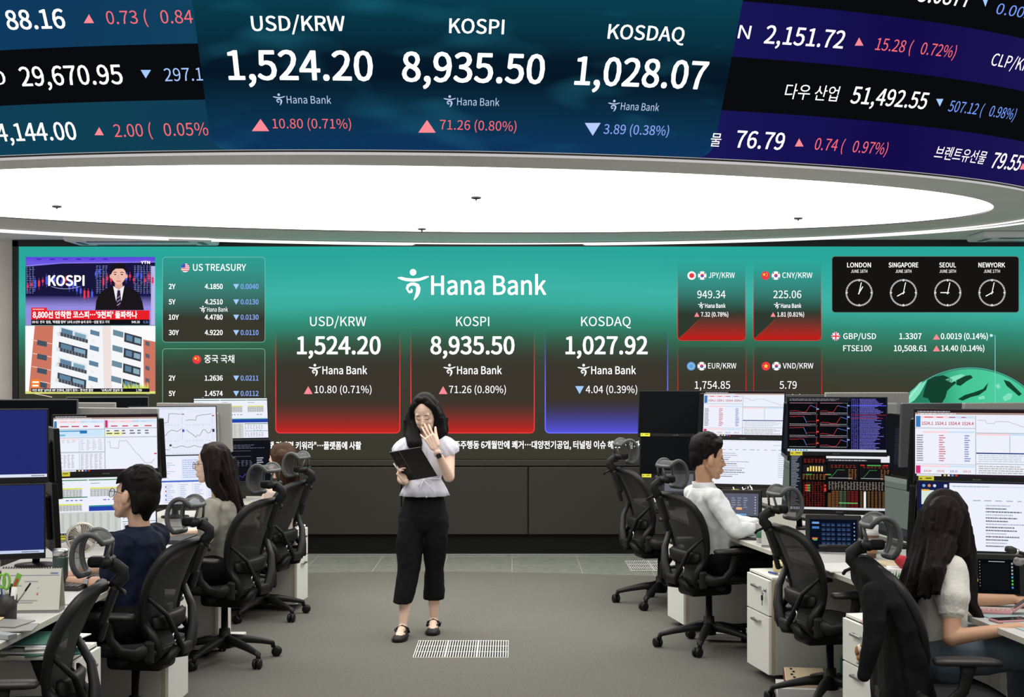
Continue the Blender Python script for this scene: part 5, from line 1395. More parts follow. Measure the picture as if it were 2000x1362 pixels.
# legs under the trousers, ankles and feet
for (kx, ky, kd, ax_, ay, ad, fx, fy) in ((797, 1120, -.06, 787, 1222, -.09, 781, 1240), (848, 1118, .06, 847, 1208, .15, 848, 1226)):
    kn, an = W(kx, ky, kd), W(ax_, ay, ad)
    b.cap(W((808 if kx < 820 else 845), 1015, 0.02), kn, .052, .042); b.cap(kn, an.lerp(kn, .55), .046, .045); b.cap(an.lerp(kn, .55), an, .044, .029, seg=14)
    an.z = .075
    toe = Vector((an.x + (-.02 if kx < 820 else .0), an.y - .155, .032)); heel = Vector((an.x, an.y + .035, .04))
    b.cap(heel, an, .028, .03); b.cap(an + Vector((0, -.01, -.01)), toe, .032, .020, sq=1.0); b.ell((toe + heel) / 2 + Vector((0, -.02, .0)), (.034, .10, .026))
body = b.fused('body', .0034, wr, m_skinA, 6)
hd.features(body, wr, closed=True, mouth=(0, .006))
# hair
h = MB(); h.M = hd.M
h.ell((-.030, 0, .040), (.094, .088, .097), seg=22); h.ell((-.06, 0, -.02), (.072, .080, .10), seg=18)
for q in (-1, 1):
    h.cap((.030, q * .024, .116), (.034, q * .072, .062), .026, .024); h.cap((.034, q * .072, .062), (.014, q * .092, -.02), .024, .022); h.cap((.054, q * .040, .100), (.040, q * .076, .045), .014, .012)
h.M = Matrix.Identity(4)
_rl = random.Random(21)
def lock(P, r):
    strands(h, P[1:], r[1], r[-1], 9, _rl, .0075, .006)
    for i in range(len(P) - 1): h.cap(P[i], P[i + 1], r[i], r[i + 1])
lock([hd.p(-.02, -.045, .07), hd.p(-.01, -.072, -.01), W(806, 838, .0), W(803, 853, -.03), W(806, 866, -.06), W(815, 879, -.085)], (.04, .040, .036, .040, .042, .022))
lock([hd.p(.008, -.076, .03), hd.p(.012, -.090, -.04), W(812, 850, -.06), W(815, 866, -.085), W(818, 876, -.09)], (.022, .026, .030, .036, .018))
lock([hd.p(-.04, -.06, .03), W(799, 822, .03), W(797, 840, .03), W(799, 856, .0), W(797, 866, -.01)], (.05, .040, .036, .032, .012))
lock([hd.p(-.02, .045, .07), hd.p(-.01, .072, -.01), W(858, 832, .0), W(863, 845, .0), W(868, 853, .01)], (.04, .042, .040, .036, .016))
lock([hd.p(-.05, .05, .03), W(860, 820, .04), W(864, 838, .05), W(862, 854, .05), W(852, 868, .05)], (.05, .044, .040, .034, .02))
lock([hd.p(.008, .078, .03), hd.p(.010, .092, -.03), W(853, 838, -.03), W(857, 850, -.01)], (.022, .024, .026, .02))
lock([hd.p(-.06, 0, 0), W(830, 830, .09), W(830, 850, .09), W(832, 870, .09)], (.06, .06, .06, .04))
h.fused('hair', .0055, wr, m_hblack, 4)
# blouse with puffed sleeves, gathered waist and peplum
c = MB(); rings = []
for (px, py, rx, ry, fo) in ((833, 856, .055, .060, 0), (833, 860, .085, .072, .0), (833, 866, .125, .088, .0), (833, 878, .140, .100, .006), (832, 895, .132, .108, .012), (831, 915, .118, .102, .016), (831, 932, .104, .092, .02), (831, 936, .101, .090, .02), (830, 944, .120, .106, .035), (829, 956, .143, .126, .05), (829, 968, .160, .140, .055)):
    rings.append(ring(W(px, py, .02), rx, ry, 72, fo, 10, .7))
bl = MB(); bl.loft(rings, m_blouse, caps=False); top_ = bl.build('blouse', wr)
sol = top_.modifiers.new('thickness', 'SOLIDIFY'); sol.thickness = .004; sol.offset = 0
for (S, E, sg) in ((W(866, 866, .0), W(882, 876, -.01), 1), (W(797, 868, .0), W(787, 880, -.0), -1)):
    sl_ = MB(); ax = Vector((sg * .55, -.05, -.83)).normalized(); X = Vector((0, 1, 0)); Yv = ax.cross(X).normalized(); rr = []
    for (t, q, fo) in ((-.035, .045, 0), (0, .068, .01), (.03, .078, .03), (.06, .080, .05), (.085, .076, .06), (.096, .066, .06), (.103, .064, .07)):
        rr.append(ring(S + ax * t, q, q * .92, 48, fo, 9, sg, (X, Yv)))
    sl_.loft(rr, m_blouse); sl_.build('sleeve', wr)
t = MB()
kx = W(828, 937, -.088)
t.tube([W(831 + 29.5 * math.cos(R(a)), 936.5, .02 - .093 * math.sin(R(a))) for a in range(0, 360, 15)], .005, m_blouse, 6, closed=True)
for P in ([(828, 937), (818, 941), (814, 947), (817, 950), (823, 943), (828, 937)], [(828, 937), (840, 934), (849, 936), (847, 940), (838, 939), (828, 937)], [(828, 937), (822, 948), (818, 966)], [(828, 938), (838, 950), (846, 962)]):
    t.tube([W(x, y, -.090 - .0022 * max(0, y - 937)) for x, y in P], .0032, m_blouse, 6)
t.tube([W(834, 877, -.083), W(834, 890, -.092), W(836, 903, -.094)], .002, m_strap, 5)
t.build('waist_tie', wr)
# cropped flared trousers
c = MB()
c.loft([ring(W(829, 962, .02), .120, .098, 36), ring(W(828, 985, .02), .145, .112, 36), ring(W(827, 1008, .02), .168, .122, 36), ring(W(827, 1030, .02), .172, .115, 36), ring(W(827, 1040, .02), .165, .09, 36)], None)
for Lg in ([(808, 992, .02, .06, .07), (804, 1015, .01, .088, .10), (800, 1060, -.02, .092, .095), (799, 1110, -.05, .076, .085), (794, 1140, -.07, .072, .085), (790, 1160, -.08, .069, .09), (787, 1177, -.085, .067, .092)],
           [(846, 992, .02, .06, .07), (851, 1015, .01, .086, .10), (850, 1060, .02, .086, .095), (848, 1110, .06, .064, .080), (848, 1140, .09, .068, .085), (848, 1158, .11, .073, .09), (848, 1170, .125, .073, .088)]):
    c.loft([ring(W(x, y, d), rx, ry, 32) for x, y, d, rx, ry in Lg], None)
c.fused('trousers', .008, wr, m_trouser, 3, fold=(.004, 14))
bt_ = MB(); bt_.lathe([(.008, 0), (.008, .004), (.001, .005)], m_steel, 12, c=W(833, 971, -.118), rot=Matrix.Rotation(R(90), 3, 'X')); bt_.build('button', wr)
# flat strap shoes
for (ax_, ad, xs_) in ((787, -.09, -.02), (847, .15, .0)):
    an = W(ax_, 1222 if ax_ < 800 else 1208, ad); x, y = an.x, an.y
    s_ = MB(); rings = []
    for (t_, wd, h0, h1) in ((.062, .010, .012, .045), (.055, .028, .008, .058), (.02, .034, .008, .056), (-.03, .036, .008, .040), (-.09, .044, .008, .040), (-.14, .044, .008, .050), (-.185, .034, .008, .042), (-.205, .014, .010, .026)):
        cx = x + xs_ * (-t_) / .2
        rings.append([(cx + wd * math.cos(R(a)), y + t_, h0 if math.sin(R(a)) < -.05 else h0 + (h1 - h0) * max(0, math.sin(R(a))) ** .7) for a in range(0, 360, 20)])
    s_.loft(rings, m_shoe); sh_ = s_.build('shoe', wr)
    so = MB(); so.loft([[(x + xs_ * (-t_) / .2 + wd * 1.08 * c_, y + t_ * 1.03, z) for (t_, wd) in ((.055, .012), (.04, .030), (-.03, .036), (-.10, .046), (-.15, .045), (-.19, .030), (-.205, .010)) for c_ in (1,)] + [(x + xs_ * (-t_) / .2 - wd * 1.08, y + t_ * 1.03, z) for (t_, wd) in reversed(((.055, .012), (.04, .030), (-.03, .036), (-.10, .046), (-.15, .045), (-.19, .030), (-.205, .010)))] for z in (.001, .014)], m_dark, smooth=False); so.build('sole', sh_)
    st_ = MB(); st_.tube([(x - .043, y - .035, .035), (x - .036, y - .042, .066), (x, y - .052, .084), (x + .036, y - .042, .066), (x + .043, y - .035, .035)], .0065, m_shoe, 8, flat=(1.3, .6)); st_.box((x + (.05 if ax_ > 800 else -.05), y - .03, .055), (.008, .05, .012), m_shoe, bev=.003); st_.build('strap', sh_)
    rm_ = MB(); rm_.tube([(x + xs_ * .3 + .036 * math.cos(R(a)), y - .045 + .075 * math.sin(R(a)), .052 + .006 * math.cos(R(2 * a))) for a in range(0, 360, 24)], .0045, m_shoe, 6, closed=True); rm_.build('shoe_rim', sh_)
# watch
wt = MB(); fd = (wri - el).normalized(); pc = el.lerp(wri, .93)
side = Vector((0, -1, 0)); side = (side - fd * side.dot(fd)).normalized(); oth = fd.cross(side)
wt.tube([pc + (side * .021 * math.cos(R(a)) + oth * .026 * math.sin(R(a))) * 1.08 for a in range(0, 360, 20)], .009, m_strap, 8, closed=True, flat=(.25, 1.0, fd[:]))
wo = wt.build('wrist_watch', wr)
wf = MB(); wf.box(pc + side * .027, (.032, .036, .010), m_watch, Matrix((oth, fd, side)).transposed(), bev=.004); wf.build('watch_case', wo)
# folder in her hand, pen
fo = thing('folder', 'open black folder held by the standing woman, spine between two covers', 'folder', (WX, WY, 0))
m_fold = mat('folder_black', (0.005, 0.005, 0.006, 1), .3, spec=.3)
def sheet(q, th, m, name, parent, inset=0.0):
    A = [Vector(p) for p in q]; n = (A[1] - A[0]).cross(A[3] - A[0]).normalized() * th
    x = MB(); x.loft([A, [p + n for p in A]], m, smooth=False); return x.build(name, parent)
Q = lambda x, y, d: W(x, y, d)
TL, ST, TR, BR, SB, BL = Q(761, 883, -.36), Q(779, 880, -.40), Q(820.6, 873, -.38), Q(854, 929, -.235), Q(812.5, 936, -.25), Q(795, 938.5, -.215)
sheet([ST, TR, BR, SB], -.006, m_fold, 'cover', fo); sheet([TL, ST, SB, BL], -.006, m_fold, 'cover', fo)
sp_ = MB(); sp_.tube([ST, SB], .006, mat('folder_spine', (.12, .12, .13, 1), .3), 8); sp_.build('spine', fo)
m_lab = mat('folder_label', (.16, .17, .19, 1), .4)
lb_ = MB()
for (u, v, w_, h_) in ((.35, .42, .26, .10), (.9, .86, .18, .12)):
    a_ = TL.lerp(ST, u - w_ / 2); o_ = BL.lerp(SB, u - w_ / 2); a2 = TL.lerp(ST, min(1, u + w_ / 2)); o2 = BL.lerp(SB, min(1, u + w_ / 2))
    off = Vector((0, -.0015, -.001)) + (a2 - a_).cross(o_ - a_).normalized() * .0015
    lb_.add([a_.lerp(o_, v - h_ / 2) + off, a2.lerp(o2, v - h_ / 2) + off, a2.lerp(o2, v + h_ / 2) + off, a_.lerp(o_, v + h_ / 2) + off], [(0, 1, 2, 3)], m_lab)
lb_.build('label_slot', fo)
rv = MB()
for (u, v) in ((.45, .10), (.92, .90)):
    p_ = ST.lerp(TR, u).lerp(SB.lerp(BR, u), v); rv.ell(p_, (.004, .006, .004), m_steel, seg=8)
rv.build('rivet', fo)
pp = MB(); pp.tube([Q(768.5, 905, -.335), Q(779.5, 921, -.335)], .0045, mat('pen_white', (.75, .75, .76, 1), .3), 8); pp.tube([Q(767.5, 903.5, -.335), Q(768.5, 905, -.335)], .003, m_dark, 8)
pp.build('pen', label='white pen held between the fingers of the standing woman', cat='pen', loc=(WX, WY, 0))

# ---------------------------------------------------------------- seated people
def seated(lb, x, y, head_at, f, up, pelvis, chest, neckb, shN, elN, wrN, shF, elF, wrF, knees, feet, skinm, hairfn, hairm, shirtm, trousm, fem, sleeve, handN, handF, k=1.0, tr=.15, glasses=False, collar=None, fat=1.0, shoe=True, fold=(.007, 13)):
    r = thing('person', lb, 'person', (x, y, 0), 0)
    o = Vector((x, y, 0)); L = lambda p: Vector(p) - o
    H = Head(L(head_at), f, up, k); b = MB(); H.volumes(b, fem); H.neck(b, L(neckb), .046 if fem else .055)
    pe, ch, nb = L(pelvis), L(chest), L(neckb); sN, eN, wN, sF, eF, wF = map(L, (shN, elN, wrN, shF, elF, wrF))
    b.cap(pe, ch, .10, .10); b.cap(sN, sF, .045, .045); b.cap(ch, nb, .08, .05)
    for (s_, e_, w_, hh) in ((sN, eN, wN, handN), (sF, eF, wF, handF)):
        b.cap(s_, e_, .042, .038); b.cap(e_, w_, .039 if not fem else .036, .025 if not fem else .022, seg=14); hand(b, w_, **hh)
    for kn, ft, s_ in zip(knees, feet, (-1, 1)):
        kn, ft = L(kn), L(ft); b.cap(pe, kn, .08, .05); b.cap(kn, ft, .05, .035)
    body = b.fused('body', .0048, r, skinm, 3)
    H.features(body, r, glasses=glasses)
    hm = MB(); hairfn(hm, H, L); hm.fused('hair', .006, r, hairm, 4)
    # upper garment
    d = (sF - sN); wd = d.length; c = MB(); ax = d.normalized(); fw = Vector(f); fw.z = 0; fw = (fw - ax * fw.dot(ax)).normalized(); zz = Vector((0, 0, 1))
    prof = [(0, .165, .125), (.22, .155, .118), (.45, .158, .118), (.68, .172, .122), (.85, .168, .112), (.95, .13, .095), (1.03, .07, .07)]
    rg = []
    top = (sN + sF) / 2 + Vector((0, 0, .045))
    for t, rx, ry in prof:
        p = pe + Vector((0, 0, -.03)); q = p.lerp(ch, t / .62) if t < .62 else ch.lerp(top, (t - .62) / .38)
        rg.append(ring(q, rx * fat * (tr / .15), ry * fat, 40, .012 if t < .9 else 0, 7, t * 5, (ax, fw)))
    c.loft(rg, None)
    c.cap(sN, sF, .066 * fat, .066 * fat)
    for s_, e_, w_ in ((sN, eN, wN), (sF, eF, wF)):
        if sleeve == 'long': c.cap(s_, e_, .070, .056); c.cap(e_, e_.lerp(w_, .93), .056, .040)
        elif sleeve == 'puff': c.cap(s_, s_.lerp(e_, .36), .068, .080); c.cap(s_.lerp(e_, .36), s_.lerp(e_, .58), .079, .056)
        else: c.cap(s_, s_.lerp(e_, .72), .070, .060)
    sh_ = c.fused('shirt', .0085, r, shirtm, 4, fold=fold)
    if collar:
        n_ = MB(); nk = H.p(-.03, 0, -.105)
        n_.loft([ring(nb.lerp(nk, t), rr, rr * .95, 30, 0, 5, 0, (ax, fw)) for t, rr in ((-.15, .084), (.1, .072), (.50, .066))], collar, caps=False); cl = n_.build('collar', r)
        so = cl.modifiers.new('t', 'SOLIDIFY'); so.thickness = .006
    c = MB(); c.cap(pe + ax * -.07, pe + ax * .07, .125, .125)
    for kn, ft, s_ in zip(knees, feet, (-1, 1)):
        kn, ft = L(kn), L(ft); hp_ = pe + ax * (.085 if (kn - pe).dot(ax) > 0 else -.085)
        c.cap(hp_, kn, .098, .070); c.cap(kn, ft.lerp(kn, .12), .070, .058)
    c.fused('trousers', .011, r, trousm, 3, fold=(.006, 12))
    if shoe:
        for ft in feet:
            ft = L(ft); s_ = MB(); dr = fw
            s_.cap(Vector((ft.x, ft.y, .048)) - dr * .05, Vector((ft.x, ft.y, .042)) + dr * .15, .046, .040, m_shoe); s_.build('shoe', r)
    return r, H, L
def wrist_band(r, L, el, wr, t, m_b, m_c, rad=.027):
    e, w_ = L(el), L(wr); d = (w_ - e).normalized(); c = e.lerp(w_, t)
    sd = Vector((0, -1, .3)); sd = (sd - d * sd.dot(d)).normalized(); ot = d.cross(sd)
    b = MB(); b.tube([c + (sd * math.cos(R(a)) + ot * math.sin(R(a))) * rad for a in range(0, 360, 20)], .008, m_b, 8, closed=True, flat=(.25, 1.0, d[:])); o = b.build('wrist_watch', r)
    b = MB(); b.box(c + sd * (rad + .002), (.026, .028, .008), m_c, Matrix((ot, d, sd)).transposed(), bev=.003); b.build('watch_case', o)
HD = dict(palm=(0, 0, -1), curl=(16, 20, 12))
def short_hair(thick=1.0, fringe=True):
    def f(h, H, L):
        h.M = H.M
        h.ell((-.024, 0, .052 if fringe else .058), (.094, .083, .088 * thick if fringe else .082 * thick), seg=22); h.ell((-.064, 0, .0), (.056, .076, .082), seg=18) if fringe else h.ell((-.058, 0, .012), (.054, .070, .066), seg=18)
        for q in (-1, 1):
            h.cap((.01, q * .064, .07), (-.028, q * .066, .012), .022, .018)
            if fringe: h.cap((-.034, q * .064, .012), (-.050, q * .054, -.062), .022, .018)
            h.cap((.028, q * .060, .055), (.028, q * .068, .012), .014, .006)
        h.cap((-.07, 0, -.03), (-.068, 0, -.085), .042, .028) if fringe else h.cap((-.074, 0, -.02), (-.072, 0, -.055), .036, .018)
        rn_ = random.Random(5)
        for k in range(9):
            y = -.056 + .014 * k
            if fringe: h.cap((.040, y, .104 - 5 * y * y), (.070 - 4 * y * y, y * 1.05, .070), .020, .014); h.cap((.070 - 4 * y * y, y * 1.05, .070), (.082 - 5 * y * y + .004 * rn_.random(), y * 1.1, .040 + .014 * rn_.random()), .013, .006)
            else: h.cap((.025, y, .106 - 5 * y * y), (.056, y, .112 + .010 * rn_.random() - 8 * y * y), .022, .012)
        for k in range(46):                                        # tufts lying on the crown
            a = 6.28 * rn_.random(); t = .15 + 1.0 * rn_.random()
            nx, ny, nz = math.sin(t) * math.cos(a), math.sin(t) * math.sin(a), math.cos(t)
            p = Vector((-.024 + .090 * nx, .080 * ny, .052 + .084 * thick * nz)); q = Vector((nx, ny, nz)); tg = Vector((.5 if fringe else .2, .3 * ny, -.4)); tg = (tg - q * tg.dot(q)).normalized()
            h.cap(p, p + tg * .026 + q * .004, .012, .006, seg=6)
        h.M = Matrix.Identity(4)
    return f
def long_hair(paths, front=True):
    rs_ = random.Random(len(paths) + 7)
    def f(h, H, L):
        h.M = H.M
        h.ell((-.026, 0, .043), (.098, .088, .099), seg=22); h.ell((-.058, 0, -.025), (.064, .080, .105), seg=18)
        for q in (-1, 1):
            h.cap((.024, q * .03, .110), (.030, q * .066, .062), .021, .020); h.cap((.030, q * .066, .062), (.010, q * .082, -.005), .018, .018); h.cap((.010, q * .080, -.005), (-.008, q * .078, -.10), .020, .026); h.cap((-.01, q * .072, .03), (-.022, q * .074, -.11), .032, .036)
        h.M = Matrix.Identity(4)
        for P, r0, r1 in paths:
            P = [L(p) for p in P]; n = len(P) - 1
            for i in range(n): h.cap(P[i], P[i + 1], r0 + (r1 - r0) * i / n, r0 + (r1 - r0) * (i + 1) / n)
            strands(h, P, r0, r1, 12, rs_)
    return f
# man in navy polo, left row
r, H, L = seated('man in navy polo and round glasses seated at lower left', -1.82, 6.98, (-1.865, 7.03, 1.152), (-.93, .27, .16), (.14, .06, 1), (-1.84, 6.96, .55), (-1.85, 6.99, .85), (-1.835, 7.02, .975),
    (-1.885, 6.83, .93), at(212, 1142, 6.80), (-2.165, 6.93, .742), (-1.80, 7.20, .93), (-1.99, 7.33, .76), (-2.20, 7.19, .745), [(-2.25, 6.86, .52), (-2.20, 7.19, .52)], [(-2.28, 6.88, .08), (-2.23, 7.21, .08)],
    m_skinB, short_hair(1.06), m_hblack, m_polo, m_trouser, False, 'short', dict(d=(-.93, .32, -.05), thumb=(0, 1, 0), **HD), dict(d=(-.95, -.2, -.05), thumb=(0, -1, 0), **HD), 1.08, glasses=True, collar=m_polo, fat=1.06)
wrist_band(r, L, at(212, 1142, 6.80), (-2.165, 6.93, .742), .42, m_dark, m_steel, .036)
# woman in grey tee, left row
hp_ = [([at(428, 885, 8.72), at(440, 925, 8.72), at(452, 965, 8.74), at(460, 1000, 8.75)], .062, .030), ([at(415, 880, 8.64), at(418, 915, 8.62), at(420, 945, 8.64), at(438, 985, 8.70)], .038, .024), ([at(440, 900, 8.78), at(455, 950, 8.80), at(464, 985, 8.80)], .055, .03)]
r, H, L = seated('woman in a grey tee shirt with long dark hair and glasses seated facing left', -1.80, 8.72, (-1.850, 8.75, 1.195), (-.985, .06, .0), (.02, 0, 1), (-1.80, 8.72, .56), (-1.80, 8.73, .86), (-1.80, 8.75, .995),
    (-1.825, 8.58, .935), at(405, 1052, 8.50), at(372, 1078, 8.58), (-1.77, 8.91, .935), (-1.95, 9.02, .74), (-2.16, 8.92, .75), [(-2.23, 8.62, .53), (-2.2, 8.9, .53)], [(-2.24, 8.62, .08), (-2.22, 8.9, .08)],
    m_skinA, long_hair(hp_), m_hdark, m_tee, m_trouser, True, 'short', dict(d=(-.8, .3, -.4), thumb=(0, 1, 0), k=.92, **HD), dict(d=(-.95, -.2, -.05), thumb=(0, -1, 0), k=.92, **HD), 1.0, glasses=True, tr=.145)
wrist_band(r, L, at(405, 1052, 8.50), at(372, 1078, 8.58), .45, m_dark, m_steel, .033)
# brown haired woman farthest back on the left
hp_ = [([at(562, 890, 10.28), at(570, 930, 10.28), at(576, 965, 10.30)], .060, .035), ([at(550, 890, 10.22), at(552, 920, 10.22), at(562, 962, 10.24)], .045, .028), ([at(545, 880, 10.36), at(546, 910, 10.38)], .05, .03)]
r, H, L = seated('woman with long brown hair and a beige blouse seated farthest back on the left', -1.72, 10.32, (-1.675, 10.32, 1.112), (-.95, .25, -.12), (0, 0, 1), (-1.72, 10.32, .55), (-1.70, 10.31, .82), (-1.665, 10.33, .925),
    (-1.70, 10.15, .885), at(520, 1038, 10.08), (-1.92, 10.22, .745), (-1.66, 10.49, .885), (-1.85, 10.6, .73), (-2.05, 10.5, .745), [(-2.12, 10.22, .53), (-2.1, 10.5, .53)], [(-2.13, 10.22, .08), (-2.1, 10.5, .08)],
    m_skinA, long_hair(hp_), m_hbrown, m_pink, m_trouser, True, 'short', dict(d=(-.9, .3, -.1), thumb=(0, 1, 0), k=.92, **HD), dict(d=(-.95, -.2, -.05), thumb=(0, -1, 0), k=.92, **HD), 1.0, tr=.14)
wrist_band(r, L, at(520, 1038, 10.08), (-1.92, 10.22, .745), .12, m_dark, m_dark, .032)
# man in white shirt, right row
r, H, L = seated('man in a white long sleeved shirt seated facing right at the mail screen', 1.29, 9.10, (1.258, 9.12, 1.210), (.99, .03, -.11), (-.04, 0, 1), (1.32, 9.10, .56), (1.25, 9.10, .86), (1.235, 9.13, 1.02),
    (1.275, 8.945, .965), at(1436, 1036, 8.84), (1.565, 8.96, .772), (1.19, 9.29, .965), (1.38, 9.42, .78), (1.60, 9.30, .772), [(1.72, 9.02, .54), (1.68, 9.32, .54)], [(1.74, 9.0, .08), (1.72, 9.3, .08)],
    m_skinC, short_hair(1.12, False), m_hblack, m_shirt, m_trouser, False, 'long', dict(d=(.95, .22, .1), thumb=(0, 1, 0), **HD), dict(d=(.95, -.2, .0), thumb=(0, -1, 0), **HD), 1.12, collar=m_shirt, fat=1.03)
# woman in white blouse, lower right
hp_ = [([at(1830, 1010, 6.10), at(1812, 1070, 6.06), at(1793, 1130, 6.02), at(1776, 1175, 6.00)], .075, .030), ([at(1845, 1000, 6.02), at(1835, 1060, 5.98), at(1818, 1120, 5.92), at(1806, 1160, 5.90)], .070, .020), ([at(1855, 1010, 6.00), at(1850, 1060, 5.95), at(1832, 1110, 5.88), at(1830, 1150, 5.86)], .05, .012),
       ([at(1872, 1010, 6.14), at(1884, 1070, 6.12), at(1894, 1130, 6.10), at(1900, 1185, 6.06), at(1912, 1206, 6.04)], .045, .010), ([at(1800, 1080, 6.1), at(1775, 1140, 6.1), at(1768, 1190, 6.06)], .05, .016)]
r, H, L = seated('woman in white puff sleeved blouse and jeans, long dark hair, seated at lower right', 1.81, 6.08, (1.866, 6.12, 1.118), (.55, .82, -.05), (0, 0, 1), (1.815, 6.08, .55), (1.825, 6.09, .82), (1.855, 6.11, .965),
    (1.838, 5.945, .93), at(1858, 1246, 5.86), at(1990, 1226, 5.80), (1.85, 6.27, .925), (2.02, 6.36, .74), (2.22, 6.30, .755), [(2.26, 5.98, .60), (2.24, 6.24, .56)], [(2.24, 6.0, .08), (2.24, 6.26, .08)],
    m_skinC, long_hair(hp_), m_hred, m_lace, m_jean, True, 'puff', dict(d=(.96, .2, -.05), thumb=(0, 1, 0), k=.94, **HD), dict(d=(.95, -.2, -.0), thumb=(0, -1, 0), k=.94, **HD), 1.02, tr=.15, fold=(.004, 11))
c = MB(); e_, s_ = L(at(1858, 1246, 5.86)), L((1.838, 5.945, .93)); ct = s_.lerp(e_, .61); d_ = (e_ - s_).normalized(); X_ = Vector((1, 0, 0)); X_ = (X_ - d_ * X_.dot(d_)).normalized(); Y_ = d_.cross(X_)
c.loft([ring(ct + d_ * t, q, q, 32, 0, 5, 0, (X_, Y_)) for t, q in ((-.012, .048), (-.004, .054), (.012, .053), (.020, .048))], m_lace); c.build('sleeve_cuff', r)
# black cardigan over the near right chair
cd = MB(); ch7 = CHAIRS[7]; Mx = Matrix.Translation(ch7.location) @ Matrix.Rotation(ch7.rotation_euler.z, 4, 'Z')
m_knit = cloth('cardigan_black', (0.0055, 0.0055, 0.006, 1), 40, .3)
rg = []
for z, x0, x1, hw in ((1.0, -.37, -.30, .06), (.975, -.385, -.27, .12), (.93, -.37, -.23, .22), (.85, -.335, -.19, .28), (.75, -.30, -.15, .28), (.65, -.285, -.115, .27), (.55, -.285, -.09, .27), (.45, -.28, -.06, .27), (.36, -.265, -.05, .28), (.27, -.25, -.05, .28)):
    rg.append(ring(Mx @ Vector(((x0 + x1) / 2, 0, z)), (x1 - x0) / 2, hw, 40, .03, 7, z * 3, (Mx.to_3x3() @ Vector((1, 0, 0)), Mx.to_3x3() @ Vector((0, 1, 0))), 2.6))
cd.loft(rg, None)
P = [at(1704, 1160, 5.62), at(1708, 1215, 5.58), at(1702, 1270, 5.56), at(1688, 1322, 5.56)]
for i in range(3): cd.cap(P[i], P[i + 1], (.046, .043, .038)[i], (.043, .038, .031)[i])
cd.fused('cardigan', .009, None, m_knit, 4, fold=(.008, 9), label='black knitted cardigan hung over the chair back at the lower right, one sleeve dangling', cat='cardigan')
# ================================================================ things on and under the desks
m_paper = mat('paper_white', (0.72, 0.72, 0.70, 1), .7); m_ivory = mat('calendar_ivory', (0.56, 0.56, 0.49, 1), .7); m_ink = mat('print_grey', (0.30, 0.31, 0.34, 1), .7); m_greyb = mat('calendar_base_grey', (0.28, 0.28, 0.27, 1), .6)
m_green = mat('folder_green', (0.015, 0.11, 0.08, 1), .5); m_key = mat('keyboard_black', (0.02, 0.02, 0.022, 1), .5); m_blue = mat('blue_plastic', (0.02, 0.05, 0.30, 1), .4); m_red = mat('red_paper', (0.55, 0.04, 0.05, 1), .6)
m_pinkp = mat('pink_plastic', (0.55, 0.27, 0.28, 1), .35); m_lime = mat('lime_green', (0.18, 0.45, 0.05, 1), .45); m_beigep = mat('beige_card', (0.62, 0.50, 0.33, 1), .7); m_yel = mat('pale_yellow_card', (0.72, 0.62, 0.33, 1), .6)
DZ = .7205
def put(px, Y): return Vector(((px - CX) / F * Y, Y, DZ))
def calendar(name_lb, px, Y, rz, wd, ht, mark=None, num=None, back=False):
    p = put(px, Y); t = thing('desk_calendar', name_lb, 'calendar', p, rz, 'tent desk calendars')
    dp = .055; base = MB(); base.box((0, 0, .006), (wd, dp * 2, .012), m_greyb, bev=.002); base.build('base', t)
    for s in (-1, 1):
        b = MB(); A = [Vector((-wd / 2, s * dp, .012)), Vector((wd / 2, s * dp, .012)), Vector((wd / 2, s * .006, ht)), Vector((-wd / 2, s * .006, ht))]
        n = Vector((0, s * .003, .001)); b.loft([A, [q + n for q in A]], m_ivory, smooth=False)
        def pt(u, v): return A[0].lerp(A[1], u).lerp(A[3].lerp(A[2], u), v) + n * 1.35
        def mk(u0, v0, u1, v1, m): b.add([pt(u0, v0), pt(u1, v0), pt(u1, v1), pt(u0, v1)], [(0, 1, 2, 3)], m)
        if s < 0:
            if mark:
                mk(.04, .83, .97, .84, mat('print_blue', (.12, .16, .40, 1), .6)); mk(.82, .87, .95, .90, mat('print_blue', (.12, .16, .40, 1), .6))
                for (u, v, w_) in ((.40, .68, .22), (.22, .58, .14), (.42, .52, .02), (.62, .52, .02), (.05, .42, .16), (.62, .40, .02), (.25, .22, .38), (.26, .17, .30)): mk(u, v, u + w_, v + .018, m_ink)
                mk(.615, .36, .635, .40, m_red)
            if num:
                vs, fs = glyphs(num); hs = .10 * wd
                b.add([pt(.12 + x * .12, .80 + y * .16) for x, y in vs], fs, m_dark)
            if not mark and not num: mk(.3, .68, .75, .86, m_dark); mk(.48, .73, .58, .80, m_lime)
        else:
            for u in (.2, .4, .6, .8):
                for v in (.3, .6): mk(u, v, u + .015, v + .015, m_ink)
        b.build('page_block', t)
    r = MB()
    n_ = int(wd / .011)
    for k in range(n_):
        x = -wd / 2 + wd * (k + .5) / n_
        r.tube([(x, .009 * math.cos(R(a)), ht + .001 + .007 * math.sin(R(a))) for a in range(0, 360, 60)], .0016, m_dark, 5, closed=True)
    r.build('spiral', t)
    return t
calendar('large open tent calendar on the lower left desk, behind the pen cup', 63, 6.20, R(4), .255, .185, mark=True)
calendar('tent calendar showing a 6 at the chest of the man in navy', 250, 7.72, R(8), .18, .16, num='6')
calendar('white tent calendar with small dark picture between the two left women', 478, 9.62, R(10), .13, .165)
calendar('tall beige tent calendar seen from behind on the desk of the white shirt man', 1521, 8.50, R(168), .20, .205, back=True)
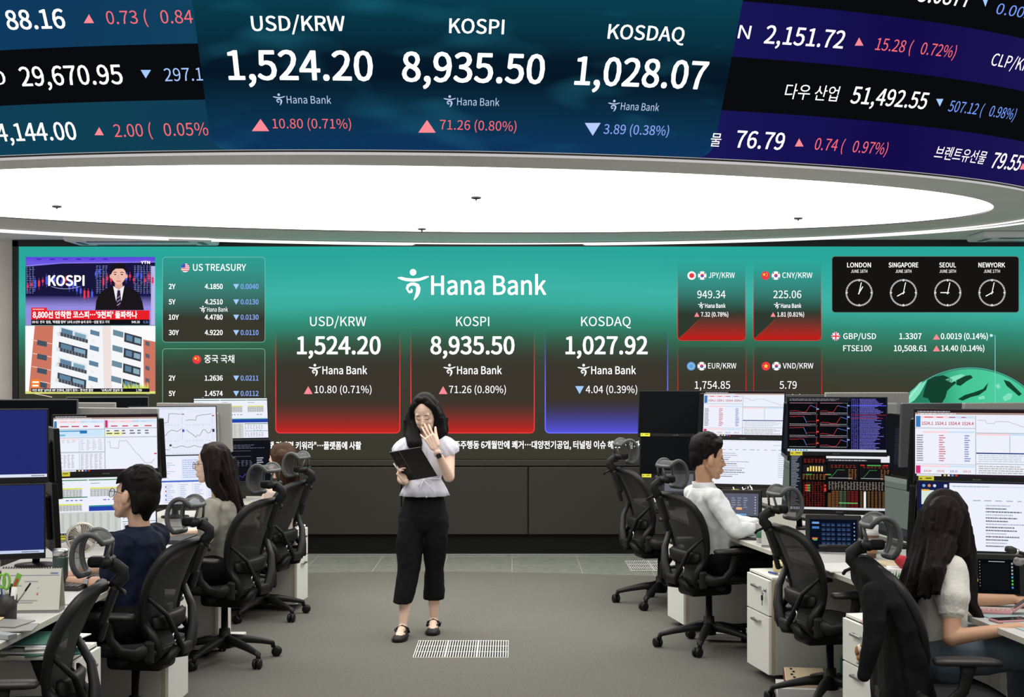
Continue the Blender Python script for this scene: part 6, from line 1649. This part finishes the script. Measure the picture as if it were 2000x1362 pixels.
# pen cup with its pens
p = put(13, 5.97)
t = thing('pen_cup', 'black pen cup at the left edge, full of pens', 'pen cup', p, 0)
b = MB(); b.lathe([(.040, 0), (.043, .105), (.040, .105), (.037, .006), (.001, .006)], m_csoft, 24); b.build('cup', t)
def stick(nm, lb, a0, a1, r_, m, cat, tip=None):
    b = MB(); b.tube([p + Vector(a0), p + Vector(a1)], r_, m, 8); o = b.build(nm, label=lb, cat=cat, group='things standing in the pen cup')
    if tip: b = MB(); q = Vector(a1) - Vector(a0); b.tube([p + Vector(a1) - q * .22, p + Vector(a1) + q * .02], r_ * 1.15, tip, 8); b.build('cap', o)
stick('pen', 'blue pen leaning left in the black pen cup', (-.01, .005, .01), (-.028, .01, .145), .0045, m_blue, 'pen')
stick('pen', 'black marker upright in the black pen cup', (.012, .0, .01), (.018, .0, .150), .006, m_dark, 'pen', m_csoft)
stick('pen', 'white rolled stick leaning right in the black pen cup', (.02, -.008, .01), (.036, -.010, .140), .012, m_paper, 'stick')
stick('pen', 'slim grey pen slanting far right out of the black pen cup', (.0, .012, .01), (.092, .02, .150), .0035, m_chrome2, 'pen', m_dark)
t = thing('scissors', 'green handled scissors standing in the pen cup', 'scissors', p, 0, 'things standing in the pen cup')
b = MB(); b.box((-.006, -.012, .07), (.012, .003, .13), m_steel); b.build('blade', t)
b = MB()
for s in (-1, 1): b.tube([(-.006 + s * .010 + .013 * math.cos(R(a)), -.012, .165 + .034 * math.sin(R(a)) * (1 if s > 0 else .85)) for a in range(0, 360, 30)], .0055, m_lime, 8, closed=True)
b.build('handle', t)
b = MB(); b.box(p + Vector((.038, .004, .155)), (.022, .004, .085), m_lime, Matrix.Rotation(R(22), 3, 'Y')); b.box(p + Vector((.035, .0015, .148)), (.010, .004, .055), m_red, Matrix.Rotation(R(22), 3, 'Y'))
b.build('snack_sachet', label='green and red stick sachet poking out of the pen cup', cat='sachet', group='things standing in the pen cup')
# folders on the lower left desk and papers on the cabinet below it
def slab(nm, lb, c, size, rz, m, cat, group=None, rx=0.0, edge=None):
    b = MB(); b.box((0, 0, 0), size, m, bev=min(.002, size[2] * .3))
    o = b.build(nm, label=lb, cat=cat, group=group, loc=c); o.rotation_euler = (rx, 0, rz); return o
for k, (dx, dy, z, rz, m, sz, lb) in enumerate(((-2.05, 5.75, .002, 8, m_greyb, (.24, .17, .006), 'dark grey folder lying lowest on the lower left desk'), (-2.10, 5.83, .0085, -12, m_silver, (.23, .16, .006), 'silver grey folder lying on the lower left desk before the pen cup'),
                                          (-2.16, 5.87, .015, 5, m_yel, (.10, .10, .004), 'pale yellow note block on the silver folder at the left edge'))):
    slab('desk_folder', lb, (dx, dy, DZ + .004 + z), sz, R(rz), m, 'folder' if k < 2 else 'note pad', 'flat things on the lower left desk')
slab('remote_control', 'light grey remote control at the left edge of the lower left desk', (-1.99, 5.56, DZ + .011), (.045, .11, .02), R(60), mat('remote_grey', (.35, .37, .39, 1), .4), 'remote')
z = .606
for k, (m, h, dx, rz, lb) in enumerate(((m_ivory, .014, 0, 2, 'thick ivory file lowest in the pile on the cabinet under the lower left desk'), (m_green, .004, .05, 14, 'green folder corner sticking out of the pile under the lower left desk'), (m_paper, .010, -.01, -5, 'white paper bundle in the middle of the pile under the lower left desk'),
                                    (m_silver, .006, .0, 6, 'grey document sleeve in the pile under the lower left desk'), (m_paper, .006, .03, 18, 'slanting white sheets near the top of the pile under the lower left desk'), (m_paper, .005, .015, -9, 'white sheets with print on top of the pile under the lower left desk'), (m_green, .004, -.03, 4, 'dark green folder topmost in the pile under the lower left desk'))):
    slab('paper_pile_sheet', lb, (-1.93 + dx, 5.85 + .01 * k, z + h / 2), (.30, .22, h), R(90 + rz), m, 'papers', 'papers piled under the lower left desk'); z += h + .0005
# tumbler, fan
p = put(118, 6.92)
t = thing('tumbler', 'dark green tumbler with steel lid left of the small fan', 'tumbler', p)
b = MB(); b.lathe([(.030, 0), (.035, .01), (.037, .135), (.035, .15)], mat('tumbler_green', (.03, .05, .045, 1), .35), 22); b.build('cup', t)
b = MB(); b.lathe([(.037, .15), (.0375, .175), (.032, .182), (.001, .183)], m_steel, 22); b.build('lid', t)
p = put(160, 7.35)
t = thing('desk_fan', 'small white round desk fan in front of the man in navy', 'fan', p, R(22))
mf = mat('fan_cream', (.62, .60, .54, 1), .4); mbl = mat('fan_blade', (.33, .28, .23, 1), .5)
b = MB(); b.lathe([(.055, 0), (.055, .012), (.014, .024), (.012, .10)], mf, 22); b.build('stand', t)
rotf = Matrix.Rotation(R(90), 3, 'X'); fc = Vector((0, 0, .185))
b = MB()
for rr, yy in ((.076, 0), (.076, .022), (.074, -.012)): b.tube([fc + Vector((rr * math.cos(R(a)), yy, rr * math.sin(R(a)))) for a in range(0, 360, 15)], .0045, mf, 6, closed=True)
for k in range(36):
    a = R(10 * k); b.tube([fc + Vector((.016 * math.cos(a), -.020, .016 * math.sin(a))), fc + Vector((.05 * math.cos(a + .25), -.022, .05 * math.sin(a + .25))), fc + Vector((.075 * math.cos(a + .35), -.010, .075 * math.sin(a + .35)))], .0012, mf, 4)
b.lathe([(.001, 0), (.018, 0), (.018, .006)], mf, 18, c=fc + Vector((0, -.018, 0)), rot=rotf); b.build('grille', t)
b = MB()
for k in range(5):
    a = R(72 * k); P = [(fc + Vector((r_ * math.cos(a + q), .012 * (q / .5) , r_ * math.sin(a + q)))) for r_, q in ((.012, -.3), (.066, -.42), (.070, .0), (.066, .42), (.012, .3))]
    b.loft([P, [q + Vector((0, .002, 0)) for q in P]], mbl, smooth=False)
b.build('blade', t)
b = MB(); b.lathe([(.030, 0), (.034, .03), (.02, .05), (.001, .052)], mf, 18, c=fc + Vector((0, .07, 0)), rot=rotf); b.tube([fc + Vector((0, .045, 0)), Vector((0, .02, .09))], .012, mf, 8); b.build('motor', t)
# keyboards
def keyboard(px, Y, rz, lb):
    p = put(px, Y); t = thing('keyboard', lb, 'keyboard', p, rz, 'black keyboards on the desks')
    b = MB(); b.box((0, 0, .009), (.44, .14, .016), m_key, bev=.004); b.build('case', t)
    k = MB(); m = mat('key_tops', (.035, .035, .038, 1), .45)
    for j in range(5):
        for i in range(19):
            k.box((-.205 + .0228 * i, .052 - .026 * j, .020), (.019, .021, .007), m)
    k.build('keys', t)
keyboard(160, 6.98, R(86), 'black keyboard under the hands of the man in navy')
keyboard(355, 8.82, R(84), 'black keyboard before the woman in grey')
keyboard(470, 10.42, R(84), 'black keyboard of the brown haired woman at the back left')
keyboard(1478, 9.20, R(-80), 'black keyboard under the hands of the man in white shirt')
keyboard(1285, 10.95, R(-80), 'black keyboard on the far right desk under the switched off screens')
# touch screen dealing phones
def turret(px, py, Y, rz, wd, ht, kind, lb, handset=True):
    P = at(px, py, Y); t = thing('dealing_phone', lb, 'phone', (P.x, P.y, DZ), rz, 'touch screen dealing phones')
    zc = P.z - DZ; rot = Matrix.Rotation(R(-18), 3, 'X')
    b = MB(); b.box((0, .012, zc), (wd + .05, .022, ht + .05), m_dark, rot, bev=.008); b.box((0, .06, zc * .5), (wd * .6, .03, zc), m_dark, Matrix.Rotation(R(14), 3, 'X'), bev=.008); b.build('housing', t)
    c = Canvas(lambda u, v, l: rot @ Vector((wd * (u / 160 - .5), -l, ht * (.5 - v / 90))) + Vector((0, 0, zc)), .0004)
    if kind == 'grey':
        c.rect(0, 0, 160, 90, glow(92, 96, 112), 0); c.dashes(8, 14, 128, 60, 5, glow(140, 146, 164), 2, .8, rnd, 28); c.rrect(58, 56, 86, 66, 4, glow(230, 176, 130), 2); c.rect(54, 82, 106, 88, glow(110, 165, 225), 2)
        for k in range(7): c.circle(146, 14 + 11 * k, 2.4, glow(215, 218, 230), 2, 8)
    elif kind == 'blank': c.rect(0, 0, 160, 90, glow(104, 104, 112), 0); c.rect(0, 84, 160, 90, glow(70, 70, 78), 1)
    elif kind == 'navy':
        c.rect(0, 0, 160, 90, glow(10, 16, 30), 0); c.rect(8, 8, 32, 14, glow(110, 160, 225), 2); c.rect(8, 22, 32, 29, glow(70, 120, 190), 2)
        for i in range(2):
            for j in range(5):
                for k in range(3): c.rrect(40 + 52 * i + 16 * k, 12 + 14 * j, 53 + 52 * i + 16 * k, 21 + 14 * j, 1.5, glow(34, 52, 84), 2); c.rect(42 + 52 * i + 16 * k, 18 + 14 * j, 51 + 52 * i + 16 * k, 19 + 14 * j, glow(96, 124, 165), 3)
        for k in range(6): c.circle(150, 12 + 12 * k, 2.2, glow(150, 190, 240), 2, 8)
        c.rect(8, 56, 26, 62, glow(220, 120, 60), 3); c.rect(12, 60, 24, 65, glow(80, 170, 110), 4)
    else:
        c.rect(0, 0, 160, 90, glow(9, 10, 13), 0); c.dashes(14, 8, 38, 40, 4, glow(150, 170, 200), 2, .8, rnd); c.rect(8, 50, 38, 60, glow(235, 205, 30), 2)
        c.dashes(70, 4, 120, 8, 1, glow(190, 195, 205), 2, .8, rnd); c.rect(50, 12, 130, 80, glow(14, 15, 17), 1)
        for k in range(8): c.rect(136, 8 + 9 * k, 141, 13 + 9 * k, (glow(160, 165, 175), glow(160, 165, 175), glow(160, 165, 175), glow(160, 165, 175), glow(70, 170, 200), glow(90, 200, 80), glow(90, 200, 80), glow(70, 150, 230))[k], 2)
        for k in range(9): c.rect(43, 6 + 8 * k, 45, 8 + 8 * k, glow(170, 175, 185), 2)
    c.build('screen', t)
    if handset:
        kp = MB(); kx = wd / 2 + .07
        kp.box((kx, .0, .035), (.09, .14, .05), m_dark, Matrix.Rotation(R(-14), 3, 'X'), bev=.01)
        for i in range(3):
            for j in range(4): kp.box((kx - .024 + .024 * i, -.045 + .026 * j - .006, .060 + .006 * j), (.017, .017, .006), m_red if (i, j) == (0, 1) and kind == 'black' else m_greyb, Matrix.Rotation(R(-14), 3, 'X'))
        kp.build('keypad', t)
        h = MB(); h.tube([(-wd * .30, -.085, .028), (-wd * .1, -.10, .040), (wd * .22, -.10, .040), (wd * .42, -.085, .028)], [.022, .014, .014, .022], m_dark, 10); h.build('handset', t)
    return t
turret(1326, 944, 10.95, R(-10), .22, .145, 'blank', 'dealing phone with blank grey screen under the switched off screens')
turret(1447, 986, 9.72, R(-12), .235, .155, 'grey', 'dealing phone with grey key screen beside the arm of the man in white shirt')
turret(1628, 1044, 8.26, R(-10), .27, .175, 'navy', 'dealing phone with dark blue screen under the orange tables screen')
turret(1938, 1126, 6.42, R(-14), .235, .155, 'black', 'dealing phone with black screen at the lower right beside the woman in white')
# cable knot under the mail screen
b = MB()
for k in range(5): b.tube([at(1432 + 9 * k, 952, 10.5), at(1438 + 8 * k, 966 + 3 * (k % 2), 10.45), at(1450 + 5 * k, 958, 10.5), at(1462, 952 - 2 * k, 10.55)], .004, m_dark if k % 2 else m_paper, 6)
b.box(at(1436, 959, 10.46), (.05, .006, .022), m_tape); b.box(at(1466, 960, 10.46), (.03, .006, .022), m_paper)
b.build('cable_bundle', label='bundle of cables with yellow tag under the mail list screen', cat='cables')
# drinks, phones, note things on the right
p = put(1486, 8.70)
t = thing('drink_cup', 'clear drink cup with green band by the hand of the man in white shirt', 'cup', p)
b = MB(); b.lathe([(.026, 0), (.034, .115), (.036, .12)], mat('cup_milky', (.62, .62, .60, 1), .3), 20); b.build('cup', t)
b = MB(); b.lathe([(.0295, .03), (.0335, .085)], mat('cup_green', (.05, .20, .12, 1), .4), 20); b.build('sleeve', t)
p = put(1702, 7.98)
t = thing('coffee_cup', 'iced coffee cup with brown paper sleeve seen through the empty chair headrest', 'cup', p)
b = MB(); b.lathe([(.026, 0), (.040, .125), (.041, .13)], mat('cup_coffee', (.20, .09, .05, 1), .25), 20); b.build('cup', t)
b = MB(); b.lathe([(.0305, .028), (.0375, .088)], mat('kraft_sleeve', (.50, .27, .13, 1), .7), 20); b.build('sleeve', t)
b = MB(); b.lathe([(.042, .128), (.042, .138), (.036, .150), (.001, .151)], mat('cup_lid', (.55, .55, .53, 1), .3), 20); b.build('lid', t)
slab('smartphone', 'dark smartphone lying on the desk edge by the drink cup', put(1466, 8.86) + Vector((0, 0, .005)), (.075, .15, .009), R(60), m_key, 'phone')
slab('notebook', 'white thin notebook lying on the desk of the empty chair', put(1650, 7.55) + Vector((-.02, 0, .004)), (.24, .32, .008), R(8), m_paper, 'notebook')
slab('document_tray', 'cream binder on the desk behind the dark blue dealing phone', at(1600, 1004, 8.9), (.22, .06, .04), R(-10), m_ivory, 'binder')
slab('card_reader', 'small white box right of the dark blue dealing phone', put(1668, 8.02) + Vector((0, 0, .012)), (.07, .05, .024), R(-10), m_ivory, 'box')
# magazines and red tissue box beside the woman in white
for k, (m, lb) in enumerate(((m_greyb, 'grey magazine lowest in the pile behind the red tissue box'), (m_red, 'red edged brochure in the pile behind the red tissue box'), (m_paper, 'white brochure in the pile behind the red tissue box'), (m_beigep, 'tan file on top of the pile behind the red tissue box'))):
    slab('magazine', lb, put(1768, 7.30) + Vector((.0, .02 * k, .008 + .0145 * k)), (.24, .19, .013), R(-14 + 9 * k), m, 'magazine', 'pile of magazines on the desk')
p = put(1757, 6.78)
t = thing('tissue_box', 'tissue box with green leaves print and a red puff on top', 'tissue box', p, R(-12))
b = MB(); b.box((0, 0, .055), (.12, .11, .11), m_paper, bev=.004); b.box((0, 0, .018), (.126, .116, .034), m_blue, bev=.004)
for k in range(6): b.add([(-.05 + .012 * k, -.0558, .07), (-.045 + .014 * k, -.0558, .105 - .008 * (k % 2)), (-.04 + .012 * k, -.0558, .07)], [(0, 1, 2)], mat('leaf_green', (.03, .20, .05, 1), .5))
b.build('box', t)
b = MB(); rn3 = random.Random(3)
for k in range(16): a = 6.28 * rn3.random(); b.ell((.02 + .034 * math.cos(a) * rn3.random(), -.015 + .03 * math.sin(a) * rn3.random(), .105 + .05 * rn3.random()), (.024, .024, .022), seg=8)
b.fused('red_puff', .005, t, mat('red_fluff', (.45, .03, .04, 1), .9, bump=.6, bscale=120), 2)
# snack box and blue pen on the cabinet
t = thing('snack_box', 'yellow snack box on top of the cabinet with the black key', 'box', (1.56, 8.20, .606), R(-10))
b = MB(); b.box((0, 0, .033), (.11, .15, .066), m_yel, bev=.012, seg=3); b.build('carton', t)
b = MB()
for k in range(4): b.box((-.0555, -.05 + .03 * k, .045), (.001, .016, .008), m_dark)
b.box((0, -.0755, .040), (.05, .001, .012), m_dark); b.build('print', t)
b = MB(); b.tube([(1.475, 8.17, .613), (1.52, 8.09, .613)], .006, m_blue, 8); b.tube([(1.515, 8.10, .613), (1.53, 8.07, .613)], .0075, m_steel, 8); b.build('pen', label='blue pen lying by the yellow snack box', cat='pen')
# things on the nearest right cabinet, plush hanging from its drawer
slab('note_slip', 'pink slips on the cabinet behind the black cardigan', (1.67, 6.62, .6065), (.08, .13, .003), R(-24), m_pinkp, 'notes')
b = MB(); b.box((1.72, 6.50, .628), (.07, .09, .045), m_ivory, Matrix.Rotation(R(20), 3, 'Z'), bev=.006); b.build('power_adapter', label='cream adapter block on the cabinet behind the black cardigan', cat='adapter')
b = MB(); b.tube([(1.66, 6.72, .61), (1.69, 6.60, .63), (1.72, 6.52, .625)], .004, m_dark, 6); b.build('cable', label='black cable running to the cream adapter on the cabinet', cat='cable')
t = thing('plush_charm', 'small brown and white plush dog hanging on a drawer of the right front cabinet', 'plush toy', tuple(at(1682, 1277, 6.46)))
b = MB(); b.ell((0, 0, .02), (.024, .024, .024), seg=12); b.ell((0, 0, -.02), (.02, .02, .028), seg=12); b.ell((-.018, -.008, -.035), (.009, .01, .014), seg=8); b.ell((.012, -.014, -.035), (.009, .01, .014), seg=8); b.fused('body', .003, t, mat('plush_white', (.7, .66, .6, 1), .9), 2)
b = MB(); b.ell((-.020, -.004, .012), (.010, .012, .024), mat('plush_brown', (.36, .15, .05, 1), .9), seg=10); b.ell((.006, -.010, .036), (.016, .014, .012), mat('plush_brown', (.36, .15, .05, 1), .9), seg=10); b.ell((-.014, -.012, -.018), (.011, .010, .014), mat('plush_brown', (.36, .15, .05, 1), .9), seg=10); b.build('patch', t)
# desk of the woman in white
slab('desk_mat', 'pale blue desk mat under the arm of the woman in white', (2.22, 5.84, DZ + .0015), (.36, .62, .003), R(8), mat('mat_blue', (.34, .46, .46, 1), .7), 'desk mat')
p = put(1962, 6.12)
t = thing('flip_calculator', 'pink folding calculator standing open beside the black dealing phone', 'calculator', p, R(-14))
b = MB(); b.box((-.035, 0, .008), (.125, .075, .014), m_pinkp, bev=.004)
for i in range(6):
    for j in range(3): b.box((-.085 + .019 * i, -.022 + .022 * j, .0165), (.014, .014, .004), mat('pink_keys', (.68, .42, .42, 1), .4))
b.build('key_base', t)
b = MB(); b.box((.065, 0, .042), (.090, .075, .010), m_pinkp, Matrix.Rotation(R(-38), 3, 'Y'), bev=.003); b.box((.060, 0, .0475), (.055, .05, .002), mat('calc_display', (.10, .09, .10, 1), .3), Matrix.Rotation(R(-38), 3, 'Y')); b.build('display_lid', t)
t = thing('pink_smartphone', 'smartphone in a pink case lying face up before the pink calculator', 'phone', put(1972, 5.94) + Vector((0, 0, .0)), R(14))
b = MB(); b.box((0, 0, .006), (.155, .076, .011), m_pinkp, bev=.004); b.build('case', t)
b = MB(); b.box((0, 0, .0118), (.146, .068, .001), m_watch); b.build('screen', t)
t = thing('gooseneck_microphone', 'black microphone reaching in at the right edge before the white page screen', 'microphone', tuple(at(2010, 1086, 6.25)))
b = MB(); o = at(2010, 1086, 6.25); b.tube([at(1964, 1072, 6.25) - o, at(1974, 1074, 6.25) - o, at(1983, 1077, 6.25) - o], [.012, .0165, .014], m_csoft, 12); b.build('windscreen', t)
b = MB(); b.tube([at(1983, 1077, 6.25) - o, at(2003, 1083, 6.25) - o, at(2030, 1100, 6.25) - o, Vector((.13, .0, DZ - o.z))], .0075, m_dark, 8); b.lathe([(.05, 0), (.05, .015), (.01, .02)], m_dark, 18, c=(.13, 0, DZ - o.z)); b.build('gooseneck', t)
b = MB(); b.tube([at(1984, 1077.5, 6.25), at(1988, 1079, 6.25)], .0145, m_steel, 10)
for q in b.v: pass
b.v = [tuple(Vector(q) - o) for q in b.v]; b.build('ring', t)
b = MB(); c0 = at(1990, 1098, 6.30)
b.ell(c0, (.026, .010, .018), m_silver, seg=12); b.ell(c0 + Vector((-.012, -.004, .012)), (.012, .008, .010), m_silver, seg=8); b.ell(c0 + Vector((.016, -.004, .008)), (.010, .008, .010), m_silver, seg=8)
b.build('bear_sticker', label='grey furry charm stuck on the corner of the black dealing phone', cat='charm')
# things on the floor
t = thing('paper_bag', 'flattened beige paper bag with dark marks under the desk of the empty chair', 'bag', (1.63, 7.80, .052), R(-8))
b = MB(); b.box((0, 0, .03), (.27, .20, .05), m_beigep, Matrix.Rotation(R(10), 3, 'X'), bev=.008); b.build('bag', t)
b = MB()
for s in (-1, 1):
    b.box((s * .132, 0, .03), (.010, .19, .045), mat('maroon', (.16, .02, .02, 1), .6), Matrix.Rotation(R(10), 3, 'X'))
    for k in range(4): b.box((s * .09 + .006 * (-1) ** k, -.06 + .04 * k, .0585 + .007 * (k - 1.5)), (.012, .014, .002), m_dark, Matrix.Rotation(R(10), 3, 'X'))
b.build('print', t)
slab('board', 'white board lying on the floor under the beige paper bag', (1.66, 7.78, .026), (.42, .24, .05), R(-8), m_paper, 'board')
slab('floor_folder', 'green folder leaning under the desk of the empty chair', (1.86, 7.98, .10), (.012, .22, .16), R(-20), mat('folder_teal', (.02, .22, .15, 1), .5), 'folder')
for k, (x, y, lb) in enumerate(((1.31, 9.50, 'upper white book on the floor behind the chair of the man in white shirt'), (1.33, 9.52, 'lower white book on the floor behind the chair of the man in white shirt'))):
    slab('floor_book', lb, (x + .13, y - .12, .045 - .026 * k), (.34, .22, .024), R(-6 - 8 * k), m_paper, 'book', 'white books on the floor')
for k, lb in enumerate(('upper white paper pack on the floor by the cabinet of the woman in grey', 'lower white paper pack on the floor by the cabinet of the woman in grey')):
    slab('paper_pack', lb, (-1.86 + .01 * k, 9.24, .042 - .022 * k), (.22, .26, .02), R(6 * k), m_paper, 'papers', 'paper packs on the floor')
slab('cabinet_note', 'white card box on top of the far left cabinet', (-1.67, 10.64, .618), (.14, .16, .025), R(5), m_paper, 'box')
# small things on the left desks
slab('mouse', 'black computer mouse beside the keyboard of the woman in grey', put(390, 8.5) + Vector((-.06, 0, .015)), (.06, .11, .03), R(80), m_key, 'mouse')
b = MB(); b.box(put(322, 9.0) + Vector((0, 0, .03)), (.09, .05, .055), m_ivory, bev=.006); b.lathe([(.016, 0), (.016, .004), (.001, .005)], m_dark, 14, c=put(318, 9.0) + Vector((0, -.026, .03)), rot=Matrix.Rotation(R(90), 3, 'X'))
b.build('desk_radio', label='small cream radio on the desk left of the woman in grey', cat='radio')
slab('pink_paper', 'pink paper sheet on the desk behind the woman in grey', put(490, 9.9) + Vector((-.1, 0, .002)), (.22, .15, .003), R(10), m_pinkp, 'paper')
# floor grilles
m_slat = mat('grille_steel', (0.78, 0.78, 0.75, 1), .45)
def grille(cx, cy, wd, dp, n, lb):
    t = thing('floor_grille', lb, 'floor vent', (cx, cy, 0), 0, 'metal air grilles in the floor')
    b = MB(); b.box((0, 0, .0008), (wd, dp, .0012), mat('grille_pit', (.006, .006, .006, 1), .8)); b.build('duct_opening', t)
    for k in range(n):
        w_ = wd / n; x0 = -wd / 2 + w_ * k
        b = MB()
        for e in (x0 + .003, x0 + w_ - .003): b.box((e, 0, .004), (.005, dp, .006), m_slat)
        for i in range(1, 12): b.box((x0 + w_ * i / 12, 0, .004), (.006, dp, .006), m_slat)
        for yy in (-dp / 2, -dp * .17, dp * .17, dp / 2): b.box((x0 + w_ / 2, yy, .003), (w_, .004, .004), m_slat)
        b.build('grille_section', t)
grille(-.317, 9.04, .59, .55, 3, 'metal floor grille of three sections in the carpet in front of the standing woman')
grille(1.37, 12.92, .64, .66, 3, 'metal floor grille in the stone tiles behind the far right chair')
